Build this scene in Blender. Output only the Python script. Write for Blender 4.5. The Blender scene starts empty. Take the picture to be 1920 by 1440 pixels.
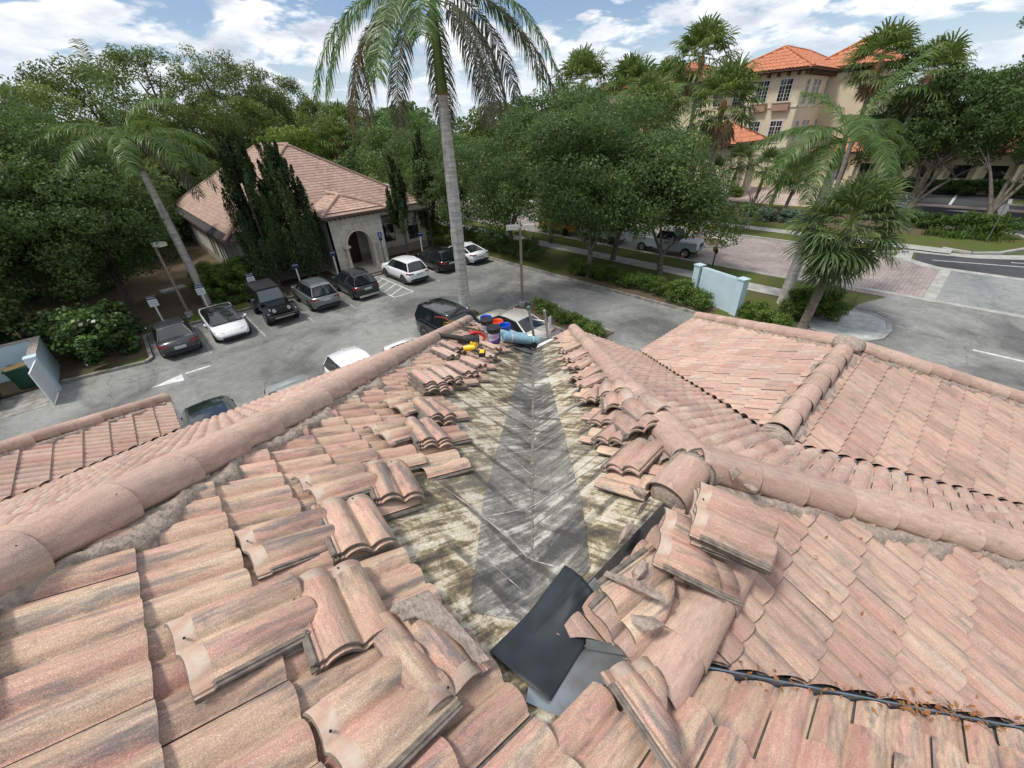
import bpy, bmesh, math, random
import numpy as np
from mathutils import Vector, Matrix
R = math.radians
random.seed(7)
SC = bpy.context.scene
COL = SC.collection
P = 0.4825                       # roof pitch
CAMZ = 9.7
# ------------------------------------------------------------ camera
cam_d = bpy.data.cameras.new('camera'); cam = bpy.data.objects.new('camera', cam_d); COL.objects.link(cam)
cam_d.sensor_width = 36.0; cam_d.lens = 757.7 / 1920 * 36.0
cam_d.clip_start = 0.05; cam_d.clip_end = 3000
_p, _r, _y = R(32.5428), R(-2.946), R(48.868)
_f = Vector((math.cos(_p)*math.cos(_y), math.cos(_p)*math.sin(_y), -math.sin(_p)))
_r0 = Vector((math.sin(_y), -math.cos(_y), 0)); _u0 = _r0.cross(_f)
_rt = math.cos(_r)*_r0 + math.sin(_r)*_u0; _up = -math.sin(_r)*_r0 + math.cos(_r)*_u0
_m = Matrix(((_rt.x, _up.x, -_f.x, 0), (_rt.y, _up.y, -_f.y, 0), (_rt.z, _up.z, -_f.z, CAMZ), (0, 0, 0, 1)))
cam.matrix_world = _m
SC.camera = cam
# ------------------------------------------------------------ world + sun + exposure
SUN_EL, SUN_AZ = R(63), R(158)      # azimuth: direction the light comes from, CCW from +X
W = bpy.data.worlds.new('World'); SC.world = W; W.use_nodes = True
nt = W.node_tree; nt.nodes.clear()
def N(t, typ, **kw):
    n = t.nodes.new(typ)
    for k, v in kw.items():
        if k.startswith('i_'):
            n.inputs[k[2:]].default_value = v
        else: setattr(n, k, v)
    return n
def build_world():
    L = nt.links
    out = N(nt, 'ShaderNodeOutputWorld'); bg = N(nt, 'ShaderNodeBackground'); bg.inputs[1].default_value = 1.0
    sky = N(nt, 'ShaderNodeTexSky', sky_type='NISHITA', sun_disc=False, sun_elevation=SUN_EL, sun_rotation=R(90)-SUN_AZ, altitude=0, air_density=1.0, dust_density=1.2, ozone_density=1.5)
    tc = N(nt, 'ShaderNodeTexCoord'); sep = N(nt, 'ShaderNodeSeparateXYZ'); L.new(tc.outputs['Generated'], sep.inputs[0])
    zc = N(nt, 'ShaderNodeMath', operation='MAXIMUM'); L.new(sep.outputs['Z'], zc.inputs[0]); zc.inputs[1].default_value = 0.0
    za = N(nt, 'ShaderNodeMath', operation='ADD'); L.new(zc.outputs[0], za.inputs[0]); za.inputs[1].default_value = 0.22
    dx = N(nt, 'ShaderNodeMath', operation='DIVIDE'); L.new(sep.outputs['X'], dx.inputs[0]); L.new(za.outputs[0], dx.inputs[1])
    dy = N(nt, 'ShaderNodeMath', operation='DIVIDE'); L.new(sep.outputs['Y'], dy.inputs[0]); L.new(za.outputs[0], dy.inputs[1])
    cmb = N(nt, 'ShaderNodeCombineXYZ'); L.new(dx.outputs[0], cmb.inputs[0]); L.new(dy.outputs[0], cmb.inputs[1]); cmb.inputs[2].default_value = 3.1
    n1 = N(nt, 'ShaderNodeTexNoise'); n1.inputs['Scale'].default_value = 2.5; n1.inputs['Detail'].default_value = 9; n1.inputs['Roughness'].default_value = 0.56; n1.inputs['Distortion'].default_value = 0.25
    L.new(cmb.outputs[0], n1.inputs['Vector'])
    cov = N(nt, 'ShaderNodeValToRGB'); L.new(n1.outputs[0], cov.inputs[0])
    cov.color_ramp.elements[0].position = 0.435; cov.color_ramp.elements[1].position = 0.50
    # second noise for grey cloud bases
    off = N(nt, 'ShaderNodeVectorMath', operation='ADD'); L.new(cmb.outputs[0], off.inputs[0]); off.inputs[1].default_value = (0.10, 0.10, 0.3)
    n2 = N(nt, 'ShaderNodeTexNoise'); n2.inputs['Scale'].default_value = 3.2; n2.inputs['Detail'].default_value = 7; n2.inputs['Roughness'].default_value = 0.55
    L.new(off.outputs[0], n2.inputs['Vector'])
    shade = N(nt, 'ShaderNodeValToRGB'); L.new(n2.outputs[0], shade.inputs[0])
    e = shade.color_ramp.elements; e[0].position = 0.38; e[0].color = (0.90, 0.91, 0.94, 1); e[1].position = 0.66; e[1].color = (0.45, 0.50, 0.58, 1)
    skm = N(nt, 'ShaderNodeMix', data_type='RGBA', blend_type='MULTIPLY'); skm.inputs['Factor'].default_value = 1.0
    L.new(sky.outputs[0], skm.inputs['A']); skm.inputs['B'].default_value = (0.10, 0.10, 0.105, 1)
    mix = N(nt, 'ShaderNodeMix', data_type='RGBA'); L.new(cov.outputs[0], mix.inputs['Factor']); L.new(skm.outputs['Result'], mix.inputs['A']); L.new(shade.outputs[0], mix.inputs['B'])
    hz = N(nt, 'ShaderNodeMapRange'); L.new(sep.outputs['Z'], hz.inputs['Value']); hz.inputs['From Min'].default_value = 0.0; hz.inputs['From Max'].default_value = 0.16; hz.inputs['To Min'].default_value = 0.75; hz.inputs['To Max'].default_value = 0.0
    mh = N(nt, 'ShaderNodeMix', data_type='RGBA'); L.new(hz.outputs[0], mh.inputs['Factor']); L.new(mix.outputs['Result'], mh.inputs['A']); mh.inputs['B'].default_value = (0.60, 0.70, 0.80, 1)
    L.new(mh.outputs['Result'], bg.inputs[0]); L.new(bg.outputs[0], out.inputs[0])
build_world()
sun_d = bpy.data.lights.new('sun', 'SUN'); sun = bpy.data.objects.new('sun', sun_d); COL.objects.link(sun)
sun_d.energy = 2.7; sun_d.angle = R(10); sun_d.color = (1.0, 0.95, 0.88)
_sd = Vector((math.cos(SUN_EL)*math.cos(SUN_AZ), math.cos(SUN_EL)*math.sin(SUN_AZ), math.sin(SUN_EL)))
sun.rotation_euler = _sd.to_track_quat('Z', 'Y').to_euler()
VS = SC.view_settings; VS.view_transform = 'Standard'; VS.look = 'None'; VS.gamma = 1.0; VS.exposure = 0.36
# ------------------------------------------------------------ materials
MATS = {}
def base_mat(name, rough=0.8, metal=0.0, spec=0.5):
    m = bpy.data.materials.new(name); m.use_nodes = True; t = m.node_tree; t.nodes.clear()
    o = N(t, 'ShaderNodeOutputMaterial'); b = N(t, 'ShaderNodeBsdfPrincipled'); t.links.new(b.outputs[0], o.inputs[0])
    b.inputs['Roughness'].default_value = rough; b.inputs['Metallic'].default_value = metal
    b.inputs['Specular IOR Level'].default_value = spec
    MATS[name] = m
    return m, t, b
def noise(t, vec, scale, detail=3, rough=0.5, dist=0.0):
    n = N(t, 'ShaderNodeTexNoise'); n.inputs['Scale'].default_value = scale; n.inputs['Detail'].default_value = detail
    n.inputs['Roughness'].default_value = rough; n.inputs['Distortion'].default_value = dist
    t.links.new(vec, n.inputs['Vector']); return n.outputs[0]
def ramp(t, fac, stops):
    r = N(t, 'ShaderNodeValToRGB'); t.links.new(fac, r.inputs[0]); cr = r.color_ramp
    while len(cr.elements) < len(stops): cr.elements.new(0.5)
    for el, (pos, c) in zip(cr.elements, stops):
        el.position = pos; el.color = (c, c, c, 1) if not hasattr(c, '__len__') else (*c, 1)
    return r.outputs[0]
def mixc(t, fac, a, b, blend='MIX'):
    m = N(t, 'ShaderNodeMix', data_type='RGBA', blend_type=blend)
    for s, v in (('Factor', fac), ('A', a), ('B', b)):
        if hasattr(v, 'node'): t.links.new(v, m.inputs[s])
        elif hasattr(v, '__len__'): m.inputs[s].default_value = (*v, 1)
        else: m.inputs[s].default_value = v
    return m.outputs['Result']
def vscale(t, vec, s, add=(0, 0, 0)):
    m = N(t, 'ShaderNodeVectorMath', operation='MULTIPLY_ADD'); t.links.new(vec, m.inputs[0]); m.inputs[1].default_value = s; m.inputs[2].default_value = add
    return m.outputs[0]
def bump(t, b, h, strength, dist=0.01):
    n = N(t, 'ShaderNodeBump'); n.inputs['Strength'].default_value = strength; n.inputs['Distance'].default_value = dist
    t.links.new(h, n.inputs['Height']); t.links.new(n.outputs[0], b.inputs['Normal'])
def objvec(t):
    return N(t, 'ShaderNodeTexCoord').outputs['Object']
def posvec(t):
    return N(t, 'ShaderNodeNewGeometry').outputs['Position']
def attr(t, nm):
    return N(t, 'ShaderNodeAttribute', attribute_name=nm)
def mat(name, col, rough=0.7, metal=0.0, var=0.12, scale=6.0, col2=None, bmp=0.0, bscale=40.0, spec=0.5, coat=0.0, stretch=(1, 1, 1)):
    if name in MATS: return MATS[name]
    m, t, b = base_mat(name, rough, metal, spec)
    c2 = col2 or tuple(max(0, c*(1-var*2)) for c in col)
    v = vscale(t, objvec(t), stretch)
    f = ramp(t, noise(t, v, scale, 4, 0.6), [(0.35, 0.0), (0.65, 1.0)])
    t.links.new(mixc(t, f, col, c2), b.inputs['Base Color'])
    if bmp: bump(t, b, noise(t, objvec(t), bscale, 3, 0.6), bmp, 0.01)
    if coat: b.inputs['Coat Weight'].default_value = coat; b.inputs['Coat Roughness'].default_value = 0.04
    return m
def tile_mat(name, stops, gray, gray_amt, tone=1.0, speck=0.5):
    m, t, b = base_mat(name, 0.85, 0, 0.25)
    a = attr(t, 'tuv').outputs['Vector']
    sep = N(t, 'ShaderNodeSeparateXYZ'); t.links.new(a, sep.inputs[0])
    f1 = noise(t, vscale(t, a, (11.0, 0.9, 1.0)), 1.0, 4, 0.62, 0.2)
    c = ramp(t, f1, stops)
    f2 = noise(t, vscale(t, a, (16.0, 2.2, 1.0), (0, 0, 91.0)), 1.0, 6, 0.66, 0.4)
    g = ramp(t, f2, [(gray_amt, 0.0), (gray_amt+0.14, 0.8)])
    c = mixc(t, g, c, gray)
    f3 = noise(t, vscale(t, a, (60.0, 9.0, 1.0), (3, 5, 31.0)), 1.0, 4, 0.65)
    c = mixc(t, 1.0, c, ramp(t, f3, [(0.3, 0.80), (0.7, 1.12)]), 'MULTIPLY')
    wn = N(t, 'ShaderNodeTexWhiteNoise', noise_dimensions='1D'); t.links.new(sep.outputs['Z'], wn.inputs['W'])
    c = mixc(t, 1.0, c, ramp(t, wn.outputs['Value'], [(0, (0.84*tone, 0.80*tone, 0.80*tone)), (0.5, (tone, tone*0.97, tone*0.96)), (1, (1.10*tone, 1.10*tone, 1.08*tone))]), 'MULTIPLY')
    sp = noise(t, posvec(t), 260.0, 2, 0.7)
    c = mixc(t, speck, c, ramp(t, sp, [(0.32, 0.60), (0.46, 0.96), (0.56, 1.0), (0.66, 1.55)]), 'MULTIPLY')
    big = noise(t, posvec(t), 1.3, 3, 0.6)
    c = mixc(t, 1.0, c, ramp(t, big, [(0.3, 0.88), (0.7, 1.08)]), 'MULTIPLY')
    mil = noise(t, posvec(t), 7.0, 7, 0.72, 0.6); c = mixc(t, ramp(t, mil, [(0.56, 0.0), (0.68, 0.45)]), c, (0.16, 0.145, 0.135))
    t.links.new(c, b.inputs['Base Color']); bump(t, b, sp, 0.35, 0.004)
    return m
T_WARM = tile_mat('warm_tile', [(0.32, (0.50, 0.285, 0.235)), (0.43, (0.53, 0.34, 0.265)), (0.54, (0.53, 0.38, 0.275)), (0.66, (0.56, 0.44, 0.325))], (0.175, 0.17, 0.168), 0.505, 1.06, 0.9)
T_DULL = tile_mat('weathered_tile', [(0.30, (0.44, 0.275, 0.225)), (0.45, (0.45, 0.305, 0.245)), (0.58, (0.44, 0.325, 0.26)), (0.70, (0.46, 0.35, 0.28))], (0.20, 0.185, 0.175), 0.545, 1.08, 0.8)
T_PALE = tile_mat('pale_tile', [(0.30, (0.52, 0.30, 0.25)), (0.45, (0.52, 0.35, 0.28)), (0.58, (0.50, 0.38, 0.31)), (0.70, (0.54, 0.44, 0.36))], (0.26, 0.23, 0.23), 0.575, 1.02, 0.7)
T_FAR = tile_mat('distant_tile', [(0.30, (0.37, 0.25, 0.20)), (0.5, (0.39, 0.28, 0.225)), (0.70, (0.41, 0.31, 0.255))], (0.24, 0.20, 0.18), 0.60, 1.0)
T_CAP = tile_mat('cap_tile', [(0.30, (0.50, 0.33, 0.27)), (0.5, (0.50, 0.36, 0.29)), (0.70, (0.50, 0.40, 0.325))], (0.32, 0.28, 0.255), 0.60, 1.02, 0.65)
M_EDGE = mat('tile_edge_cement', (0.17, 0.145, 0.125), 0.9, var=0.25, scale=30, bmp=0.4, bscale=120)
M_LIP = mat('tile_lip_cement', (0.25, 0.21, 0.175), 0.85, var=0.25, scale=25, bmp=0.3, bscale=120)
M_HEAD = mat('tile_head_cement', (0.50, 0.42, 0.34), 0.75, col2=(0.44, 0.28, 0.21), scale=16, bmp=0.3, bscale=90)
M_MORTAR = mat('mortar', (0.42, 0.345, 0.285), 0.95, col2=(0.24, 0.195, 0.16), scale=30, bmp=1.0, bscale=70)
M_HOLE = mat('nail_hole', (0.02, 0.016, 0.013), 0.9, var=0)
def g_membrane(name, dark, d2, cream, lo, hi, ax='x'):
    m, t, b = base_mat(name, 0.6, 0, 0.4)
    v = posvec(t)
    n1 = noise(t, v, 4.2, 9, 0.72, 0.5)
    # streaks run down each slope: blend of two stretched noises
    sx, sy = (0.9, 11.0) if ax == 'x' else (11.0, 0.9)
    s1 = noise(t, vscale(t, v, (sx, sy, 1.0)), 1.5, 6, 0.72, 0.5); n0 = noise(t, v, 1.1, 3, 0.6, 0.3)
    add2 = N(t, 'ShaderNodeMath', operation='MULTIPLY_ADD'); t.links.new(n1, add2.inputs[0]); add2.inputs[1].default_value = 1.3; t.links.new(s1, add2.inputs[2])
    add3 = N(t, 'ShaderNodeMath', operation='MULTIPLY_ADD'); t.links.new(n0, add3.inputs[0]); add3.inputs[1].default_value = 0.7; t.links.new(add2.outputs[0], add3.inputs[2])
    dv = N(t, 'ShaderNodeMath', operation='DIVIDE'); t.links.new(add3.outputs[0], dv.inputs[0]); dv.inputs[1].default_value = 3.0
    f = dv.outputs[0]
    c = ramp(t, f, [(lo, dark), (lo+0.04, d2), ((lo+hi)/2+0.02, (0.235, 0.19, 0.105) if cream[2] < cream[0]-.1 else (0.21, 0.20, 0.17)), (hi, cream), (hi+0.07, (0.62, 0.60, 0.52))])
    r = ramp(t, noise(t, v, 0.9, 2, 0.5), [(0.52, 0.0), (0.70, 0.35)])
    c = mixc(t, r, c, mixc(t, f, (0.07, 0.066, 0.058), (0.50, 0.48, 0.41)))
    fine = noise(t, vscale(t, v, (3, 3, 3)), 20, 5, 0.75)
    c = mixc(t, 1.0, c, ramp(t, fine, [(0.3, 0.62), (0.7, 1.35)]), 'MULTIPLY')
    sp_ = N(t, 'ShaderNodeSeparateXYZ'); dn = N(t, 'ShaderNodeVectorMath', operation='ADD'); nz_ = N(t, 'ShaderNodeTexNoise'); nz_.inputs['Scale'].default_value = 6.0; t.links.new(v, nz_.inputs['Vector'])
    sc_ = N(t, 'ShaderNodeVectorMath', operation='SCALE'); t.links.new(nz_.outputs['Color'], sc_.inputs[0]); sc_.inputs['Scale'].default_value = 0.05; t.links.new(v, dn.inputs[0]); t.links.new(sc_.outputs[0], dn.inputs[1]); t.links.new(dn.outputs[0], sp_.inputs[0])
    md_ = N(t, 'ShaderNodeMath', operation='MODULO'); ab_ = N(t, 'ShaderNodeMath', operation='ADD'); t.links.new(sp_.outputs[0 if ax == 'x' else 1], ab_.inputs[0]); ab_.inputs[1].default_value = 30.0; t.links.new(ab_.outputs[0], md_.inputs[0]); md_.inputs[1].default_value = 0.307
    ln = ramp(t, md_.outputs[0], [(0.0, 0.0), (0.012, 0.75), (0.05, 0.75), (0.068, 0.0)]); lm = N(t, 'ShaderNodeMath', operation='MULTIPLY'); t.links.new(ln, lm.inputs[0]); t.links.new(ramp(t, noise(t, v, 2.4, 4, .7), [(0.38, 0.0), (0.55, 1.0)]), lm.inputs[1])
    c = mixc(t, lm.outputs[0], c, (0.055, 0.052, 0.046))
    t.links.new(c, b.inputs['Base Color']); t.links.new(ramp(t, f, [(0.4, 0.35), (0.6, 0.8)]), b.inputs['Roughness'])
    bump(t, b, n1, 0.4, 0.01)
    return m
M_MEMB = g_membrane('aged_membrane', (0.062, 0.054, 0.042), (0.14, 0.112, 0.07), (0.52, 0.455, 0.33), 0.425, 0.525)
M_MEMBY = g_membrane('aged_membrane_right', (0.062, 0.054, 0.042), (0.14, 0.112, 0.07), (0.52, 0.455, 0.33), 0.415, 0.515, 'y')
M_MEMB2 = g_membrane('valley_membrane', (0.07, 0.069, 0.064), (0.14, 0.136, 0.12), (0.44, 0.43, 0.38), 0.445, 0.56)
# ------------------------------------------------------------ mesh helpers
def tag(o, label=None, cat=None, group=None, kind=None):
    if label: o['label'] = label
    if cat: o['category'] = cat
    if group: o['group'] = group
    if kind: o['kind'] = kind
    return o
def thing(name, label, cat, loc=(0, 0, 0), rz=0.0, group=None):
    o = bpy.data.objects.new(name, None); COL.objects.link(o); o.location = loc; o.rotation_euler = (0, 0, rz); o.empty_display_size = 0.2
    return tag(o, label, cat, group)
def npmesh(name, V, F, mats, midx=None, smooth=False, attrs=None):
    V = np.asarray(V, np.float32); me = bpy.data.meshes.new(name)
    F = np.asarray(F, np.int32); nf = len(F); k = F.shape[1]
    me.vertices.add(len(V)); me.vertices.foreach_set('co', V.ravel())
    me.loops.add(nf*k); me.loops.foreach_set('vertex_index', F.ravel())
    me.polygons.add(nf); me.polygons.foreach_set('loop_start', np.arange(nf, dtype=np.int32)*k)
    if midx is not None: me.polygons.foreach_set('material_index', np.asarray(midx, np.int32))
    if smooth: me.polygons.foreach_set('use_smooth', np.ones(nf, bool) if smooth is True else np.asarray(smooth, bool))
    for mm in mats: me.materials.append(mm)
    for an, (ty, dom, dat) in (attrs or {}).items():
        a = me.attributes.new(an, ty, dom); a.data.foreach_set('vector' if ty == 'FLOAT_VECTOR' else 'value', np.asarray(dat, np.float32).ravel())
    me.update(calc_edges=True); return me
def link(name, me, parent=None, loc=None):
    o = bpy.data.objects.new(name, me); COL.objects.link(o)
    if parent: o.parent = parent
    if loc is not None: o.location = loc
    return o
class MB:
    """collects polygons; build() links them as one mesh object"""
    def __init__(s, org=(0, 0, 0)): s.v = []; s.f = []; s.m = []; s.sm = []; s.org = Vector(org)
    def add(s, vs, fs, m=0, sm=False):
        b = len(s.v); s.v += [tuple(x) for x in vs]
        for f in fs: s.f.append(tuple(i+b for i in f)); s.m.append(m); s.sm.append(sm)
        return s
    def box(s, c, d, rz=0.0, m=0, mx=None):
        hx, hy, hz = d[0]/2, d[1]/2, d[2]/2; ca, sa = math.cos(rz), math.sin(rz); vs = []
        for x, y, z in ((-1,-1,-1),(1,-1,-1),(1,1,-1),(-1,1,-1),(-1,-1,1),(1,-1,1),(1,1,1),(-1,1,1)):
            q = Vector((x*hx, y*hy, z*hz))
            if mx is not None: q = mx @ q; vs.append((c[0]+q.x, c[1]+q.y, c[2]+q.z))
            else: vs.append((c[0]+q.x*ca-q.y*sa, c[1]+q.x*sa+q.y*ca, c[2]+q.z))
        return s.add(vs, [(0,3,2,1),(4,5,6,7),(0,1,5,4),(1,2,6,5),(2,3,7,6),(3,0,4,7)], m)
    def bx(s, x0, x1, y0, y1, z0, z1, m=0):
        return s.box(((x0+x1)/2, (y0+y1)/2, (z0+z1)/2), (x1-x0, y1-y0, z1-z0), 0, m)
    def tube(s, pts, rad, seg=8, m=0, cap=True, sm=True):
        pts = [Vector(q) for q in pts]; n = len(pts)
        if not hasattr(rad, '__len__'): rad = [rad]*n
        vs = []; ref = None
        for i, q in enumerate(pts):
            d = (pts[min(i+1, n-1)]-pts[max(i-1, 0)]).normalized()
            if ref is None: ref = Vector((0, 0, 1)) if abs(d.z) < 0.9 else Vector((1, 0, 0))
            a = d.cross(ref).normalized(); b = a.cross(d).normalized(); ref = b
            for k in range(seg):
                th = 2*math.pi*k/seg; vs.append(q + (a*math.cos(th)+b*math.sin(th))*rad[i])
        fs = [(i*seg+k, i*seg+(k+1) % seg, (i+1)*seg+(k+1) % seg, (i+1)*seg+k) for i in range(n-1) for k in range(seg)]
        s.add(vs, fs, m, sm)
        if cap: s.add(vs[:seg], [tuple(range(seg))], m); s.add(vs[-seg:], [tuple(reversed(range(seg)))], m)
        return s
    def lathe(s, c, prof, seg=16, m=0, sm=True):
        vs = []
        for r, z in prof:
            for k in range(seg):
                th = 2*math.pi*k/seg; vs.append((c[0]+r*math.cos(th), c[1]+r*math.sin(th), c[2]+z))
        fs = [(i*seg+k, i*seg+(k+1) % seg, (i+1)*seg+(k+1) % seg, (i+1)*seg+k) for i in range(len(prof)-1) for k in range(seg)]
        return s.add(vs, fs, m, sm)
    def poly(s, pts, m=0): return s.add(pts, [tuple(range(len(pts)))], m)
    def prism(s, pts, z0, z1, m=0, mt=None):
        n = len(pts); s.add([(x, y, z0) for x, y in pts]+[(x, y, z1) for x, y in pts], [(i, (i+1) % n, n+(i+1) % n, n+i) for i in range(n)], m)
        s.add([(x, y, z1) for x, y in pts], [tuple(range(n))], m if mt is None else mt)
        return s.add([(x, y, z0) for x, y in pts], [tuple(reversed(range(n)))], m)
    def build(s, name, mats, parent=None, loc=None, mesh_only=False):
        if not isinstance(mats, (list, tuple)): mats = [mats]
        me = bpy.data.meshes.new(name); ox, oy, oz = s.org
        me.from_pydata([(x-ox, y-oy, z-oz) for x, y, z in s.v], [], s.f)
        for mm in mats: me.materials.append(mm)
        me.polygons.foreach_set('material_index', s.m); me.polygons.foreach_set('use_smooth', s.sm); me.update()
        if mesh_only: return me
        return link(name, me, parent, loc)
def copy_tree(o, parent=None):
    c = o.copy(); COL.objects.link(c)
    if parent: c.parent = parent
    for ch in [q for q in bpy.data.objects if q.parent == o]: copy_tree(ch, c)
    return c
# ============================================================ THE TILED ROOF WE STAND ON
BR = (0.0, 0.0, 0.0)
S = {  # slope planes: z = c - P*(downhill coordinate); (cx, cy, c) -> z = c + cx*x + cy*y
 's1': (-P, 0, 7.95), 's2': (0, -P, 7.974), 's3': (0, -P, 9.291), 's4': (-P, 0, 8.72), 's5': (0, -P, 6.957),
 's6': (0, P, 6.64-P*0.65), 's7': (-P, 0, 6.64+P*7.31), 's10': (0, P, 7.636-P*0.7), 'w1': (-P, 0, 4.8-P*0.83), 'w2': (0, -P, 4.8+P*10.95)}
def zs(k, x, y): a = S[k]; return a[2]+a[0]*x+a[1]*y
roofb = thing('tiled_roof_building', 'building whose sprawling pink tiled roof fills the foreground, one valley stripped bare', 'building', BR)
W_T, E_T, L_T = 0.295, 0.3408, 0.42
def profile(nb):
    """cross-section of a double barrel tile"""
    L_ = [0, .04, .11, .22, .34, .47, .60, .72, .81, .87, .94] if nb >= 6 else ([0, .07, .24, .47, .70, .86, .93] if nb == 5 else [0, .12, .47, .80, .9])
    pts = []
    for b in range(2):
        for s in L_:
            h = 0.032*math.sin(math.pi*min(s/0.87, 1.0))**0.72 if s < 0.87 else (-0.008 if s > .9 else -0.002)
            if b == 0 and s == 0: h = 0.007
            pts.append((max((b+s)*W_T/2, 0.003), h))
    pts.append((W_T-0.004, 0.0)); return pts
def slope_frame(k):
    a = S[k]; d = Vector((-a[0], -a[1], -(a[0]**2+a[1]**2))).normalized(); n = Vector((-a[0], -a[1], 1)).normalized()
    return d, n, d.cross(n)
def tile_field(name, k, s0, nrow, u0, ncol, keep=None, clips=(), nb=7, material=T_WARM, parent=None, lip=True, uoff=0.0, scale=1.0, org=None, wob=1.0, seed=1, frame=None):
    """rows of overlapping double-barrel tiles. s = plan distance downhill of the row's butt, u = plan coordinate across"""
    rs = np.random.RandomState(seed)
    a = S[k] if frame is None else frame
    d = np.array((-a[0], -a[1], -(a[0]**2+a[1]**2))); cosp = np.hypot(a[0], a[1])/np.linalg.norm(d); d = d/np.linalg.norm(d)
    n = np.array((-a[0], -a[1], 1.0)); n /= np.linalg.norm(n); ac = np.cross(d, n)
    dh = np.array((-a[0], -a[1])); dh = dh/np.linalg.norm(dh)
    pr = profile(nb); npf = len(pr)
    pu = np.array([q[0] for q in pr])*scale; ph = np.array([q[1] for q in pr])*scale
    if lip: pu = np.append(pu, [W_T*scale-0.0035, W_T*scale+0.03]); ph = np.append(ph, [-0.010, -0.010]); npf += 2
    L = L_T*scale; rows = []; th = 0.013*scale
    # template rings: head, butt top, butt bottom ; then side skirts
    tv = np.zeros((npf*4, 3))
    for q, (v_, hh) in enumerate(((0, 0.014), (L, 0.046), (L, 0.046), (L-0.002, 0.046-th))):
        tv[q*npf:(q+1)*npf, 0] = pu; tv[q*npf:(q+1)*npf, 1] = v_; tv[q*npf:(q+1)*npf, 2] = ph+hh
    side = np.array([[pu[0], 0, ph[0]+0.014], [pu[0], L, ph[0]+0.046], [pu[0], L, ph[0]+0.034], [pu[0], 0, ph[0]], [pu[-1], 0, ph[-1]+0.014], [pu[-1], L, ph[-1]+0.046], [pu[-1], L, ph[-1]+0.034], [pu[-1], 0, ph[-1]]])
    tv = np.vstack([tv, side]); nvt = len(tv)
    fs = []; mi = []; smf = []
    for i in range(npf-1):
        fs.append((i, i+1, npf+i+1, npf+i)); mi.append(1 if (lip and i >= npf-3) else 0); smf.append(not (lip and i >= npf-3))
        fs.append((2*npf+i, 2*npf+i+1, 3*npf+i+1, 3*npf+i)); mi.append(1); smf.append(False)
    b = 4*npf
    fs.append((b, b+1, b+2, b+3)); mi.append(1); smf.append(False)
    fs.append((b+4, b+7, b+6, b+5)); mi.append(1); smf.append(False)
    fs = np.array(fs); V = []; F = []; MI = []; A = []; SM = []; cnt = 0
    # base tone per connected batch
    for r in range(nrow):
        s = s0 + r*E_T*scale*cosp
        so = (r % 2)*W_T*0.5*scale + uoff
        for c in range(ncol):
            u = u0 + c*W_T*scale + so
            # centre of tile in plan
            um = u + W_T*scale/2; sm_ = s - L*cosp*0.45
            x = dh[0]*sm_ + ac[0]*um; y = dh[1]*sm_ + ac[1]*um
            if keep is not None and not keep(x, y, r, s): continue
            px, py = dh[0]*s + ac[0]*u, dh[1]*s + ac[1]*u
            O = np.array((px, py, a[2]+a[0]*px+a[1]*py)) - d*L
            j = rs.randn(4)*wob
            w = tv.copy()
            w[:, 0] += j[0]*0.002 + w[:, 1]*j[1]*0.006; w[:, 2] += j[2]*0.0018 + (w[:, 1]/L)*abs(j[3])*0.003
            P3 = O + w[:, :1]*ac + w[:, 1:2]*d + w[:, 2:3]*n
            V.append(P3); F.append(fs+cnt); MI += mi; SM += smf
            rz = rs.rand()*900.0
            A.append(np.column_stack([tv[:, 0]+rs.rand()*9, tv[:, 1]+rs.rand()*9, np.full(nvt, rz)])); cnt += nvt
    V = np.vstack(V); F = np.vstack(F); A = np.vstack(A)
    if org is not None: V = V-np.array(org)
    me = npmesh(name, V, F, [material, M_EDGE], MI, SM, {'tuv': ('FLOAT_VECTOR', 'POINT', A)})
    if clips:
        bm = bmesh.new(); bm.from_mesh(me)
        for co, no in clips:
            if org is not None: co = (co[0]-org[0], co[1]-org[1], 0)
            bmesh.ops.bisect_plane(bm, geom=bm.verts[:]+bm.edges[:]+bm.faces[:], plane_co=(co[0], co[1], 0), plane_no=(no[0], no[1], 0), clear_outer=True)
        bm.to_mesh(me); bm.free()
    return link(name, me, parent or roofb)
def lin(x, xs, ys): return float(np.interp(x, xs, ys))
S1X = [0.39, 0.68, 0.99, 1.31, 1.62, 1.97, 2.22, 2.52, 2.85, 3.14, 3.43, 3.95, 4.47, 4.99, 5.6, 6.6]
S1Y = [0.43, 1.54, 1.94, 2.08, 2.49, 2.95, 3.50, 3.69, 3.84, 3.98, 4.36, 4.83, 5.27, 5.80, 6.25, 7.3]
def k1(x, y, r, s):
    if y < x+2.6-0.6 and False: return False
    if s < 0.5: return -3.2 < y < x+3.4
    return lin(s, S1X, S1Y)+0.13 < y < x+3.6
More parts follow.
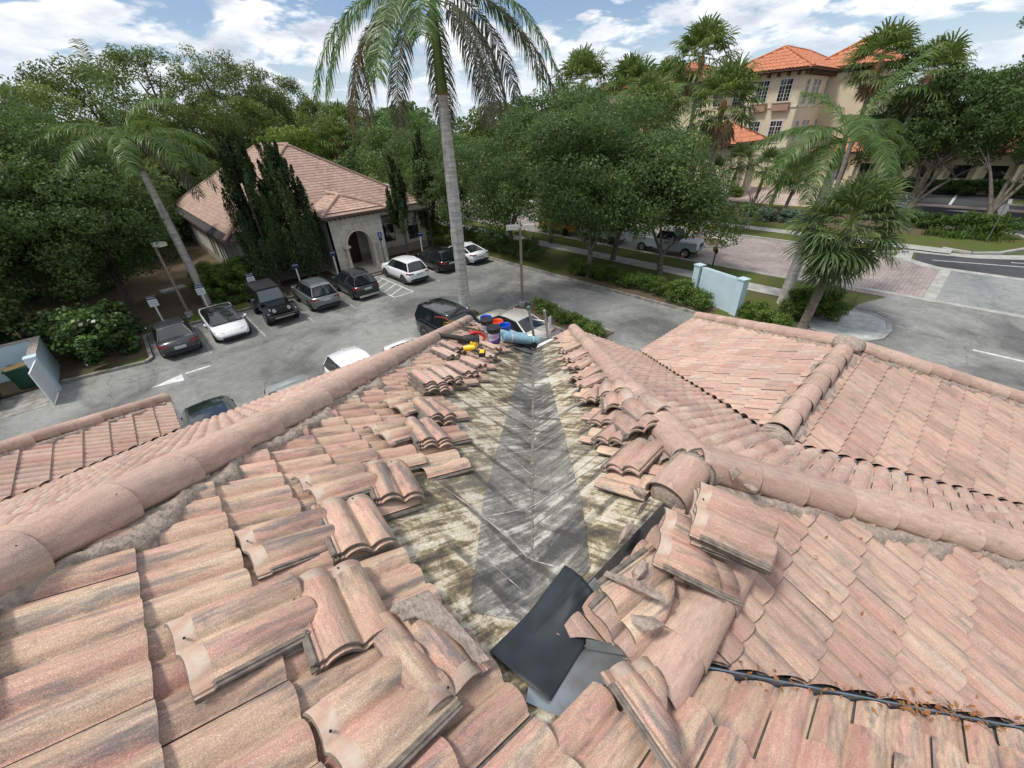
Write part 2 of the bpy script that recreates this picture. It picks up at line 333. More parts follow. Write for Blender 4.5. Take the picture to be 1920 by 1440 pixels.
# roof field s1 (downhill +X). across axis = d x n -> -Y, so u = -y
tile_field('roof_slope', 's1', 0.395-0.3069*6, 27, -9.6, 46, k1, [((-2.78, 0), (-1, 1))], 8, T_WARM, seed=3)
tile_field('roof_slope', 's1', 0.395+0.3069, 9, -0.40, 14, lambda x, y, r, s: x+y < 1.6 and y < 0.5, [((1.335, 0), (1, 1))], 8, T_WARM, seed=4)
S2Y = [1.2, 1.53, 1.83, 2.48, 2.86, 3.39, 3.56, 4.34, 6.6]; S2X = [1.78, 2.2, 2.42, 3.15, 3.45, 3.98, 4.25, 4.95, 7.3]
tile_field('roof_slope', 's2', 1.2-0.03, 19, 0.6, 30, lambda x, y, r, s: lin(s, S2Y, S2X)+0.12 < x < y+2.1, [((1.55, 0), (1, -1))], 8, T_WARM, seed=5)
tile_field('roof_slope', 's3', 9.37-0.3069*27, 28, -4.5, 40, lambda x, y, r, s: y-3.2 < x < y+0.0 or (x-y < -2.4 and x-y > -10.6 and y > 1), [((-2.78, 0), (1, -1)), ((-10.05, 0), (-1, 1)), ], 5, T_PALE, seed=6)
tile_field('roof_slope', 's4', 8.20-0.3069*20, 21, -7.0, 50, lambda x, y, r, s: (y < x-1.2 and x+y > 2.6 and (x-y < 4.0 or x+y < 5.2)), [((1.55, 0), (-1, 1)), ((2.95, 0), (-1, -1)), ], 6, T_PALE, seed=7)
tile_field('roof_slope', 's5', 4.55-0.3069*13, 14, 3.9, 26, lambda x, y, r, s: 3.3 < x-y < 7.0 and y > 0.5, [((3.75, 0), (-1, 1)), ((6.66, 0), (1, -1)), ((0, 0.65), (0, -1))], 6, T_PALE, seed=8)
# s6 downhill -Y: across axis = -X
tile_field('roof_slope', 's6', -0.65+0.2, 13, -13.0, 34, lambda x, y, r, s: x+y > 4.8 and x+y < 8.4, [((5.02, 0), (-1, -1)), ((7.96, 0), (1, 1)), ((0, 0.65), (0, 1))], 6, T_DULL, seed=9)
tile_field('roof_slope', 's7', 11.2-0.3069*13, 14, -5.0, 36, lambda x, y, r, s: x-y > 6.2 and x+y > 7.5, [((6.66, 0), (-1, 1)), ((7.96, 0), (-1, -1))], 4, T_DULL, seed=10)
tile_field('roof_slope', 's10', -0.7+0.35, 20, -8.6, 32, lambda x, y, r, s: 1.1 < x+y < 3.3 and y < 0.66, [((1.395, 0), (-1, -1)), ((2.95, 0), (1, 1)), ((0, 0.64), (0, 1))], 8, T_DULL, seed=11)
tile_field('roof_slope', 'w1', -0.77-0.3069*18, 19, -11.2, 40, lambda x, y, r, s: -12.1 < x-y < -9.8, [((-11.78, 0), (-1, 1)), ((-10.2, 0), (1, -1))], 7, T_PALE, seed=12)
tile_field('roof_slope', 'w2', 11.03-0.3069*14, 15, -12, 42, lambda x, y, r, s: x-y < -11.4, [((-11.78, 0), (1, -1))], 4, T_PALE, seed=13)
# decks under the tiles
M_DECK = mat('felt_deck', (0.05, 0.048, 0.045), 0.9, var=0.2)
def deck(k, poly, m=M_DECK, dz=0.0, name='roof_deck', th=0.06):
    b = MB(); n = len(poly); top = [(x, y, zs(k, x, y)+dz) for x, y in poly]; bot = [(x, y, z-th) for x, y, z in top]
    b.add(top, [tuple(range(n))]); b.add(bot, [tuple(reversed(range(n)))]); b.add(top+bot, [(i, n+i, n+(i+1) % n, (i+1) % n) for i in range(n)])
    return b.build(name, m, roofb)
deck('s1', [(-3, -0.22), (-3, -20), (6.53, -20), (6.53, -5.18), (0.65, 0.70), (6.50, 6.55), (6.50, 9.28)][::1], M_MEMB, name='underlayment')
deck('s2', [(0.65, 0.70), (2.25, 0.70), (8.10, 6.55), (6.50, 6.55)], M_MEMBY, name='underlayment')
deck('s3', [(-3, -0.22), (6.53, 9.31), (-0.83, 9.31), (-10.36, -0.22)])
deck('s4', [(2.25, 0.70), (8.12, -5.17), (8.12, -3.16), (4.31, 0.65), (8.12, 4.46), (8.12, 6.57)])
deck('s5', [(4.31, 0.65), (7.31, 0.65), (11.12, 4.46), (8.12, 4.46)])
deck('s6', [(4.31, 0.65), (8.12, -3.16), (11.12, -3.16), (7.31, 0.65)])
deck('s7', [(7.31, 0.65), (11.12, -3.16), (11.12, 4.46)])
deck('s10', [(0.65, 0.70), (6.53, -5.18), (8.13, -5.18), (2.25, 0.70)])
deck('w1', [(-0.83, 9.31), (-0.83, 10.95), (-10, 1.78), (-10, 0.14)])
deck('w2', [(-0.83, 10.95), (-20, 10.95), (-20, 6.5), (-14.7, 6.5), (-10, 1.78)])
b = MB(); b.poly([(-3, -0.22, 9.3975), (-10.36, -0.22, 9.3975), (-20, -0.2, 4.9), (-20, -20, 4.9), (-13, -20, 4.6), (-3, -20, 9.3975)]); b.build('rear_roof', T_PALE, roofb)
# walls, soffit and fascia
M_STUCCO = mat('cream_stucco', (0.62, 0.55, 0.44), 0.9, var=0.06, scale=2, bmp=0.3, bscale=60)
M_FASC = mat('brown_fascia', (0.10, 0.075, 0.06), 0.7)
b = MB()
foot = [(-20, 10.3), (-1.5, 10.3), (-1.5, 8.65), (5.85, 8.65), (5.85, 5.9), (7.45, 5.9), (7.45, 3.8), (10.45, 3.8), (10.45, -2.5), (7.45, -2.5), (7.45, -4.5), (5.85, -4.5), (5.85, -19), (-19, -19)]
b.prism(foot[::-1], 0.0, 4.6); b.build('wall', M_STUCCO, roofb)
b = MB()
ev = [(-20, 10.98), (-0.80, 10.98), (-0.80, 9.34), (6.56, 9.34), (6.56, 6.61), (8.15, 6.61), (8.15, 4.50), (11.15, 4.50), (11.15, -3.20), (8.15, -3.20), (8.15, -5.21), (6.56, -5.21), (6.56, -20)]
for (x0, y0), (x1, y1) in zip(ev, ev[1:]):
    if abs(x0-x1) < 0.01: b.bx(x0-0.02, x0+0.02, min(y0, y1)-0.02, max(y0, y1)+0.02, 4.55, 4.77)
    else: b.bx(min(x0, x1)+0.021, max(x0, x1)-0.021, y0-0.02, y0+0.02, 4.55, 4.77)
b.build('fascia', M_FASC, roofb)
b = MB(); b.poly([(x, y, 4.58) for x, y in ev+[(-20, -20)]][::-1]); b.build('soffit', M_STUCCO, roofb)
# ---------------------------------------------------------------- hip and ridge caps
def cap_mesh(name, r0, r1, L, seg=16, a0=-18, th=0.014):
    """half-round cap, local: runs +X from head (narrow, x=0) to butt (wide, x=L); z up"""
    V = []; F = []; MI = []; A = []
    xs = [0, 0.05, L*0.5, L-0.004, L]
    off = random.random()*50; rz = random.random()*900
    for x in xs:
        r = r0+(r1-r0)*x/L
        for i in range(seg+1):
            t = math.radians(a0+(180-2*a0)*i/seg); V.append((x, r*math.cos(t), r*math.sin(t)*0.92)); A.append((off+i*0.02, off+x, rz))
    for x in xs[::-1]:
        r = r0+(r1-r0)*x/L-th
        for i in range(seg+1):
            t = math.radians(a0+(180-2*a0)*i/seg); V.append((x, r*math.cos(t), r*math.sin(t)*0.92)); A.append((off+i*0.02, off+x, rz))
    m = seg+1; n = len(xs)*2
    for j in range(n):
        for i in range(seg):
            a, b_ = j*m+i, ((j+1) % n)*m+i
            F.append((a, b_, b_+1, a+1)); MI.append(1 if j in (len(xs)-1, n-1) else (1 if j >= len(xs) else 0))
    for i in (0, seg):
        for j in range(len(xs)-1):
            q = (j*m+i, (j+1)*m+i, (n-2-j)*m+i, (n-1-j)*m+i); F.append(q if i else q[::-1]); MI.append(1)
    SM = [True]*len(F)
    me = npmesh(name, V, F, [T_CAP, M_LIP], MI, SM, {'tuv': ('FLOAT_VECTOR', 'POINT', np.array(A))})
    return me
CAPS = [cap_mesh('ridge_cap', 0.118, 0.146, 0.42) for _ in range(6)]
bh = MB(); bh.lathe((0, 0, 0), [(0.0035, -0.001), (0.0035, 0.0012), (0, 0.0012)], 8); HOLE = bh.build('nail_hole', M_HOLE, mesh_only=True)
def cap_run(A, B, exp=0.365, lift=0.035, skip=0, holes=True):
    """caps laid from low point A up to high point B"""
    A, B = Vector(A), Vector(B); d = (B-A); Ln = d.length; d.normalize(); n = max(0, int((Ln-0.2)/exp))
    side = Vector((-d.y, d.x, 0)).normalized(); up = d.cross(side).normalized()
    if up.z < 0: up = -up
    for i in range(skip, n+1):
        butt = A + d*(i*exp) + up*(lift+random.uniform(-.004, .004)); x = -d; jit = random.uniform(-0.012, 0.012)
        x = (x + side*jit).normalized(); yv = up.cross(x).normalized(); zv = x.cross(yv)
        # tilt: butt end sits on the cap below
        zv = (zv + x*0.05).normalized(); x2 = yv.cross(zv)
        head = butt - x2*0.42
        M = Matrix((( x2.x, yv.x, zv.x, head.x), (x2.y, yv.y, zv.y, head.y), (x2.z, yv.z, zv.z, head.z), (0, 0, 0, 1)))
        o = bpy.data.objects.new('ridge_cap', random.choice(CAPS)); COL.objects.link(o); o.parent = roofb; o.matrix_local = M
        if holes:
            for sg in ((1,) if random.random() < .7 else (1, -1)):
                th_ = R(90+sg*38); rr = 0.1412
                q = M @ Vector((0.37, rr*math.cos(th_)*1.0, rr*math.sin(th_)*0.92)); nn = (M.to_3x3() @ Vector((0, math.cos(th_), math.sin(th_)))).normalized()
                h = bpy.data.objects.new('nail_hole', HOLE); COL.objects.link(h); h.parent = o
                h.matrix_local = M.inverted() @ (Matrix.Translation(q) @ nn.to_track_quat('Z', 'Y').to_matrix().to_4x4())
def mortar(A, B, kl, kr, w=0.13, rough=1.0, name='mortar_bed', sides=(1, -1)):
    """rough mortar packed under the caps on both sides; kl is the slope on the +side"""
    A, B = Vector(A), Vector(B); d = Vector((B.x-A.x, B.y-A.y, 0)); Ln = d.length; d.normalize(); side = Vector((-d.y, d.x, 0))
    b_ = MB(); n = max(2, int(Ln/0.03)); rs = random.Random(int(A.x*77+A.y*13)+5)
    for sg, k in ((1, kl), (-1, kr)):
        if sg not in sides: continue
        rows = []; ph = [rs.uniform(0, 6) for _ in range(4)]
        for i in range(n+1):
            t = i/n; q = A+(B-A)*t; zc = A.z+(B.z-A.z)*t; s_ = t*Ln
            wob = 0.5+0.30*math.sin(s_*5.3+ph[0])+0.25*math.sin(s_*11.9+ph[1])+0.15*rs.uniform(-1, 1)
            wo = 0.115 + w*rough*max(0.15, wob)
            prev = []
            for l, hz in ((0.085, None), (0.118, None), (0.115+(wo-0.115)*0.5, 0.094), (wo, 0.082), (wo+0.012, 0.02)):
                x = q.x+side.x*sg*l; y = q.y+side.y*sg*l
                zp = zs(k, x, y)
                z = zc+0.03-(l-0.085)*0.9 if hz is None else zp+hz
                if hz is not None: z += rs.uniform(-.011, .011)
                else: z = max(z, zp+0.03)
                prev.append((x, y, z))
            rows += prev
        fs = []
        for i in range(n):
            for j in range(4):
                a = i*5+j; f = (a, a+1, a+6, a+5); fs.append(f if sg < 0 else f[::-1])
        b_.add(rows, fs, 0, True)
    return b_.build(name, M_MORTAR, roofb)
def RP(k, x, y, h=0.0): return (x, y, zs(k, x, y)+h)
HL = (6.53, 9.31); HLT = (-3.0, -0.22)
cap_run(RP('s1', 6.53, 9.31, .02), RP('s1', -3, -0.22, .02)); mortar(RP('s1', 6.53, 9.31, .02), RP('s1', -3, -.22, .02), 's1', 's3', 0.17)
cap_run(RP('s2', 8.12, 6.57, .02), RP('s2', 2.34, 0.79, .02)); mortar(RP('s2', 8.12, 6.57, .02), RP('s2', 2.34, .79, .02), 's4', 's2', 0.08)
cap_run(RP('s4', 8.12, -5.17, .02), RP('s4', 2.30, 0.65, .02)); mortar(RP('s4', 8.12, -5.17, .02), RP('s4', 2.3, .65, .02), 's10', 's4', 0.13)
cap_run(RP('s5', 11.12, 4.46, .02), RP('s5', 7.36, 0.70, .02)); mortar(RP('s5', 11.12, 4.46, .02), RP('s5', 7.36, .70, .02), 's7', 's5', 0.09)
cap_run(RP('s7', 11.12, -3.16, .02), RP('s7', 7.36, 0.60, .02)); mortar(RP('s7', 11.12, -3.16, .02), RP('s7', 7.36, .60, .02), 's6', 's7', 0.11)
cap_run(RP('s5', 4.45, 0.65, .02), RP('s5', 7.10, 0.65, .02)); mortar(RP('s5', 4.45, 0.65, .02), RP('s5', 7.1, .65, .02), 's5', 's6', 0.10)
cap_run(RP('w1', -0.83, 10.95, .02), RP('w1', -10, 1.78, .02)); mortar(RP('w1', -.83, 10.95, .02), RP('w1', -10, 1.78, .02), 'w1', 'w2', 0.14)
cap_run((1.86, 0.70, 7.636-.02), (2.25, 0.70, 7.636+.01), 0.5)
COLLAR = cap_mesh('mortar_collar', 0.155, 0.165, 0.10, a0=-25, th=0.03)
COLLAR.materials.clear(); COLLAR.materials.append(M_MORTAR); COLLAR.materials.append(M_MORTAR)
o = link('mortar_collar', COLLAR, roofb, (2.17, 0.70, 7.665)); o.rotation_euler = (0, R(3), R(4))
o = link('mortar_collar', COLLAR, roofb, (4.42, 0.65, 6.63)); o.rotation_euler = (0, R(-6), R(180)); o.scale = (1, 1, 1)
# mortar lumps where caps meet
def blob(name, c, r, m, parent, seed=0, sq=(1, 1, 1), amp=0.35, rot=0.0, sub=2):
    bm = bmesh.new(); bmesh.ops.create_icosphere(bm, subdivisions=sub, radius=1.0); rs = random.Random(seed); ph = [rs.uniform(0, 9) for _ in range(6)]
    ca, sa = math.cos(rot), math.sin(rot)
    for v in bm.verts:
        x, y, z = v.co; k = 1+amp*(math.sin(3.1*x+ph[0])*math.sin(2.7*y+ph[1])+0.5*math.sin(6.3*z+ph[2])*math.sin(5.1*x+ph[3])+0.3*rs.uniform(-1, 1))
        X, Y, Z = x*k*r*sq[0], y*k*r*sq[1], z*k*r*sq[2]; v.co = (X*ca-Y*sa, X*sa+Y*ca, Z)
    me = bpy.data.meshes.new(name); bm.to_mesh(me); bm.free(); me.materials.append(m)
    for p_ in me.polygons: p_.use_smooth = False
    o = link(name, me, parent, c); return o
blob('mortar_lump', (2.30, 0.70, 7.665), 0.175, M_MORTAR, roofb, 3, (0.9, 1.05, 0.66), 0.10, 0, 3)
blob('mortar_lump', (7.30, 0.65, 6.72), 0.19, M_MORTAR, roofb, 4, (1, 1.1, 0.66), 0.08, 0, 3)
blob('mortar_lump', (1.895, 0.70, 7.645), 0.128, M_MORTAR, roofb, 8, (0.4, 1.04, 0.98), 0.05, 0, 3)
blob('mortar_lump', (4.40, 0.65, 6.655), 0.15, M_MORTAR, roofb, 5, (0.9, 1.15, 0.95), 0.16, 0, 3)
# ---------------------------------------------------------------- valleys
M_ZINC = mat('zinc_flashing', (0.36, 0.40, 0.41), 0.35, metal=0.6, col2=(0.27, 0.27, 0.25), scale=7)
M_RUBBER = mat('black_valley_lining', (0.03, 0.032, 0.034), 0.45)
M_BLUEGREY = mat('blue_grey_metal', (0.19, 0.25, 0.29), 0.4, metal=0.5, var=0.15)
def valley(k1_, k2_, A, B, m, name='valley_flashing', w=0.16, fin=0.0, mf=None):
    """strip on both planes about the plan line A-B"""
    A, B = Vector((*A, 0)), Vector((*B, 0)); d = (B-A).normalized(); sd = Vector((-d.y, d.x, 0)); b_ = MB()
    for sg, k in ((1, k1_), (-1, k2_)):
        q = [A, B, B+sd*sg*w, A+sd*sg*w]; b_.poly([(v.x, v.y, zs(k, v.x, v.y)+0.008) for v in (q if sg > 0 else q[::-1])])
    o = b_.build(name, m, roofb)
    if fin:
        b2 = MB(); up = Vector((0, 0, fin)); za, zb = zs(k1_, A.x, A.y), zs(k1_, B.x, B.y); t = 0.004
        a0, b0 = Vector((A.x, A.y, za)), Vector((B.x, B.y, zb))
        vs = [a0-sd*t, b0-sd*t, b0+sd*t, a0+sd*t, a0-sd*t+up, b0-sd*t+up, b0+sd*t+up, a0+sd*t+up]
        b2.add(vs, [(0, 1, 5, 4), (2, 3, 7, 6), (4, 5, 6, 7), (0, 4, 7, 3), (1, 2, 6, 5)]); b2.build('valley_fin', mf or m, roofb)
    return o
valley('s10', 's1', (1.02, 0.33), (6.4, -5.05), M_RUBBER, w=0.12, fin=0.085, mf=M_BLUEGREY)
valley('s4', 's6', (4.4, 0.56), (8.1, -3.14), M_RUBBER, w=0.14, fin=0.06, mf=M_BLUEGREY)
valley('s5', 's4', (4.4, 0.74), (8.1, 4.44), M_RUBBER, w=0.12)
valley('w1', 's3', (-0.9, 9.24), (-10, 0.14), M_RUBBER, w=0.12)
# second ply of darker membrane along the stripped valley, with its ridge of sealant and chalky lines
b = MB()
for sg in (1, -1):
    k = 's1' if sg > 0 else 's2'
    pts = []
    for t, w in ((0.72, 0.30), (1.4, 0.36), (2.4, 0.33), (3.4, 0.30), (4.5, 0.25), (6.45, 0.22)):
        pts.append((t, w))
    if sg < 0: pts = [(.72, .05), (.93, .33)]+pts[1:]
    L_ = [(t, t+.05) for t, w in pts]; O_ = [((t-w*.7, t+.05+w*.7) if sg > 0 else (t+w*.7, t+.05-w*.7)) for t, w in pts]
    for i in range(len(pts)-1):
        q = [L_[i], O_[i], O_[i+1], L_[i+1]]
        if sg > 0: q = q[::-1]
        b.poly([(x, y, zs(k, x, y)+0.006) for x, y in q])
b.build('valley_strip', M_MEMB2, roofb)
M_SEAL = mat('sandy_sealant', (0.25, 0.235, 0.19), 0.8, var=0.3, scale=30)
M_CHALK = mat('chalk_line', (0.50, 0.48, 0.42), 0.9, col2=(0.22, 0.21, 0.18), scale=30)
def ribbon(name, pts, w, m, h=0.009):
    """thin strip laid on the stripped slopes along plan points"""
    b_ = MB(); rs = random.Random(len(pts)+int(pts[0][0]*99)); Lp = []; n = len(pts)
    fine = []
    for i in range(n-1):
        (x0, y0), (x1, y1) = pts[i], pts[i+1]; kk = max(1, int(math.hypot(x1-x0, y1-y0)/0.06))
        for j in range(kk): fine.append((x0+(x1-x0)*j/kk, y0+(y1-y0)*j/kk))
    fine.append(pts[-1])
    zf = lambda x, y: (zs('s1', x, y) if y > x+0.05 else zs('s2', x, y))+h
    for i, (x, y) in enumerate(fine):
        a, c = fine[max(0, i-1)], fine[min(len(fine)-1, i+1)]; dx, dy = c[0]-a[0], c[1]-a[1]; l = math.hypot(dx, dy) or 1
        ww = w*rs.uniform(0.1, 0.85)/2; nx, ny = -dy/l*ww, dx/l*ww
        Lp += [(x+nx, y+ny, zf(x+nx, y+ny)), (x-nx, y-ny, zf(x-nx, y-ny))]
    b_.add(Lp, [(2*i, 2*i+1, 2*i+3, 2*i+2) for i in range(len(fine)-1)])
    return b_.build(name, m, roofb)
ribbon('sealant_bead', [(1.9, 1.95), (4.0, 4.05), (6.4, 6.45)], 0.055, M_SEAL, 0.012)
ribbon('sealant_bead', [(1.02, 1.07), (1.9, 1.95)], 0.03, M_SEAL, 0.012)
for pts, w in (([(0.97, 2.02), (1.02, 1.69), (1.03, 1.55)], .022), ([(1.03, 1.55), (1.21, 1.52), (1.42, 1.50), (1.65, 1.47), (1.99, 1.41), (2.31, 1.38)], .022), ([(1.03, 1.55), (1.05, 1.28), (1.03, 1.12), (1.07, 0.93)], .024),
               ([(1.84, 2.27), (1.80, 1.9), (1.79, 1.7), (1.81, 1.51)], .022), ([(1.81, 1.51), (2.6, 1.49), (3.0, 1.50)], .016), ([(1.8, 2.95), (1.79, 2.58), (1.8, 2.23)], .018), ([(1.87, 2.23), (2.16, 2.2), (2.46, 2.18), (2.9, 2.17)], .018), ([(0.73, 1.92), (0.72, 1.77)], .012), ([(2.6, 3.5), (2.62, 2.9), (2.6, 2.65)], .016), ([(2.65, 2.6), (3.3, 2.58)], .015), ([(3.5, 4.2), (3.5, 3.6)], .02), ([(3.5, 3.5), (4.3, 3.45)], .02), ([(1.42, 1.9), (1.44, 1.6)], .01), ([(0.8, 1.25), (0.82, 0.95)], .01)):
    ribbon('chalk_line', pts, w, M_CHALK)
# ---------------------------------------------------------------- loose roof tiles
def loose_mesh(name, tone, seed, cut=None, L=0.42):
    rs = np.random.RandomState(seed); pr = profile(9)
    u = [-0.004] + [q[0] for q in pr] + [W_T+.003, W_T+.012, W_T+.014, W_T+.022, W_T+.024, W_T+.034]
    h = [-0.006] + [q[1] for q in pr] + [-0.010, -0.010, -0.004, -0.004, -0.011, -0.011]
    u = np.array(u)-W_T/2; h = np.array(h); n = len(u)
    vs = [-L/2, -L/2+0.052, -L/2+0.058, 0.0, L/2-0.004, L/2]; drop = [0.010, 0.009, 0.0, 0, 0, 0.002]
    V = []; A = []; off = rs.rand(2)*9; rz = rs.rand()*900
    for v_, dp in zip(vs, drop):
        for i in range(n): V.append((v_, -u[i], h[i]-dp)); A.append((u[i]+off[0], v_+off[1], rz))
    th = 0.015
    for v_, dp in zip(vs, drop):
        for i in range(n): V.append((v_, -u[i], h[i]-dp-th+(0.003 if i > n-7 else 0))); A.append((u[i]+off[0], v_+off[1], rz))
    m = len(vs); F = []; MI = []; SM = []
    for j in range(m-1):
        for i in range(n-1):
            a = j*n+i; F.append((a, a+n, a+n+1, a+1)[::-1]); MI.append(2 if j == 0 else (1 if i > n-7 else (2 if j == 1 else 0))); SM.append(i <= n-7)
            b_ = m*n+j*n+i; F.append((b_, b_+1, b_+n+1, b_+n)[::-1]); MI.append(1); SM.append(True)
    for i in range(n-1):
        F.append((i, i+1, m*n+i+1, m*n+i)[::-1]); MI.append(1); SM.append(False)
        a = (m-1)*n+i; F.append((a, m*n+a, m*n+a+1, a+1)[::-1]); MI.append(1); SM.append(False)
    for j in range(m-1):
        for i, fl in ((0, False), (n-1, True)):
            a = j*n+i; q = (a, m*n+a, m*n+a+n, a+n); F.append(q if fl else q[::-1]); MI.append(1); SM.append(False)
    me = npmesh(name, V, F, [tone, M_LIP, M_HEAD], MI, SM, {'tuv': ('FLOAT_VECTOR', 'POINT', np.array(A))})
    if cut:
        bm = bmesh.new(); bm.from_mesh(me)
        for co, no in cut:
            g = bmesh.ops.bisect_plane(bm, geom=bm.verts[:]+bm.edges[:]+bm.faces[:], plane_co=co, plane_no=no, clear_outer=True)
            ed = [e for e in g['geom_cut'] if isinstance(e, bmesh.types.BMEdge)]
            try:
                r_ = bmesh.ops.edgeloop_fill(bm, edges=ed)
                for f_ in r_['faces']: f_.material_index = 1
            except Exception: pass
        bm.to_mesh(me); bm.free()
    return me
LW = [loose_mesh('concrete_tile', T_WARM, 20+i) for i in range(7)]
LD = [loose_mesh('concrete_tile', T_DULL, 40+i) for i in range(5)]
LP = [loose_mesh('concrete_tile', T_PALE, 50+i) for i in range(4)]
ORD = ['top', 'second', 'third', 'fourth', 'fifth', 'sixth']
def place(me, name, k, x, y, ang, lift, tilt=(0, 0)):
    """lay mesh on slope k at plan x,y; ang = plan heading of its butt end; lift along normal"""
    d, n, ac = slope_frame(k); h = Vector((math.cos(R(ang)), math.sin(R(ang)), 0)); ax = (h - n*h.dot(n)).normalized(); yy = n.cross(ax)
    M = Matrix(((ax.x, yy.x, n.x, x+n.x*lift), (ax.y, yy.y, n.y, y+n.y*lift), (ax.z, yy.z, n.z, zs(k, x, y)+n.z*lift), (0, 0, 0, 1)))
    o = bpy.data.objects.new(name, me); COL.objects.link(o); o.matrix_world = M @ Matrix.Rotation(tilt[0], 4, 'Y') @ Matrix.Rotation(tilt[1], 4, 'X')
    return o
HOLES_ON = []
def stack(k, x, y, ang, n, set_, where, grp, l0=0.085, pitch=0.024, slide=0.02, tilt=(0, 0)):
    rs = random.Random(int(x*100+y*10)); out = []
    for i in range(n):           # i = 0 bottom
        me = rs.choice(set_); a = R(ang)
        sx = (n-1-i)*slide*rs.uniform(.3, 1.2); sd = rs.uniform(-.012, .012)
        o = place(me, 'concrete_tile', k, x+math.cos(a)*sx-math.sin(a)*sd, y+math.sin(a)*sx+math.cos(a)*sd, ang+rs.uniform(-3, 3), l0+i*pitch, tilt)
        q = n-1-i
        lab = ('loose roof tile ' + where) if n == 1 else ('%s tile %sof %d %s' % (ORD[q] if q < n-1 else 'bottom', 'down ' if 0 < q < n-1 else '', n, where))
        tag(o, lab, 'roof tile', grp); out.append(o)
    t = out[-1]
    for hx, hy in ((-0.185, 0.035), (-0.187, -0.10)):
        h = bpy.data.objects.new('nail_hole', HOLE); COL.objects.link(h); h.parent = t; h.location = (hx, hy, 0.001 if hy > 0 else 0.002)
        h.location.z = 0.0135 if hy > 0 else -0.006; h.scale = (1.3, 1.3, 1.6)
    return out
GL = 'tiles taken up and stacked on the left slope'; GR = 'tiles taken up and stacked on the right side of the valley'
stack('s1', -0.28, 1.29, 5, 2, LW[:3], 'nearest the bottom left corner, whitish head end to the left', GL, slide=0.05)
stack('s1', 0.01, 1.22, -97, 2, LW[3:5], 'crosswise beside the biggest red pair at the lower left', GL)
stack('s1', -0.02, 1.73, 7, 1, [LW[2]], 'alone with an orange face and white nail corner at left', GL)
stack('s1', 0.27, 1.70, -95, 2, [LW[5], LW[4]], 'crosswise just right of the lone orange tile', GL)
stack('s1', 0.32, 2.10, 6, 2, [LW[1], LW[6]], 'lengthwise under the two crooked pairs halfway up the left slope', GL, slide=0.05)
stack('s1', 0.62, 2.03, -103, 2, [LW[2], LW[6]], 'crosswise with its wavy end over the stripped membrane', GL)
stack('s1', 0.98, 2.70, 14, 1, [LW[6]], 'bridging onto a pile of three near the middle', GL, l0=0.11)
stack('s1', 1.21, 2.62, -99, 3, LW[1:4], 'crosswise beside the bare membrane in the middle of the slope', GL)
stack('s1', 1.33, 3.20, 18, 1, [LW[1]], 'slanting against a pile of four', GL, l0=0.12)
stack('s1', 1.52, 3.02, -97, 4, LW[0:4], 'crosswise halfway up to the ridge corner', GL)
stack('s1', 1.89, 3.76, -95, 6, LP, 'in the tallest pile on the left slope', GL)
stack('s1', 2.34, 4.10, -94, 4, LP, 'right behind the tallest pile', GL)
stack('s1', 2.83, 4.42, -80, 3, LP, 'under the yellow drill', GL)
stack('s1', 3.34, 4.86, -75, 2, LP, 'beyond the yellow drill', GL)
stack('s1', 3.05, 5.20, -77, 3, LP, 'left of the yellow drill', GL)
stack('s1', 3.45, 5.60, -84, 4, LD[:3], 'beneath the black blower tube', GL)
stack('s1', 4.20, 6.10, -76, 3, LP, 'below the front black bucket', GL)
stack('s1', 4.75, 6.12, -82, 2, LP, 'right of the front black bucket', GL)
stack('s1', 4.05, 5.45, -76, 2, LP, 'between the drill and the bare valley', GL)
stack('s2', 2.17, 1.07, -175, 2, LD[:2], 'nearest the ridge junction with white cement at its head', GR, l0=0.10)
stack('s2', 2.53, 1.42, -175, 3, LD[1:4], 'second from the ridge junction', GR)
stack('s2', 2.88, 1.77, -172, 2, LD, 'third from the ridge junction', GR)
stack('s2', 3.42, 2.34, -177, 2, LD, 'left of the slumped row of tiles', GR)
stack('s2', 3.84, 2.72, 165, 2, LD, 'at the top of the slumped row of tiles', GR)
stack('s2', 4.16, 3.03, 172, 2, LD, 'fourth from the white gutter flashing', GR)
stack('s2', 4.64, 3.51, -178, 2, LD, 'third from the white gutter flashing', GR)
stack('s2', 5.10, 3.98, 168, 3, LD, 'second from the white gutter flashing', GR)
stack('s2', 5.75, 4.65, 160, 3, LD, 'nearest the white gutter flashing', GR)
stack('s2', 3.42, 2.10, -137, 2, [LP[0], LD[2]], 'at the head of the slumped row against the right hip', GR, l0=0.15)
stack('s2', 3.05, 1.77, -138, 2, [LP[1], LD[2]], 'in the middle of the slumped row', GR, l0=0.17)
stack('s2', 2.62, 1.33, -125, 2, [LD[3], LD[4]], 'in the last of the slumped row, pointing at the ridge junction', GR, l0=0.15)
stack('s2', 2.85, 1.36, -122, 1, [LP[2]], 'with a whitened end, highest of the slumped row beside the right hip', GR, l0=0.21, tilt=(0.08, 0))
GJ = 'tiles and caps heaped on the broken ridge'
stack('s10', 1.80, 0.46, -65, 4, [LW[0], LW[5], LD[1], LD[0]], 'on the broken ridge below the junction, grey streak on top', GJ, l0=0.30, pitch=0.026, tilt=(-0.13, 0.10))
TRI = loose_mesh('concrete_tile', T_WARM, 71, [((0.05, 0, 0), (0.82, 0.57, 0))])
tag(place(TRI, 'concrete_tile', 's10', 1.58, 0.48, -66, 0.25, (-0.05, 0.1)), 'tile cut to a triangle with two nail holes, lying on the ridge caps', 'roof tile', GJ)
tag(place(loose_mesh('concrete_tile', T_DULL, 72, [((0.06, 0, 0), (0.85, 0.5, 0))]), 'concrete_tile', 's10', 1.66, 0.38, -62, 0.205, (-0.05, 0.1)), 'cut tile with a raw diagonal edge just under the triangular tile', 'roof tile', GJ)
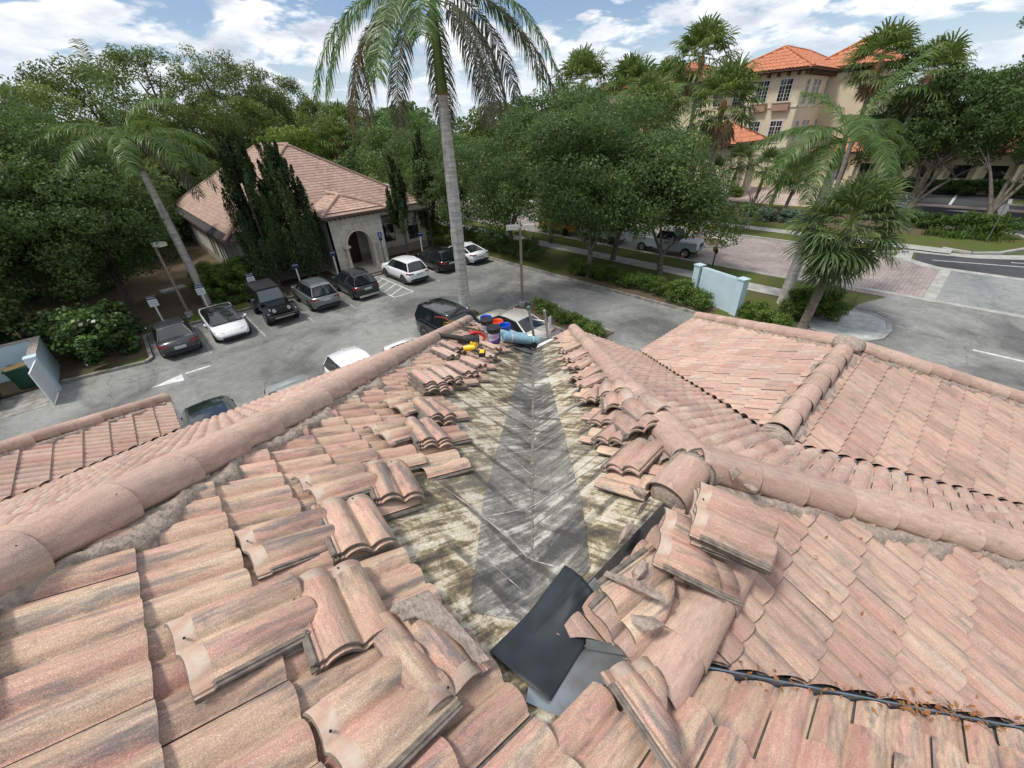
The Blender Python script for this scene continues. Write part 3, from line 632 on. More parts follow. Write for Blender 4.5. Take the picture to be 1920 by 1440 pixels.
tag(place(loose_mesh('concrete_tile', T_WARM, 74, [((-0.1, 0.08, 0), (-0.5, 0.86, 0))]), 'concrete_tile', 's10', 1.24, 0.50, 170, 0.12, (0.03, -0.05)), 'pink cut tile with a crust of mortar on it above the zinc flashing', 'roof tile', GJ)
tag(place(loose_mesh('concrete_tile', T_DULL, 75), 'concrete_tile', 's10', 1.16, 0.47, 176, 0.085, (0.02, -0.04)), 'tile pinned beneath the mortar-crusted cut tile at the ridge end', 'roof tile', GJ)
UPS = place(loose_mesh('concrete_tile', T_WARM, 76, [((0.02, 0.0, 0), (0.62, 0.78, 0))]), 'concrete_tile', 's1', 0.80, 0.13, -108, 0.115, (0.02, -0.12)); tag(UPS, 'cut tile with a grooved left edge lying askew at the bottom of the picture', 'roof tile', GJ)
# the tile with a patch of smeared mortar at the bottom edge, left of centre
MT = stack('s1', 0.18, 0.87, 93, 1, [LW[5]], 'with a grey mortar patch at the bottom edge', GL, l0=0.11)[0]
b = MB(); rs = random.Random(4); top = []
prof = [(0.175, -0.11), (0.19, 0.02), (0.20, 0.10), (0.205, 0.135)]
out_ = [(-0.21, 0.148), (-0.10, 0.15), (0.20, 0.148), (0.21, -0.03), (0.19, -0.06), (0.16, -0.03), (0.12, -0.04), (0.11, 0.02), (0.06, 0.05), (-0.02, 0.085), (-0.10, 0.10), (-0.17, 0.095), (-0.20, 0.11)]
b.prism([(x_, -y_) for x_, y_ in out_], 0.038, 0.047); b.build('mortar_patch', M_MORTAR, MT)
stack('s1', -0.02, 0.76, 4, 1, [LW[1]], 'cut off by the bottom edge of the picture, cream and grey', GL, l0=0.10)
# loose caps, nested end to end
def loosecap(x, y, ang, lift, lab, tilt=(0, 0), me=None):
    o = place(me or random.choice(CAPS), 'ridge_cap', 's10', x, y, ang, lift, tilt); tag(o, lab, 'ridge cap', 'loose half round ridge caps'); return o
loosecap(2.00, 0.26, 180, 0.055, 'loose ridge cap highest of the nested row, next to the stacked tiles', (0.03, 0.04))
loosecap(1.62, 0.25, 180, 0.060, 'loose ridge cap second of the nested row', (0.02, 0.03))
loosecap(1.27, 0.25, 181, 0.065, 'loose ridge cap at the open lower end of the nested row', (-0.02, 0.02), cap_mesh('ridge_cap', 0.125, 0.143, 0.34))
bro = cap_mesh('ridge_cap', 0.118, 0.128, 0.16)
loosecap(1.045, 0.27, 184, 0.03, 'short broken ridge cap poking from the lower end of the nested row', (0.12, 0.02), bro)
# chunks of mortar
MC = 'chunks of old mortar on the broken ridge'
def chunk(x, y, z, r, lab, sq, rot, seed):
    tag(blob('mortar_chunk', (x, y, z), r, M_MORTAR, None, seed, sq, 0.55, rot, 1), lab, 'mortar', MC)
chunk(1.16, 0.50, 7.755, 0.05, 'long splinter of old mortar lying across the crusted cut tile', (4.2, 0.7, 0.6), R(-68), 1)
chunk(1.07, 0.36, 7.71, 0.04, 'pointed mortar splinter overhanging the nested ridge caps', (2.3, 0.9, 0.6), R(-58), 2)
chunk(1.26, 0.52, 7.745, 0.035, 'small crumb of mortar in the middle of the cut tile', (1.5, 0.8, 0.8), R(10), 3)
chunk(1.45, 0.46, 7.72, 0.05, 'mortar piece lodged between the cut tile and the ridge caps', (1.9, 0.8, 0.7), R(35), 4)
chunk(1.42, 0.70, 7.75, 0.035, 'flake of mortar standing along the stripped ridge', (2.6, 0.6, 1.0), R(5), 5)
chunk(1.62, 0.74, 7.73, 0.03, 'thin mortar strip along the edge of the stripped ridge', (3.6, 0.6, 0.8), R(2), 6)
chunk(2.27, 0.47, 7.73, 0.04, 'upright wedge of broken mortar behind the stacked tiles', (0.6, 0.9, 1.6), R(20), 7)
chunk(2.33, 0.36, 7.66, 0.035, 'mortar scrap at the foot of the upright wedge', (1.4, 0.9, 0.5), R(60), 8)
chunk(1.78, 0.86, 7.68, 0.035, 'ridge-side lump of mortar at the end of the last fixed tile', (1.8, 0.7, 0.7), R(80), 9)
chunk(3.02, 1.62, 7.42, 0.05, 'broken white mortar in the slumped row of tiles', (1.6, 0.9, 0.5), R(40), 10)
chunk(2.88, 1.55, 7.44, 0.04, 'second white mortar scrap in the slumped row of tiles', (1.2, 0.8, 0.5), R(10), 11)
# black rubber cloth and the zinc under it
def sheet_on(name, pts, m, parent=None, h=0.02, kfun=None, lab=None, cat=None, wr=0.0, th=0.003, sub=26):
    """cloth-like sheet from 4 plan corner points following the roof"""
    (ax, ay), (bx_, by), (cx, cy), (dx, dy) = pts; V = []; n = sub; rs = random.Random(8)
    for i in range(n+1):
        for j in range(n+1):
            s, t = i/n, j/n
            x = (ax*(1-s)+bx_*s)*(1-t)+(dx*(1-s)+cx*s)*t; y = (ay*(1-s)+by*s)*(1-t)+(dy*(1-s)+cy*s)*t
            z = kfun(x, y)+h
            if wr: z += wr*(0.5+0.5*math.sin(9*s+5*t+1.3*math.sin(7*t)))*(0.4+0.6*math.exp(-((s-.55)**2+(t-.75)**2)*9))+wr*.5*max(0, math.sin(23*s-9*t))*math.exp(-((s-.5)**2+(t-.9)**2)*14)
            V.append((x, y, z))
    F = [(i*(n+1)+j, (i+1)*(n+1)+j, (i+1)*(n+1)+j+1, i*(n+1)+j+1) for i in range(n) for j in range(n)]
    me = npmesh(name, V, F, [m], None, True); o = link(name, me, parent)
    md = o.modifiers.new('Solidify', 'SOLIDIFY'); md.thickness = th; md.offset = 1
    if lab: tag(o, lab, cat)
    return o
zroof = lambda x, y: max(zs('s1', x, y), zs('s2', x, y) if x < 2.3 and y > .70 else (zs('s10', x, y) if x+y > 1.35 else -9))
def zsoft(x, y): return max(zroof(x, y), sum(zroof(x+dx, y+dy) for dx in (-.03, 0, .03) for dy in (-.03, 0, .03))/9)
M_CLOTH = mat('black_rubber_cloth', (0.032, 0.040, 0.046), 0.55, var=0.2, scale=5, bmp=0.15, bscale=25, spec=0.45)
sheet_on('rubber_sheet', [(0.45, 0.76), (0.52, 0.46), (1.04, 0.58), (1.10, 0.88)], M_CLOTH, None, 0.014, zsoft, 'rumpled black rubber sheet over the top of the stripped valley', 'rubber sheet', 0.026, 0.002)
b = MB()
q = [(0.50, 0.47), (1.00, 0.36), (1.16, 0.20), (1.16, 0.62), (0.78, 0.66)]
b.poly([(x, y, zs('s1', x, y)+0.012) for x, y in [(0.44, 0.52), (0.52, 0.385), (1.02, 0.35), (0.68, 0.69)]][::1])
b.poly([(x, y, zs('s10', x, y)+0.014) for x, y in [(0.68, 0.69), (1.02, 0.35), (1.12, 0.42), (1.12, 0.69)]][::1])
b.poly([(x, y, z) for x, y, z in [(0.84, 0.52, zs('s1', .84, .52)+.02), (1.03, 0.34, zs('s1', 1.03, .34)+.02), (1.05, 0.36, zs('s1', 1.03, .34)+.06), (0.86, 0.54, zs('s1', .84, .52)+.06)]])
b.build('zinc_flashing', M_ZINC, roofb)
# white eave flashing at the foot of the stripped valley
M_WHITE = mat('white_painted_metal', (0.80, 0.82, 0.83), 0.35, var=0.03)
b = MB()
b.bx(6.545, 6.63, 6.60, 7.35, 4.775, 4.80); b.bx(6.545, 7.75, 6.60, 6.70, 4.775, 4.802); b.bx(6.60, 6.64, 6.705, 7.35, 4.66, 4.774); b.bx(6.64, 7.75, 6.665, 6.70, 4.66, 4.774)
b.build('eave_flashing', M_WHITE, roofb)
# dead leaves in the right valley
M_LEAF = mat('dead_leaf', (0.20, 0.065, 0.025), 0.7, col2=(0.33, 0.15, 0.04), scale=60)
V = []; F = []; rs = np.random.RandomState(5)
for i in range(800):
    t = rs.rand()**0.8*3.0; off = rs.randn()*0.032; x = 1.30+t*0.7071*1.0; y = 0.05-t*0.7071*1.0
    dens = 0.12+0.9*(math.sin(t*6.0+1)*.5+.5)*(0.2+t/1.8)
    if rs.rand() > dens: continue
    x += off*.7; y += off*.7; z = max(zs('s1', x, y), zs('s10', x, y))+rs.rand()*0.05+.055
    a = rs.rand()*6.28; l = .008+rs.rand()*.013; w = l*.38; ax = np.array([math.cos(a), math.sin(a), rs.randn()*.4]); bx2 = np.array([-math.sin(a), math.cos(a), rs.randn()*.5]); c0 = np.array([x, y, z]); k = len(V)
    V += [c0-ax*l, c0+bx2*w+np.array([0, 0, .003]), c0+ax*l, c0-bx2*w]; F.append((k, k+1, k+2, k+3))
tag(link('dead_leaves', npmesh('dead_leaves', V, F, [M_LEAF])), 'brown dead leaves gathered along the right valley flashing', 'leaves', kind='stuff')
V = []; F = []
for i in range(34):
    x, y = rs.uniform(1.2, 3.6), rs.uniform(-2.4, .4)
    if not 1.5 < x+y < 2.8: continue
    z = zs('s10', x, y)+.068; a = rs.rand()*6.28; l = .02; ax = np.array([math.cos(a), math.sin(a), 0.2])*l; bx2 = np.array([-math.sin(a), math.cos(a), .3])*l*.35; c0 = np.array([x, y, z]); k = len(V)
    V += [c0-ax, c0+bx2, c0+ax, c0-bx2]; F.append((k, k+1, k+2, k+3))
tag(link('dead_leaves', npmesh('dead_leaves', V, F, [M_LEAF])), 'few single brown leaves scattered on the right hand slope', 'leaves', kind='stuff')
# ============================================================ GROUND, ROADS
def g_asphalt(name, base, dark, light, stain=0.5):
    m, t, b = base_mat(name, 0.92, 0, 0.25); v = posvec(t)
    n1 = noise(t, v, 0.16, 5, 0.62, 0.8); n2 = noise(t, vscale(t, v, (1, 0.35, 1)), 0.45, 6, 0.65, 1.2); n3 = noise(t, v, 9.0, 4, 0.7)
    c = ramp(t, n1, [(0.36, dark), (0.47, base), (0.60, light)])
    c = mixc(t, ramp(t, n2, [(0.53, 0.0), (0.72, stain)]), c, tuple(x*0.42 for x in dark))
    c = mixc(t, 1.0, c, ramp(t, n3, [(0.3, 0.86), (0.7, 1.14)]), 'MULTIPLY')
    n5 = noise(t, v, 2.2, 6, 0.75, 0.5); c = mixc(t, 1.0, c, ramp(t, n5, [(0.35, 0.84), (0.65, 1.14)]), 'MULTIPLY')
    n4 = noise(t, v, 55.0, 2, 0.7); c = mixc(t, 0.6, c, ramp(t, n4, [(0.3, 0.75), (0.7, 1.3)]), 'MULTIPLY')
    # tyre scuffs and hairline cracks
    vo = N(t, 'ShaderNodeTexVoronoi', feature='DISTANCE_TO_EDGE'); vo.inputs['Scale'].default_value = 0.16
    dd = N(t, 'ShaderNodeVectorMath', operation='ADD'); nn = N(t, 'ShaderNodeTexNoise'); nn.inputs['Scale'].default_value = 0.5; nn.inputs['Detail'].default_value = 6; t.links.new(v, nn.inputs['Vector'])
    sc_ = N(t, 'ShaderNodeVectorMath', operation='SCALE'); t.links.new(nn.outputs['Color'], sc_.inputs[0]); sc_.inputs['Scale'].default_value = 5.0
    t.links.new(v, dd.inputs[0]); t.links.new(sc_.outputs[0], dd.inputs[1]); t.links.new(dd.outputs[0], vo.inputs['Vector'])
    c = mixc(t, ramp(t, vo.outputs['Distance'], [(0.0, 0.6), (0.006, 0.0)]), c, tuple(x*0.4 for x in dark))
    t.links.new(c, b.inputs['Base Color']); bump(t, b, n4, 0.25, 0.01); return m
M_ASPH = g_asphalt('worn_asphalt', (0.185, 0.188, 0.176), (0.115, 0.118, 0.113), (0.25, 0.252, 0.235), 0.5)
M_STREET = g_asphalt('pale_street', (0.22, 0.23, 0.225), (0.14, 0.15, 0.15), (0.26, 0.265, 0.26), 0.25)
M_NEWASPH = g_asphalt('new_asphalt', (0.055, 0.058, 0.063), (0.045, 0.048, 0.052), (0.07, 0.073, 0.078), 0.1)
M_CONC = mat('concrete', (0.40, 0.40, 0.37), 0.9, col2=(0.27, 0.27, 0.25), scale=1.6, bmp=0.2)
M_CONCW = mat('whitewashed_concrete', (0.55, 0.56, 0.53), 0.9, col2=(0.36, 0.37, 0.35), scale=2.2, bmp=0.2)
M_KERB = mat('kerb_concrete', (0.33, 0.32, 0.29), 0.9, col2=(0.15, 0.14, 0.125), scale=2.5, bmp=0.3)
M_PAINT = mat('road_paint', (0.66, 0.67, 0.66), 0.7, col2=(0.45, 0.46, 0.45), scale=3)
M_PAINT2 = mat('worn_road_paint', (0.42, 0.43, 0.42), 0.8, col2=(0.16, 0.165, 0.165), scale=5)
def g_pavers(name, c1, c2, mortar_c, s=4.6):
    m, t, b = base_mat(name, 0.85, 0, 0.3); br = N(t, 'ShaderNodeTexBrick'); t.links.new(vscale(t, posvec(t), (1, 1, 0)), br.inputs['Vector'])
    br.inputs['Color1'].default_value = (*c1, 1); br.inputs['Color2'].default_value = (*c2, 1); br.inputs['Mortar'].default_value = (*mortar_c, 1)
    br.inputs['Scale'].default_value = s/2; br.inputs['Mortar Size'].default_value = 0.03; br.inputs['Brick Width'].default_value = 1.0; br.inputs['Row Height'].default_value = 0.5
    f = noise(t, posvec(t), 0.35, 5, 0.65, 0.8)
    c = mixc(t, 1.0, br.outputs[0], ramp(t, f, [(0.35, 0.72), (0.65, 1.15)]), 'MULTIPLY'); t.links.new(c, b.inputs['Base Color']); return m
M_PAVER = g_pavers('street_pavers', (0.34, 0.29, 0.265), (0.28, 0.235, 0.22), (0.17, 0.155, 0.145), 4.6)
M_PAVER2 = g_pavers('pink_pavers', (0.50, 0.38, 0.33), (0.44, 0.34, 0.30), (0.32, 0.26, 0.23), 4.6)
def g_grass(name, g1, g2, soil):
    m, t, b = base_mat(name, 0.95, 0, 0.1); v = posvec(t)
    c = ramp(t, noise(t, v, 14.0, 5, 0.7), [(0.3, g1), (0.7, g2)])
    c = mixc(t, ramp(t, noise(t, v, 0.55, 5, 0.65, 0.5), [(0.45, 0.0), (0.66, 0.85)]), c, soil)
    t.links.new(c, b.inputs['Base Color']); bump(t, b, noise(t, v, 30, 3, 0.7), 0.8, 0.05); return m
M_GRASS = g_grass('lawn_grass', (0.055, 0.085, 0.018), (0.12, 0.15, 0.04), (0.12, 0.095, 0.05))
M_MULCH = g_grass('pine_straw', (0.10, 0.072, 0.048), (0.17, 0.125, 0.09), (0.085, 0.09, 0.04))
M_LAND = g_grass('distant_ground', (0.06, 0.085, 0.03), (0.10, 0.12, 0.045), (0.14, 0.115, 0.07))
def sheet(name, pts, z, m):
    b_ = MB(); b_.poly([(x, y, z) for x, y in pts], 0); return tag(b_.build(name, m), kind='structure')
def rect(name, x0, x1, y0, y1, z, m): return sheet(name, [(x0, y0), (x1, y0), (x1, y1), (x0, y1)], z, m)
sheet('ground', [(-900, -900), (1400, -900), (1400, 1400), (-900, 1400)], -0.03, M_LAND)
rect('parking_lot', -60, 22.45, -60, 31.25, 0.0, M_ASPH)
sheet('road_apron', [(22.45, -60), (33.0, -60), (33.0, 1.8), (30, 3.0), (22.45, 3.6)], 0.004, M_ASPH)
rect('pine_straw_bed', -40, 22.4, 31.4, 60, 0.06, M_MULCH)
rect('grass_strip', -1.5, 6.2, 31.45, 33.2, 0.075, M_GRASS)
sheet('planting_strip', [(22.65, 3.6), (25.0, 2.9), (31.6, 3.4), (31.9, 6), (31.9, 90), (22.65, 90)], 0.07, M_GRASS)
rect('mulch_bed', 22.7, 25.3, 8.5, 20, 0.085, M_MULCH)
rect('pavement', 28.1, 29.6, 4.6, 120, 0.10, M_CONC)
# kerbs: real steps
def kerb(pts, w=0.16, h=0.14, m=M_KERB, name='kerb', z=0.0):
    b_ = MB()
    for (x0, y0), (x1, y1) in zip(pts, pts[1:]):
        d = Vector((x1-x0, y1-y0, 0)); l = d.length; d.normalize(); s = Vector((-d.y, d.x, 0))*w/2; o = Vector((x0, y0, 0)); e = Vector((x1, y1, 0))+d*0.01
        vs = [o-s, e-s, e+s, o+s]; b_.add([(v.x, v.y, z-0.02) for v in vs]+[(v.x, v.y, z+h) for v in vs], [(4, 5, 6, 7), (0, 1, 5, 4), (1, 2, 6, 5), (2, 3, 7, 6), (3, 0, 4, 7)])
    return tag(b_.build(name, m), kind='structure')
kerb([(-1.55, 31.3), (22.3, 31.3)]); kerb([(22.55, 34), (22.55, 4.2), (22.9, 3.5), (24.0, 2.6)])
kerb([(-5.2, 27.6), (-3.2, 27.25), (-1.9, 27.0), (-1.62, 27.3), (-1.62, 31.3)])
rect('planting_island', -12, -1.7, 27.75, 31.4, 0.08, M_MULCH)
sheet('planting_island_edge', [(-5.0, 27.66), (-1.95, 27.1), (-1.7, 27.4), (-1.7, 27.76), (-5, 27.76)], 0.085, M_GRASS)
# concrete nose of the strip
nose = [(24.2, 3.9), (24.0, 2.7), (24.3, 1.85), (25.3, 1.25), (26.6, 1.15), (27.8, 1.45), (28.3, 2.1), (28.3, 3.0), (27.2, 3.9), (25.6, 4.5)]
b = MB(); b.prism(nose, 0.0, 0.13); tag(b.build('traffic_island', M_CONCW), kind='structure')
kerb([(23.95, 2.8), (24.25, 1.78), (25.28, 1.15), (26.62, 1.05), (27.85, 1.36), (28.4, 2.1), (28.4, 3.2)], 0.2, 0.15, M_CONC)
# street
rect('street', 32.2, 42.4, 0.6, 160, 0.002, M_PAVER); rect('street_band', 32.9, 40.6, 0.06, 0.6, 0.006, M_CONC)
rect('street_south', 33.4, 40.6, -60, 0.06, 0.002, M_STREET)
rect('gutter_band', 32.95, 33.4, -60, 6.0, 0.010, M_CONC); kerb([(32.1, 160), (32.1, 7.5), (32.6, 6.0)], 0.3, 0.10, M_CONC)
sheet('far_gutter', [(40.55, -60), (41.2, -60), (41.2, 0.8), (42.2, 2.4), (44.6, 2.6), (45.2, -1.0), (47.5, -4.8), (48.6, -4.0), (46.2, -0.6), (45.4, 3.0), (43.3, 8), (42.4, 8), (42.3, 3.4), (40.55, 1.4)], 0.012, M_CONC)
kerb([(42.5, 160), (42.5, 8), (42.9, 4.5), (44.3, 2.9)], 0.2, 0.14, M_CONC)
sheet('side_road', [(41.2, -60), (80, -60), (80, -3.5), (54, -3.5), (49.2, -4.4), (46.2, -1.0), (44.5, 2.35), (42.3, 2.2), (41.2, 0.7)], 0.006, M_NEWASPH)
rect('verge', 42.7, 45.3, 3.4, 160, 0.06, M_GRASS); rect('far_pavement', 45.3, 46.9, 0.6, 160, 0.09, M_CONC)
sheet('far_lawn', [(46.95, 160), (46.95, 1.0), (46.5, -0.4), (47.6, -1.8), (50.0, -3.0), (52.5, -3.4), (55.0, -2.6), (56.0, 0), (56, 6.5), (60.5, 12), (60.5, 160)], 0.07, M_GRASS)
sheet('far_bed', [(49.5, 40), (49.5, 12), (51.0, 3.5), (51.6, -1.4), (54.6, -1.9), (55.4, 0), (55.4, 6), (58.5, 12), (58.5, 40)], 0.08, M_MULCH)
kerb([(46.95, 1.2), (46.4, -0.5), (47.5, -1.9), (50.0, -3.15), (52.6, -3.55), (55.2, -2.7), (56.15, 0), (56.15, 6.5), (60.6, 12)], 0.3, 0.15, M_CONC)
rect('far_parking_lot', 56.2, 81, -30, 9.5, 0.008, M_NEWASPH); rect('driveway', 60.8, 90, 9.6, 70, 0.010, M_PAVER2); rect('brick_band', 67.6, 69.4, -30, 9.5, 0.014, M_PAVER2)
rect('far_grass', 72.3, 76, -14, -1.6, 0.05, M_GRASS); kerb([(72.2, -14), (72.2, -1.5), (76, -1.5)], 0.3, 0.14, M_CONC)
rect('far_road', 20, 110, 118, 126, 0.02, M_CONCW)
# painted markings
mk = MB()
def stripe(x0, y0, x1, y1, w, z=0.012, m=0):
    d = Vector((x1-x0, y1-y0)); d.normalize(); s = Vector((-d.y, d.x))*w/2
    mk.add([(x0-s.x, y0-s.y, z), (x1-s.x, y1-s.y, z), (x1+s.x, y1+s.y, z), (x0+s.x, y0+s.y, z)], [(0, 1, 2, 3)], m)
for x in (0.85, 3.6, 6.4, 9.2, 18.0, 20.6): stripe(x, 25.6, x, 30.9, 0.10, m=1)
stripe(11.95, 25.6, 11.95, 30.6, 0.10, m=0); stripe(13.45, 25.6, 13.45, 30.6, 0.10, m=0); stripe(16.0, 26, 16.0, 30.6, .10, m=1)
stripe(11.95, 25.62, 13.45, 25.62, .1, .013)
for k in range(5): stripe(12.02, 26.2+k*1.0, 13.4, 27.1+k*1.0, 0.10, .013)
for x in (-1.45, 1.25, 3.95, 6.7, 9.4, 12.05): stripe(x, 13.2, x, 18.6, 0.12, m=0 if x < 0 else 1)
stripe(-0.55, 24.0, 0.48, 24.0+0.0, 0.17, m=0)
mk.add([(-2.0, 23.6, .012), (-0.72, 23.22, .012), (-0.72, 24.1, .012)], [(0, 1, 2)], 0)
stripe(26.7, -8.5, 26.75, -2.0, 0.18); stripe(42.9, 1.3, 45.8, -8, .12, .014); stripe(45.2, -2.6, 47.5, -9, .12, .014); stripe(47.8, -4.5, 48.6, -8, .45, .014)
for x, s in ((65.9, 1), (61.6, -1)):
    stripe(x, 1.5-s*0.2, x, 1.5-s*3.0, 0.28, .02); mk.add([(x-.6, 1.5-s*.3, .02), (x, 1.5+s*1.7, .02), (x+.6, 1.5-s*.3, .02)], [(0, 1, 2) if s < 0 else (2, 1, 0)], 0)
stripe(69.8, 3.0, 79.5, 3.2, .25, .02); stripe(69.8, -5, 79.5, -5, .25, .02)
tag(mk.build('road_markings', [M_PAINT, M_PAINT2]), kind='structure')
# drain at the foot of the leaning palm
b = MB(org=(24.15, 3.7, 0)); b.prism([(23.7, 3.35), (24.6, 3.35), (24.6, 4.0), (23.7, 4.0)], 0.0, 0.11); b.build('drain_grate', M_CONC)
o = bpy.data.objects['drain_grate']; o.location = (24.15, 3.7, 0); tag(o, 'square concrete drain box beside the leaning palm trunk', 'drain')
b = MB(); b.prism([(-.33, -.22), (.33, -.22), (.33, .22), (-.33, .22)], 0.11, 0.114); b.build('grate', M_HOLE, o)
# ============================================================ VEGETATION
def leaf_mat(name, dark, mid, light, trans=0.3, rough=0.55):
    m = bpy.data.materials.new(name); m.use_nodes = True; t = m.node_tree; t.nodes.clear(); MATS[name] = m
    o = N(t, 'ShaderNodeOutputMaterial'); b = N(t, 'ShaderNodeBsdfPrincipled'); b.inputs['Roughness'].default_value = rough; b.inputs['Specular IOR Level'].default_value = 0.35
    tr = N(t, 'ShaderNodeBsdfTranslucent'); mx = N(t, 'ShaderNodeMixShader'); mx.inputs[0].default_value = trans
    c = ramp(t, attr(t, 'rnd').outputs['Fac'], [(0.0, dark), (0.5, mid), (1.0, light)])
    t.links.new(c, b.inputs['Base Color']); t.links.new(mixc(t, 0.5, c, (light[0]*1.3, light[1]*1.4, light[2])), tr.inputs[0])
    t.links.new(b.outputs[0], mx.inputs[1]); t.links.new(tr.outputs[0], mx.inputs[2]); t.links.new(mx.outputs[0], o.inputs[0]); return m
LF_OAK = leaf_mat('oak_leaves', (0.034, 0.068, 0.020), (0.074, 0.128, 0.038), (0.145, 0.215, 0.066), 0.38)
LF_PINE = leaf_mat('pine_needles', (0.035, 0.062, 0.014), (0.085, 0.13, 0.026), (0.19, 0.24, 0.055))
LF_YEL = leaf_mat('yellow_green_leaves', (0.05, 0.09, 0.012), (0.11, 0.17, 0.02), (0.20, 0.27, 0.04))
LF_HEDGE = leaf_mat('hedge_leaves', (0.026, 0.056, 0.010), (0.06, 0.115, 0.018), (0.14, 0.21, 0.035))
LF_GRAPE = leaf_mat('round_leaves', (0.016, 0.040, 0.012), (0.040, 0.088, 0.024), (0.14, 0.22, 0.06), 0.2, 0.35)
LF_CYP = leaf_mat('cypress_foliage', (0.014, 0.030, 0.008), (0.030, 0.056, 0.014), (0.065, 0.095, 0.02), 0.15, 0.8)
LF_PALM = leaf_mat('palm_fronds', (0.028, 0.060, 0.015), (0.07, 0.13, 0.028), (0.18, 0.26, 0.06), 0.3, 0.42)
LF_SABAL = leaf_mat('fan_fronds', (0.035, 0.065, 0.022), (0.085, 0.135, 0.045), (0.24, 0.30, 0.12), 0.3, 0.45)
LF_WASH = leaf_mat('tall_fan_fronds', (0.035, 0.068, 0.012), (0.09, 0.145, 0.03), (0.22, 0.27, 0.09), 0.3, 0.5)
LF_DEAD = leaf_mat('dead_fronds', (0.13, 0.085, 0.05), (0.26, 0.20, 0.14), (0.42, 0.26, 0.07), 0.15, 0.8)
LF_DRY = leaf_mat('greying_fronds', (0.05, 0.06, 0.035), (0.13, 0.125, 0.085), (0.28, 0.25, 0.19), 0.2, 0.7)
LF_BLUE = leaf_mat('blue_green_leaves', (0.05, 0.08, 0.06), (0.10, 0.15, 0.11), (0.18, 0.24, 0.17))
M_BARK = mat('grey_bark', (0.16, 0.135, 0.11), 0.95, col2=(0.07, 0.058, 0.045), scale=5, bmp=0.8, bscale=14)
def g_palmbark(name, a, b_, ring=22.0):
    m, t, b = base_mat(name, 0.9, 0, 0.2); v = objvec(t)
    n1 = noise(t, vscale(t, v, (1.2, 1.2, ring)), 1.0, 4, 0.65, 0.4); n2 = noise(t, vscale(t, v, (5, 5, 0.8)), 1.0, 5, 0.7)
    c = mixc(t, ramp(t, n1, [(0.38, 0.0), (0.62, 1.0)]), a, b_); c = mixc(t, 1.0, c, ramp(t, n2, [(0.3, 0.65), (0.7, 1.2)]), 'MULTIPLY')
    t.links.new(c, b.inputs['Base Color']); bump(t, b, n1, 0.6, 0.02); return m
M_ROYAL = g_palmbark('royal_palm_trunk', (0.56, 0.54, 0.50), (0.36, 0.34, 0.31), 9.0)
M_SHAFT = mat('green_crownshaft', (0.10, 0.15, 0.02), 0.4, col2=(0.05, 0.085, 0.012), scale=3, stretch=(4, 4, .6))
M_SABALT = g_palmbark('cabbage_palm_trunk', (0.24, 0.20, 0.165), (0.12, 0.095, 0.075), 8.0)
M_WASHT = g_palmbark('fan_palm_trunk', (0.30, 0.27, 0.24), (0.19, 0.165, 0.145), 7.0)
M_BOOT = mat('brown_palm_fibre', (0.16, 0.07, 0.03), 0.95, col2=(0.28, 0.16, 0.08), scale=14)
def leaves(name, C, rad, n, size, m, seed, parent=None, org=(0, 0, 0), asp=0.6, upbias=0.3, fill=0.55, rnd_shift=0.0, topl=0.25):
    """n leaf clumps around clump centres C (k,3) with radii rad; each leaf a small folded quad"""
    rs = np.random.RandomState(seed); C = np.asarray(C, float); k = len(C); rad = np.broadcast_to(np.asarray(rad, float), (k,))
    w = rad**2; idx = rs.choice(k, n, p=w/w.sum())
    d = rs.randn(n, 3); d /= np.linalg.norm(d, axis=1)[:, None]; r = (fill+(1-fill)*rs.rand(n)**0.5)
    pos = C[idx]+d*(rad[idx]*r)[:, None]*np.array([1, 1, 0.72])
    nrm = d+rs.randn(n, 3)*0.75; nrm[:, 2] += upbias; nrm /= np.linalg.norm(nrm, axis=1)[:, None]
    a = np.cross(nrm, rs.randn(n, 3)); a /= np.linalg.norm(a, axis=1)[:, None]; b = np.cross(nrm, a)
    s = size*(0.6+0.8*rs.rand(n))[:, None]
    V = np.stack([pos-a*s, pos+b*s*asp, pos+a*s, pos-b*s*asp], 1).reshape(-1, 3)-np.array(org)
    F = np.arange(4*n).reshape(-1, 4)
    cl = rs.rand(k)*0.5
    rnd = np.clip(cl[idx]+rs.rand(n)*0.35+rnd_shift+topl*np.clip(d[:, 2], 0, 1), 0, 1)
    me = npmesh(name, V, F, [m], None, False, {'rnd': ('FLOAT', 'POINT', np.repeat(rnd, 4))})
    return link(name, me, parent)
def clumps(ells, n, seed, r=(0.7, 1.3), inner=0.25):
    rs = np.random.RandomState(seed); ells = [np.array(e, float) for e in ells]; vol = np.array([e[3]*e[4]+e[4]*e[5] for e in ells]); C = []; Rr = []
    for i in range(n):
        e = ells[rs.choice(len(ells), p=vol/vol.sum())]; d = rs.randn(3); d /= np.linalg.norm(d); d[2] = d[2] if d[2] > -0.75 else -d[2]
        k = rs.uniform(0.78, 1.02) if rs.rand() > inner else rs.uniform(0.3, 0.75)
        C.append(e[:3]+d*e[3:6]*k); Rr.append(rs.uniform(*r))
    return np.array(C), np.array(Rr)
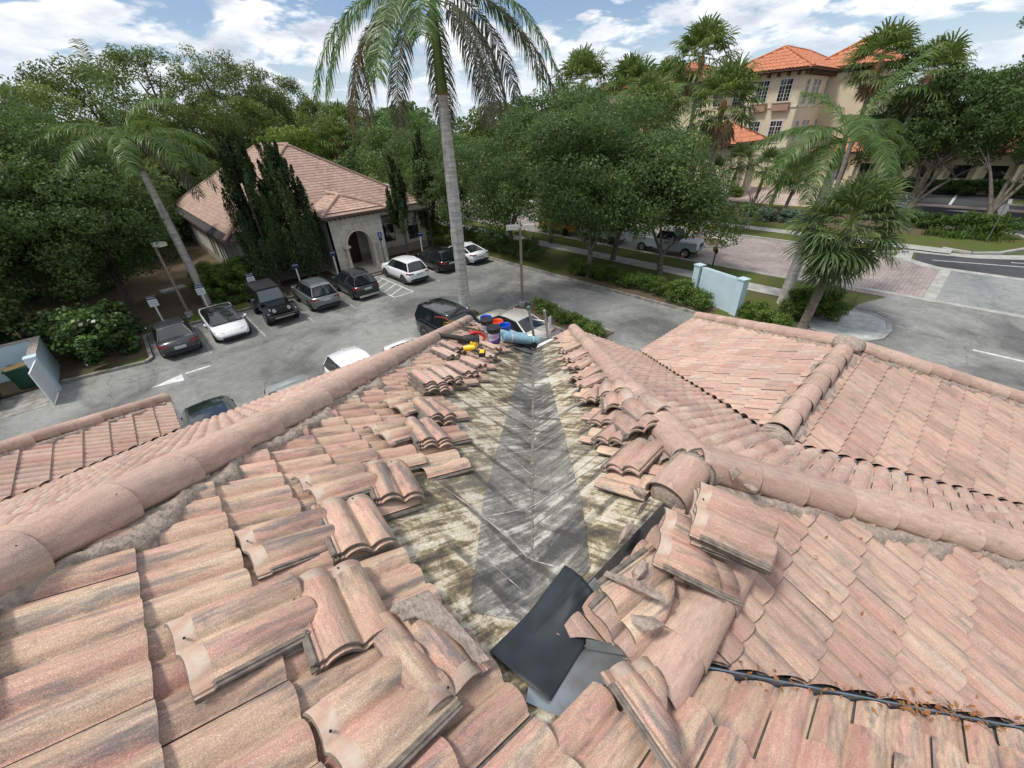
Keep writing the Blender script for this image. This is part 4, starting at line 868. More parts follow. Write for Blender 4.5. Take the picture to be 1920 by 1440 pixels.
def trunk_tree(root, base, tops, r0, m=M_BARK, seed=0, h0=0.35):
    b = MB(org=root.location); rs = random.Random(seed); B = Vector(base)
    cx = sum(t[0] for t in tops)/len(tops); cy = sum(t[1] for t in tops)/len(tops); cz = min(t[2] for t in tops)
    fork = B+Vector(((cx-B.x)*.25, (cy-B.y)*.25, (cz-B.z)*h0))
    b.tube([B-Vector((0, 0, .2)), B+Vector((0, 0, .15)), B.lerp(fork, .5)+Vector((rs.uniform(-.08, .08), rs.uniform(-.08, .08), 0)), fork], [r0*1.5, r0*1.1, r0, r0*.85], 9)
    for t in tops:
        T = Vector(t); mid = fork.lerp(T, .5)+Vector((rs.uniform(-.3, .3), rs.uniform(-.3, .3), rs.uniform(.1, .5)))
        b.tube([fork-Vector((0, 0, .1)), fork.lerp(mid, .5)+Vector((rs.uniform(-.15, .15), 0, .1)), mid, T], [r0*.6, r0*.48, r0*.34, r0*.12], 7)
        for q in range(3):
            E = mid+Vector((rs.uniform(-1, 1), rs.uniform(-1, 1), rs.uniform(.1, .9)))*(T-fork).length*.38
            b.tube([mid, mid.lerp(E, .5)+Vector((0, 0, .1)), E], [r0*.25, r0*.16, r0*.05], 5)
    return b.build('trunk', m, root)
def tree(name, lab, cat, base, ells, nc, nl, size, m, seed, grp=None, r0=0.22, cr=(0.7, 1.3), tops=None, trunk=True, asp=0.6, fill=0.55, rsft=0.0, h0=0.35, topl=0.25):
    root = thing(name, lab, cat, base, 0, grp)
    C, Rr = clumps(ells, int(nc*1.5), seed, cr)
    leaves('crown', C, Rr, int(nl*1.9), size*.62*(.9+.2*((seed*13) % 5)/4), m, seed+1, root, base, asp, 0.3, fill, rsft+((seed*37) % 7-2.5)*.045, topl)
    if trunk:
        tp = tops or [(e[0]+dx*e[3]*.45, e[1]+dy*e[4]*.45, e[2]+e[5]*.1) for e in ells for dx, dy in (((.8, .2), (-.6, .7), (-.1, -.8)) if len(ells) < 3 else ((0, 0),))]
        trunk_tree(root, base, tp, r0, M_BARK, seed, h0)
    return root
OK = 'live oaks in the planting strip'
tree('live_oak', 'live oak with a dark straight trunk rising out of the long hedge', 'tree', (23.9, 18.1, 0.05), [(23.6, 19.9, 6.2, 4.2, 4.8, 4.0), (25.6, 17.2, 5.2, 3.0, 3.3, 2.9)], 150, 27000, 0.13, LF_OAK, 11, OK, 0.2)
tree('live_oak', 'live oak beside the parked white pickup, trunk pale at the hedge', 'tree', (28.4, 19.2, 0.05), [(28.8, 20.2, 7.6, 4.4, 4.8, 3.6), (30.5, 17.0, 5.8, 3.2, 3.2, 3.0)], 100, 17000, 0.14, LF_OAK, 12, OK, 0.2)
tree('live_oak', 'live oak with a gnarled trunk at the pavement, next to the traffic cone', 'tree', (27.6, 14.5, 0.05), [(27.9, 15.4, 5.3, 3.2, 3.5, 3.0), (29.4, 12.6, 3.9, 2.2, 2.4, 2.0), (27.2, 17.4, 5.8, 2.6, 2.7, 2.7)], 100, 17000, 0.12, LF_OAK, 13, OK, 0.19)
tree('live_oak', 'live oak behind the double headed lamp post', 'tree', (24.5, 26.9, 0.05), [(24.8, 25.8, 6.0, 4.2, 4.8, 4.3), (23.9, 30.4, 5.2, 3.6, 4.0, 3.8)], 110, 18000, 0.14, LF_OAK, 14, OK, 0.2)
tree('live_oak', 'live oak overhanging the white sedan at the end of the row', 'tree', (24.8, 35.0, 0.05), [(24.4, 34.5, 5.2, 3.6, 4.6, 4.0), (24.2, 39.5, 6.0, 3.4, 4.6, 4.0)], 90, 14000, 0.15, LF_OAK, 15, OK, 0.2)
tree('live_oak', 'tall rounded oak behind the palm trunk, across the lot', 'tree', (29.5, 27.0, 0.05), [(30.5, 27.0, 7.6, 5.0, 6.6, 4.6)], 120, 17000, 0.16, LF_OAK, 16, OK, 0.2)
BH = 'broadleaf trees behind the small clinic'
tree('shade_tree', 'dense mid green tree to the right behind the small clinic roof', 'tree', (27.5, 48.5, 0), [(27.5, 48.0, 7.6, 4.6, 5.0, 3.6)], 80, 11000, 0.2, LF_OAK, 17, BH, 0.25, (0.9, 1.6))
tree('shade_tree', 'dark tree filling the gap between the clinic roof and the tall palm trunk', 'tree', (30.5, 57.0, 0), [(30.0, 57.0, 8.0, 5.0, 6.0, 4.0)], 80, 10000, 0.22, LF_OAK, 18, BH, 0.25, (0.9, 1.6))
tree('shade_tree', 'low tree between the oaks and the row of fan palms', 'tree', (45.0, 38.0, 0), [(45, 38, 7.0, 5, 5.5, 3.6)], 80, 9000, 0.22, LF_OAK, 19, BH, 0.25, (0.9, 1.6))
tree('shade_tree', 'small bright green tree behind the ridge of the clinic', 'tree', (20.5, 66.0, 0), [(21.0, 66.0, 7.4, 4.5, 4.5, 3.0)], 60, 8000, 0.24, LF_YEL, 20, BH, 0.2, (0.9, 1.5))
# big mass at the left
LO = 'large oaks left of the car park'
tree('live_oak', 'huge dark oak at the left edge, above the dumpster enclosure', 'tree', (-6.5, 35.5, 0.05), [(-5.0, 34.8, 5.0, 4.4, 3.4, 4.0), (-9.6, 33.6, 6.0, 5.0, 4.4, 5.4), (-3.6, 37.5, 6.8, 4.8, 4.2, 4.8), (-9.5, 38, 9.0, 4.5, 4.5, 3.6)], 260, 52000, 0.13, LF_OAK, 31, LO, 0.3)
tree('live_oak', 'dark oak reaching over the grey sedan near the left lamp post', 'tree', (-1.8, 38.5, 0.05), [(-1.4, 37.4, 5.6, 3.9, 3.4, 3.9), (-0.3, 32.5, 6.5, 2.2, 1.2, 2.0), (0.0, 38.6, 4.6, 2.8, 2.8, 2.8), (-3.4, 40.8, 8.0, 4.8, 4.6, 4.6)], 180, 34000, 0.13, LF_OAK, 32, LO, 0.24)
tree('live_oak', 'oak half hidden behind the huge dark one at the left edge', 'tree', (-12.0, 44.0, 0.05), [(-11.0, 43.5, 9.0, 6.5, 6.0, 5.2), (-4, 46, 7.5, 5.0, 4.5, 4.5)], 120, 17000, 0.17, LF_OAK, 33, LO, 0.3)
# pines
PN = 'pines of the far wood on the left'
PINES = [(-16, 52, 16.0, 5.5), (-8.5, 58, 15.8, 5.5), (-2.5, 60, 14.6, 5.0), (3.0, 70, 17.5, 5.5), (9.5, 76, 19.8, 6.0), (16.5, 80, 20.6, 6.2), (22.0, 84, 19.6, 5.6), (27.5, 88, 18.2, 5.2), (31.5, 86, 14.8, 4.4), (5.0, 66, 13.0, 4.4), (12.0, 70, 14.5, 4.6), (18.0, 74, 14.5, 4.6), (24.0, 76, 13.0, 4.6), (34.0, 92, 13.5, 4.5), (-7.0, 66, 18.5, 5.6)]
PD = ['pine at the far left with yellow green top', 'yellow green pine second from the left edge', 'pine behind the leaning left palm', 'pine with a thin gap of sky beside it, right of the left palm', 'tall pine on the left shoulder of the wooded ridge line', 'tallest pine of the wood above the clinic roof', 'rounded pine right of the tallest one', 'pine sloping down toward the gap of sky', 'small pine last before the gap of sky', 'low pine directly behind the left palm crown', 'lower pine in front of the wooded ridge', 'lower pine above the left cypress', 'lower pine above the clinic ridge', 'distant small pine left of the fan palm', 'tall pale pine behind the far left oak']
for i, (x, y, h, r) in enumerate(PINES):
    m = LF_PINE; ell = [(x, y, h-r*.75, r, r, r*.72), (x+.6, y-.8, h-r*1.7, r*.9, r*.9, r*.8), (x-.3, y-.4, h-r*2.4, r*.9, r*.9, r*.8)]
    tree('pine_tree', PD[i], 'tree', (x, y, 0), ell, 95, 12500, 0.26, m, 50+i, PN, 0.28, (0.8, 1.5), tops=[(x, y, h-1), (x+1.5, y, h-2.5), (x-1.4, y-1, h-3)], asp=0.36, fill=.3, rsft=0.12 if i < 3 or i == 14 else -0.02, h0=0.8)
FR = 'trees beyond the far road'
for i, (x, y, h, r, lab) in enumerate([(52, 62, 13.0, 4.2, 'thin topped pine seen through the gap left of the fan palms'), (62, 66, 12.5, 4.5, 'pine just right of the tall palm trunk, far off'), (44, 78, 12.5, 5, 'far dark tree behind the hanging brown frond'), (75, 72, 12.6, 6, 'far tree between the second and third fan palm'), (60, 100, 12.5, 7, 'distant tree left of the tall palm trunk'), (36, 108, 12.8, 7, 'distant tree left of the white road'), (92, 60, 12.0, 6, 'far tree at the foot of the large yellow building')]):
    tree('far_tree', lab, 'tree', (x, y, 0), [(x, y, h-r*.7, r, r, r*.7), (x, y, h-r*1.4, r*1.05, r*1.05, r*.9)], 45, 4200, 0.33, LF_OAK if i % 2 else LF_PINE, 80+i, FR, 0.3, (1.0, 1.9), rsft=-.05)
for i in range(22):
    x = -60+i*11+random.uniform(-3, 3); y = 132+random.uniform(-6, 22)-max(0, x-30)*.25; h = random.uniform(13, 16)
    C, Rr = clumps([(x, y, h-5, 8, 6, 5.0), (x, y-2, 3.5, 8, 6, 3.5)], 44, 200+i, (1.6, 2.8))
    if i == 0: horizon_C, horizon_R = C, Rr
    else: horizon_C = np.vstack([horizon_C, C]); horizon_R = np.append(horizon_R, Rr)
tag(leaves('far_wood', horizon_C, horizon_R, 50000, 0.55, LF_OAK, 999), 'far off wood closing the view below the clouds', 'wood', kind='stuff')
hc, hr = clumps([(130+i*9, 70-i*13, z, 9, 8, 5.0) for i in range(12) for z in (3, 8)], 300, 301, (1.6, 2.8))
tag(leaves('far_wood', hc, hr, 26000, 0.55, LF_OAK, 998), 'far off wood behind the yellow building', 'wood', kind='stuff')
# right side oaks
RO = 'oaks at the far car park on the right'
tree('live_oak', 'oak with a slanting forked trunk left of the two road arrows', 'tree', (58.2, 5.6, 0.05), [(61.0, 4.6, 8.2, 5.4, 5.0, 3.8), (62.5, 8.4, 7.0, 4.2, 4.2, 3.2)], 120, 17000, 0.19, LF_OAK, 91, RO, 0.3, tops=[(60.5, 7, 6.5), (60, 3, 7), (63.5, 5, 7), (62, 1.5, 5.2)], h0=.25)
tree('live_oak', 'oak standing in the round clipped hedge by the stop sign', 'tree', (54.6, -0.3, 0.05), [(60.5, 0.0, 9.2, 5.2, 4.4, 4.0), (59.0, -3.8, 7.8, 5.0, 4.0, 3.6)], 130, 18000, 0.18, LF_OAK, 92, RO, 0.3, tops=[(57.5, 2, 6.5), (58, -3, 6.5), (60, 0, 8), (57, -1, 5)], h0=.3)
tree('live_oak', 'dark oak cut by the right edge of the picture', 'tree', (66.0, -4.5, 0.05), [(65.5, -5.4, 8.4, 6.5, 5.5, 5.0)], 110, 14000, 0.2, LF_OAK, 93, RO, 0.3)
tree('live_oak', 'oak far behind the second lot, in front of the low yellow wing', 'tree', (76, 7, 0.05), [(76, 9, 8.0, 5.5, 6.5, 4.4), (76, 1, 7.4, 5, 5, 4.0)], 100, 12000, 0.22, LF_OAK, 94, RO, 0.3)
r_ = tree('pine_tree', 'bare limbed pine at the top right corner', 'tree', (86, -1.0, 0), [(87, 2.2, 17.5, 3.6, 3.0, 1.3), (85, -1.0, 19.0, 3.2, 3.2, 1.2), (85, -5.5, 15.8, 3.5, 3.5, 1.6), (86, -1, 14.5, 2.5, 2.5, 1)], 46, 4500, 0.27, LF_OAK, 95, None, 0.35, (0.5, 1.0), asp=0.35, fill=.3, h0=.8)
# ---------------------------------------------------------------- cypresses
def cypress(name, lab, base, h, r, nl, seed, size=0.075, grp=None, flames=60, bot=0.04, col=LF_CYP):
    root = thing(name, lab, 'tree', base, 0, grp); rs = np.random.RandomState(seed); pos = []; dr = []
    th = rs.rand(flames)*6.283; zz = rs.rand(flames)**1.15
    C = []; Rr = []; A = []; n = nl; idx = rs.choice(flames, n)
    u = rs.rand(n); 
    zb = bot+zz*0.80; prof = np.interp(zb, [0, .08, .25, .5, .75, 1], [0.55, .95, 1.0, .74, .38, .05])
    fx = np.cos(th)*prof*r*0.72; fy = np.sin(th)*prof*r*0.72
    fl = h*(0.22+0.10*rs.rand(flames))*(1-zz*.45)
    out = 0.16*r; w = 0.20*r*(0.7+.6*rs.rand(flames))*(1-zz*.45)
    px = fx[idx]+np.cos(th[idx])*out*u+rs.randn(n)*w[idx]*np.sqrt(np.clip(1-u, .02, 1))*.6
    py = fy[idx]+np.sin(th[idx])*out*u+rs.randn(n)*w[idx]*np.sqrt(np.clip(1-u, .02, 1))*.6
    pz = zb[idx]*h+fl[idx]*u
    c_ = rs.rand(n) < 0.22; px[c_] *= .4; py[c_] *= .4
    pos = np.stack([px, py, pz], 1); nrm = np.stack([px, py, np.full(n, .4)], 1)+rs.randn(n, 3)*.5; nrm /= np.linalg.norm(nrm, axis=1)[:, None]
    up = np.array([0, 0, 1.0])+rs.randn(n, 3)*.45; a = np.cross(nrm, np.cross(up, nrm)); a /= np.linalg.norm(a, axis=1)[:, None]; b = np.cross(nrm, a)
    s = size*.75*(0.6+.9*rs.rand(n))[:, None]
    V = np.stack([pos-a*s*1.3, pos+b*s*.6, pos+a*s*1.6, pos-b*s*.6], 1).reshape(-1, 3); F = np.arange(4*n).reshape(-1, 4)
    rnd = np.clip(rs.rand(flames)[idx]*.45+rs.rand(n)*.3+.3*u*(rs.rand(n)), 0, 1)
    link('crown', npmesh('crown', V, F, [col], None, False, {'rnd': ('FLOAT', 'POINT', np.repeat(rnd, 4))}), root)
    b_ = MB(); b_.tube([(0, 0, -.1), (0, 0, h*.5), (0, 0, h*.8)], [.13*h/8, .09*h/8, .03], 7); b_.build('trunk', M_BARK, root); return root
CY = 'cypresses planted along the clinic wall'
cypress('cypress_tree', 'left of the two broad flame shaped cypresses at the clinic corner', (7.1, 34.6, 0.05), 9.9, 1.95, 46000, 5, .075, CY, 70, .10)
cypress('cypress_tree', 'right of the two broad flame shaped cypresses, nearest the entrance arch', (9.3, 34.3, 0.05), 9.5, 2.1, 50000, 6, .075, CY, 80, .08)
cypress('cypress_tree', 'slim cypress with a bare stem between the two clinic windows', (18.0, 34.0, 0.05), 6.7, 1.5, 17000, 7, .07, CY, 34, .30)
cypress('cypress_tree', 'tall thin dark cypress past the right corner of the clinic', (21.8, 35.8, 0.05), 9.0, 1.2, 16000, 8, .08, CY, 44, .15)
# ---------------------------------------------------------------- palms
class FR_:
    def __init__(s): s.V = []; s.F = []; s.R = []
    def strip(s, pts, ws, side, rnd):
        k = len(s.V)
        for p_, w in zip(pts, ws): s.V.append(p_-side*w); s.V.append(p_+side*w); s.R += [rnd, rnd]
        for i in range(len(pts)-1): s.F.append((k+2*i, k+2*i+1, k+2*i+3, k+2*i+2))
    def build(s, name, m, parent, org):
        return link(name, npmesh(name, np.array(s.V)-np.array(org), s.F, [m], None, False, {'rnd': ('FLOAT', 'POINT', s.R)}), parent)
def nz(v): return v/(np.linalg.norm(v)+1e-9)
def pinnate(fr, base, az, el, L, droop, ll, n, rs, lw=0.022, hang=0.6, tone=0.4, fluffy=0.5, dexp=.9):
    """feather frond: rachis bends down by `droop` radians along its length"""
    p_ = np.array(base, float); pts = [p_]; dirs = []; steps = 16; h = np.array([math.cos(az), math.sin(az), 0.0])
    for i in range(steps):
        e = el-droop*((i+.5)/steps)**dexp; d = h*math.cos(e)+np.array([0, 0, math.sin(e)]); p_ = p_+d*L/steps; pts.append(p_); dirs.append(d)
    dirs.append(dirs[-1]); pts = np.array(pts); side0 = np.array([-math.sin(az), math.cos(az), 0.0])
    fr.strip(list(pts), [0.035*(1-i/steps*.85) for i in range(steps+1)], side0, tone+.25)
    up_ = [nz(np.cross(side0, d)) for d in dirs]
    fr.strip(list(pts), [0.03*(1-i/steps*.85) for i in range(steps+1)], nz(up_[4]), tone+.2)
    for i in range(n):
        t = 0.14+0.86*(i+.5)/n; q = t*steps; k = min(int(q), steps-1); f = q-k; P0 = pts[k]*(1-f)+pts[k+1]*f; d = dirs[k]; up = up_[k] if up_[k][2] > 0 else -up_[k]
        lenf = ll*(math.sin(math.pi*min(1, (t-.06)*.98))**.55)*(.8+.4*rs.rand())
        for sg in (1, -1):
            a = side0*sg*(.9+.2*rs.rand())+d*(.45+.3*rs.rand())+up*fluffy*(rs.rand()-.35)
            a = nz(a); g = np.array([0, 0, -1.0])
            m1 = P0+a*lenf*.4+g*lenf*.08*hang; a2 = nz(a+g*(1.1*hang+.5*rs.rand())); m2 = m1+a2*lenf*.35; a3 = nz(a2+g*1.2*hang+rs.randn(3)*.12); m3 = m2+a3*lenf*.3
            sd = nz(np.cross(a, up+rs.randn(3)*.35)); tn = tone+rs.rand()*.4-.1
            fr.strip([P0, m1, m2, m3], [lw*.6, lw, lw*.75, .003], sd, min(1, max(0, tn)))
def royal_palm(name, lab, base, top, r, fronds, seed, ring=1.0, ll=0.75, n=46, L=3.6, shaft=1.9, lw=.022, dexp=.9):
    rs = np.random.RandomState(seed); root = thing(name, lab, 'palm tree', base); B, T = Vector(base), Vector(top); b = MB(org=base)
    prof = [(0, 1.12), (.04, 1.0), (.25, .98), (.5, 1.0), (.7, .92), (.88, .78), (1, .70)]
    b.tube([B.lerp(T, t)-Vector((0, 0, .1 if t == 0 else 0)) for t, k in prof], [r*k for t, k in prof], 20); b.build('trunk', M_ROYAL, root)
    ax = (T-B).normalized(); S_ = T+ax*shaft; b = MB(org=base); b.tube([T, T+ax*.12, T+ax*shaft*.5, S_], [r*.80, r*.86, r*.62, r*.34], 16); b.build('crownshaft', M_SHAFT, root)
    b = MB(org=base); b.tube([T-ax*.06, T+ax*.02], [r*.80, r*.84], 16); b.build('leaf_scar_ring', M_BOOT, root)
    for az, el, Lf, droop, kind in fronds:
        fr = FR_(); pinnate(fr, np.array(S_-ax*rs.uniform(0, .35)), R(az), R(el), L*Lf, R(droop), ll, n, rs, lw, .75 if kind != 'g' else .5, .25 if kind != 'g' else .4, .5, dexp)
        fr.build('frond', {'g': LF_PALM, 'd': LF_DRY, 'b': LF_DEAD}[kind], root, base)
    # flower stalk
    fr = FR_()
    for i in range(60):
        a = rs.rand()*6.28; q = np.array(T)+np.array([.15*math.cos(a), .15*math.sin(a), -.05]); pts = [q]
        for j in range(5): q = q+np.array([math.cos(a)*.13, math.sin(a)*.13, -.06*j])+rs.randn(3)*.05; pts.append(q)
        fr.strip(pts, [.006]*6, nz(rs.randn(3)), .5)
    if name == 'royal_palm' and seed == 1: fr.build('flower_stalk', LF_DEAD, root, base)
    return root
def ydir(a): return a   # headings are plan angles CCW from +X
# camera looks along 49 deg; image right = -41 deg
F1 = [(-41, 35, 1.12, 105, 'd'), (-25, 42, 1.05, 112, 'g'), (-60, 48, 1.15, 118, 'g'), (-5, 30, 1.0, 105, 'd'), (139, 34, 1.12, 118, 'b'), (125, 40, 1.05, 118, 'd'), (150, 52, 1.15, 122, 'g'), (165, 40, 1.1, 112, 'g'), (100, 25, .95, 115, 'd'), (55, 20, 1.0, 115, 'd'), (10, 15, .95, 105, 'd'), (210, 45, 1.05, 110, 'g'), (-130, 50, 1.0, 105, 'g'), (-41, 15, .8, 100, 'd'), (132, 24, 1.0, 108, 'b'), (-80, 20, .9, 108, 'd')]
royal_palm('royal_palm', 'tall royal palm with a white trunk rising in the middle of the car park', (13.25, 19.1, 0), (13.3, 19.1, 11.1), 0.33, F1, 1, L=6.4, ll=1.1, n=110, shaft=3.5, lw=.026, dexp=.5)
F2 = [(-41, 30, 1, 100, 'g'), (-10, 38, 1, 95, 'g'), (20, 45, 1, 90, 'g'), (-70, 40, 1, 100, 'g'), (-100, 35, .95, 105, 'g'), (60, 50, 1, 80, 'g'), (100, 45, 1, 85, 'g'), (139, 45, 1, 80, 'g'), (180, 40, .95, 85, 'g'), (-60, 62, 1.05, 75, 'g'), (-30, 12, 1, 95, 'g'), (215, 30, .9, 90, 'g'), (89, 82, 1.0, 25, 'g'), (-50, 0, .9, 80, 'd')]
royal_palm('royal_palm', 'royal palm with wind swept green fronds beside the left lamp post', (2.3, 34.6, 0), (2.2, 35.6, 8.4), 0.24, F2, 2, L=5.2, ll=1.0, n=60, shaft=1.6, lw=.028)
F3 = [(139, 20, 1, 90, 'g'), (120, 40, 1, 75, 'g'), (160, 35, 1, 85, 'g'), (180, 15, 1, 100, 'g'), (-41, 25, 1, 80, 'g'), (-20, 40, 1, 70, 'g'), (-60, 15, .95, 95, 'g'), (10, 50, 1, 70, 'g'), (60, 60, 1, 60, 'g'), (90, 35, 1, 80, 'g'), (200, 45, 1, 80, 'g'), (-35, 66, 1.1, 35, 'g'), (230, 30, .9, 95, 'g'), (139, 0, 1, 80, 'g'), (40, 10, .9, 90, 'g')]
royal_palm('royal_palm', 'royal palm with dark feathery fronds behind the round fan palm', (27.2, 6.2, 0.05), (27.6, 6.0, 7.2), 0.29, F3, 3, L=4.3, ll=.9, n=60, shaft=1.4, lw=.026)
def fan_leaf(fr, c, d, Lp, Rb, rs, nseg=18, tone=.4, droop=.5, w=None):
    """palmate leaf: petiole from c along d, then a pleated fan"""
    d = nz(d); side = nz(np.cross(d, np.array([0, 0, 1.0])+rs.randn(3)*.15)); up = nz(np.cross(side, d)); g = np.array([0, 0, -1.0])
    h = c+d*Lp+g*Lp*Lp*.10; fr.strip([c, c+d*Lp*.5+g*Lp*.01, h], [.022, .016, .012], side, .9)
    w = w or Rb*1.45/nseg
    d2 = nz(d+g*.35)
    for i in range(nseg):
        a = (i/(nseg-1)-.5)*2*R(112)+rs.randn()*.04; v = nz(d2*math.cos(a)+side*math.sin(a)+up*(.22*math.cos(a)+.1*(i % 2)))
        Ls = Rb*(.78+.22*math.cos(a*.8))*(.88+.2*rs.rand()); sd = nz(np.cross(v, up)); m1 = h+v*Ls*.55; v2 = nz(v+g*droop*(.5+.9*rs.rand())); m2 = m1+v2*Ls*.27; v3 = nz(v2+g*droop*1.6); m3 = m2+v3*Ls*.22
        fr.strip([h, m1, m2, m3], [.006, w*.62, w*.36, .002], sd, min(1, max(0, tone+rs.randn()*.14)))
def fan_palm(name, lab, base, top, r, nleaf, Lp, Rb, seed, mt, ml, grp=None, nseg=16, skirt=10, emin=-50, boots=True, droop=.5, cat='palm tree'):
    rs = np.random.RandomState(seed); root = thing(name, lab, cat, base, 0, grp); B, T = Vector(base), Vector(top); b = MB(org=base); mid = B.lerp(T, .5)+Vector((rs.uniform(-.1, .1), rs.uniform(-.1, .1), 0))
    b.tube([B-Vector((0, 0, .1)), B.lerp(mid, .15), mid, T], [r*1.5, r*1.1, r, r*.9], 12); b.build('trunk', mt, root)
    if boots: b = MB(org=base); b.tube([T-Vector((0, 0, .9)), T-Vector((0, 0, .3)), T+Vector((0, 0, .25))], [r*1.05, r*1.7, r*.9], 10); b.build('leaf_bases', M_BOOT, root)
    fr = FR_(); c = np.array(T)+np.array([0, 0, .1])
    for i in range(nleaf):
        u = (i+.5)/nleaf; el = R(emin+(88-emin)*u**.85); az = i*2.39996+rs.rand()*.4
        d = np.array([math.cos(az)*math.cos(el), math.sin(az)*math.cos(el), math.sin(el)]); fan_leaf(fr, c+d*.1, d, Lp*(.8+.4*rs.rand()), Rb*(.85+.3*rs.rand()), rs, nseg, .30+.35*u*rs.rand()+.08, droop)
    fr.build('crown', ml, root, base)
    if skirt:
        fr = FR_()
        for i in range(skirt):
            az = rs.rand()*6.28; el = R(-62-20*rs.rand()); d = np.array([math.cos(az)*math.cos(el), math.sin(az)*math.cos(el), math.sin(el)]); fan_leaf(fr, c-np.array([0, 0, .2]), d, Lp*.8, Rb*.9, rs, 12, .35+rs.rand()*.3, .9)
        fr.build('dead_skirt', LF_DEAD, root, base)
    return root
fan_palm('cabbage_palm', 'round headed fan palm with a leaning brown trunk, largest at the right', (24.05, 4.25, 0.05), (24.75, 4.0, 4.95), 0.20, 95, 1.35, 1.2, 4, M_SABALT, LF_SABAL, nseg=26, skirt=0, emin=-80, boots=False, droop=.42)
WP = 'tall fan palms in front of the yellow building'
for x, y, h, tx, ty, lab, sc in [(48.2, 39.0, 14.0, 48.2, 39, 'first tall fan palm right of the white palm trunk', 1.22), (48.6, 33.0, 12.6, 48.2, 32.2, 'second tall fan palm, between the first and the pair by the building', 1.2), (43.2, 27.0, 10.6, 42.6, 26.3, 'shorter fan palm in front of the second one, sunlit yellow green', 1.15), (52.6, 26.6, 15.4, 52.6, 26.6, 'tallest fan palm, left of the orange roofed entrance canopy', 1.12), (40.9, 18.0, 11.0, 41.0, 18.2, 'fan palm with a thin leaning trunk crossing the orange canopy roof', .98), (60.0, 12.2, 13.8, 60.2, 12.2, 'shaggy fan palm in front of the corner of the yellow building', .98), (58.0, 8.6, 12.4, 61.4, 8.3, 'wind blown fan palm with a leaning trunk at the upper right', .98), (66.0, 38.0, 13.6, 65.5, 37.6, 'fan palm partly hidden behind the tallest one', 1.2), (29.6, 69.0, 10.8, 29.6, 69.0, 'fan palm standing alone left behind the clinic roof', 1.2), (27.0, 66.0, 9.4, 27.0, 66.0, 'lower fan palm beside the lone one behind the clinic roof', 1.0)]:
    fan_palm('fan_palm', lab, (x, y, 0.02), (tx, ty, h-.5), 0.22, 50, 2.0*sc, 1.75*sc, int(x*7+y), M_WASHT, LF_WASH, WP, 20, 18, -38, True, .6)
SP = 'small cabbage palms by the far pavement'
for x, y, h, tx, ty, lab in [(54.5, 22.0, 5.0, 56, 21.5, 'small cabbage palm in front of the second canopy arch'), (56.0, 24.6, 3.6, 56.9, 24.7, 'shortest small cabbage palm, left of its neighbours'), (54.2, 18.6, 4.6, 55.1, 18.2, 'small cabbage palm with a rough trunk near the bare shrub'), (52.2, 14.6, 4.0, 53.1, 14.2, 'small cabbage palm nearest the feathery royal palm'), (53.4, 16.4, 4.3, 54, 16.0, 'small cabbage palm squeezed between two others')]:
    fan_palm('cabbage_palm', lab, (x, y, 0.08), (tx, ty, h), 0.17, 30, 1.1, 1.15, int(x*9+y), M_SABALT, LF_SABAL, SP, 14, 0, -50, False, .5)
fan_palm('cabbage_palm', 'cabbage palm with an orange fibrous trunk behind the left royal palm', (2.6, 40.5, 0.05), (2.6, 40.8, 7.0), 0.18, 24, .9, .8, 61, M_SABALT, LF_WASH, None, 14, 6, -50, True, .6)
# ---------------------------------------------------------------- shrubs and hedges
def shrub(name, lab, base, ells, nc, nl, size, m, seed, grp=None, cr=(.25, .45), asp=.6, cat='shrub', rsft=0., stems=5, topl=0.3):
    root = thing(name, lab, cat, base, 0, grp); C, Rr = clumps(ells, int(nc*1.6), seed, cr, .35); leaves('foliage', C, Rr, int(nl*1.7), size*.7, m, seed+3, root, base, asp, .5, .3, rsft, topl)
    b = MB(org=base); rs = random.Random(seed)
    for i in range(stems):
        e = rs.choice(ells); b.tube([(base[0]+rs.uniform(-.1, .1), base[1]+rs.uniform(-.1, .1), base[2]-.02), (e[0]+rs.uniform(-.5, .5)*e[3], e[1]+rs.uniform(-.5, .5)*e[4], e[2]+.2*e[5])], [.03, .01], 5)
    b.build('stems', M_BARK, root); return root
shrub('hedge', 'long dark hedge along the far kerb, ending at the white sign wall', (23.9, 14.5, .08), [(23.9, 19.2-i*.95, .55, .62, .75, .5) for i in range(11)], 190, 17000, .065, LF_HEDGE, 401, None, (.22, .4), stems=14, cat='hedge')
shrub('sea_grape_hedge', 'dense hedge of big round leaves beside the dumpster enclosure', (-3.0, 29.5, .08), [(-3.2, 29.3, 1.25, 1.4, 1.7, 1.4), (-4.0, 30.8, 1.4, 1.3, 1.2, 1.4), (-2.6, 31.9, 1.0, 1.1, 1.2, 1.2), (-6.5, 32.4, 1.1, 2.4, 1.2, 1.2), (-10.5, 32.8, 1.2, 2.6, 1.4, 1.2)], 200, 11000, .13, LF_GRAPE, 402, None, (.3, .5), .95, cat='hedge', stems=10, topl=.55)
shrub('boxy_hedge', 'bright green clipped hedge block behind the white electric sedan', (4.3, 34.9, .06), [(4.0, 34.7, 1.2, 1.7, 1.6, 1.3), (3.2, 35.9, 1.3, 1.3, 1.3, 1.25), (5.0, 35.4, 1.3, 1.2, 1.2, 1.3)], 150, 18000, .065, LF_HEDGE, 403, None, (.22, .36), cat='hedge', rsft=.1, topl=.5)
shrub('low_hedge', 'low dark ground hedge between the parking signs and the clipped block', (4.5, 33.0, .06), [(2.8+i*.9, 33.0+.1*(i % 2), .3, .55, .35, .28) for i in range(5)], 60, 3000, .06, LF_HEDGE, 404, None, (.15, .25), cat='hedge', rsft=-.1)
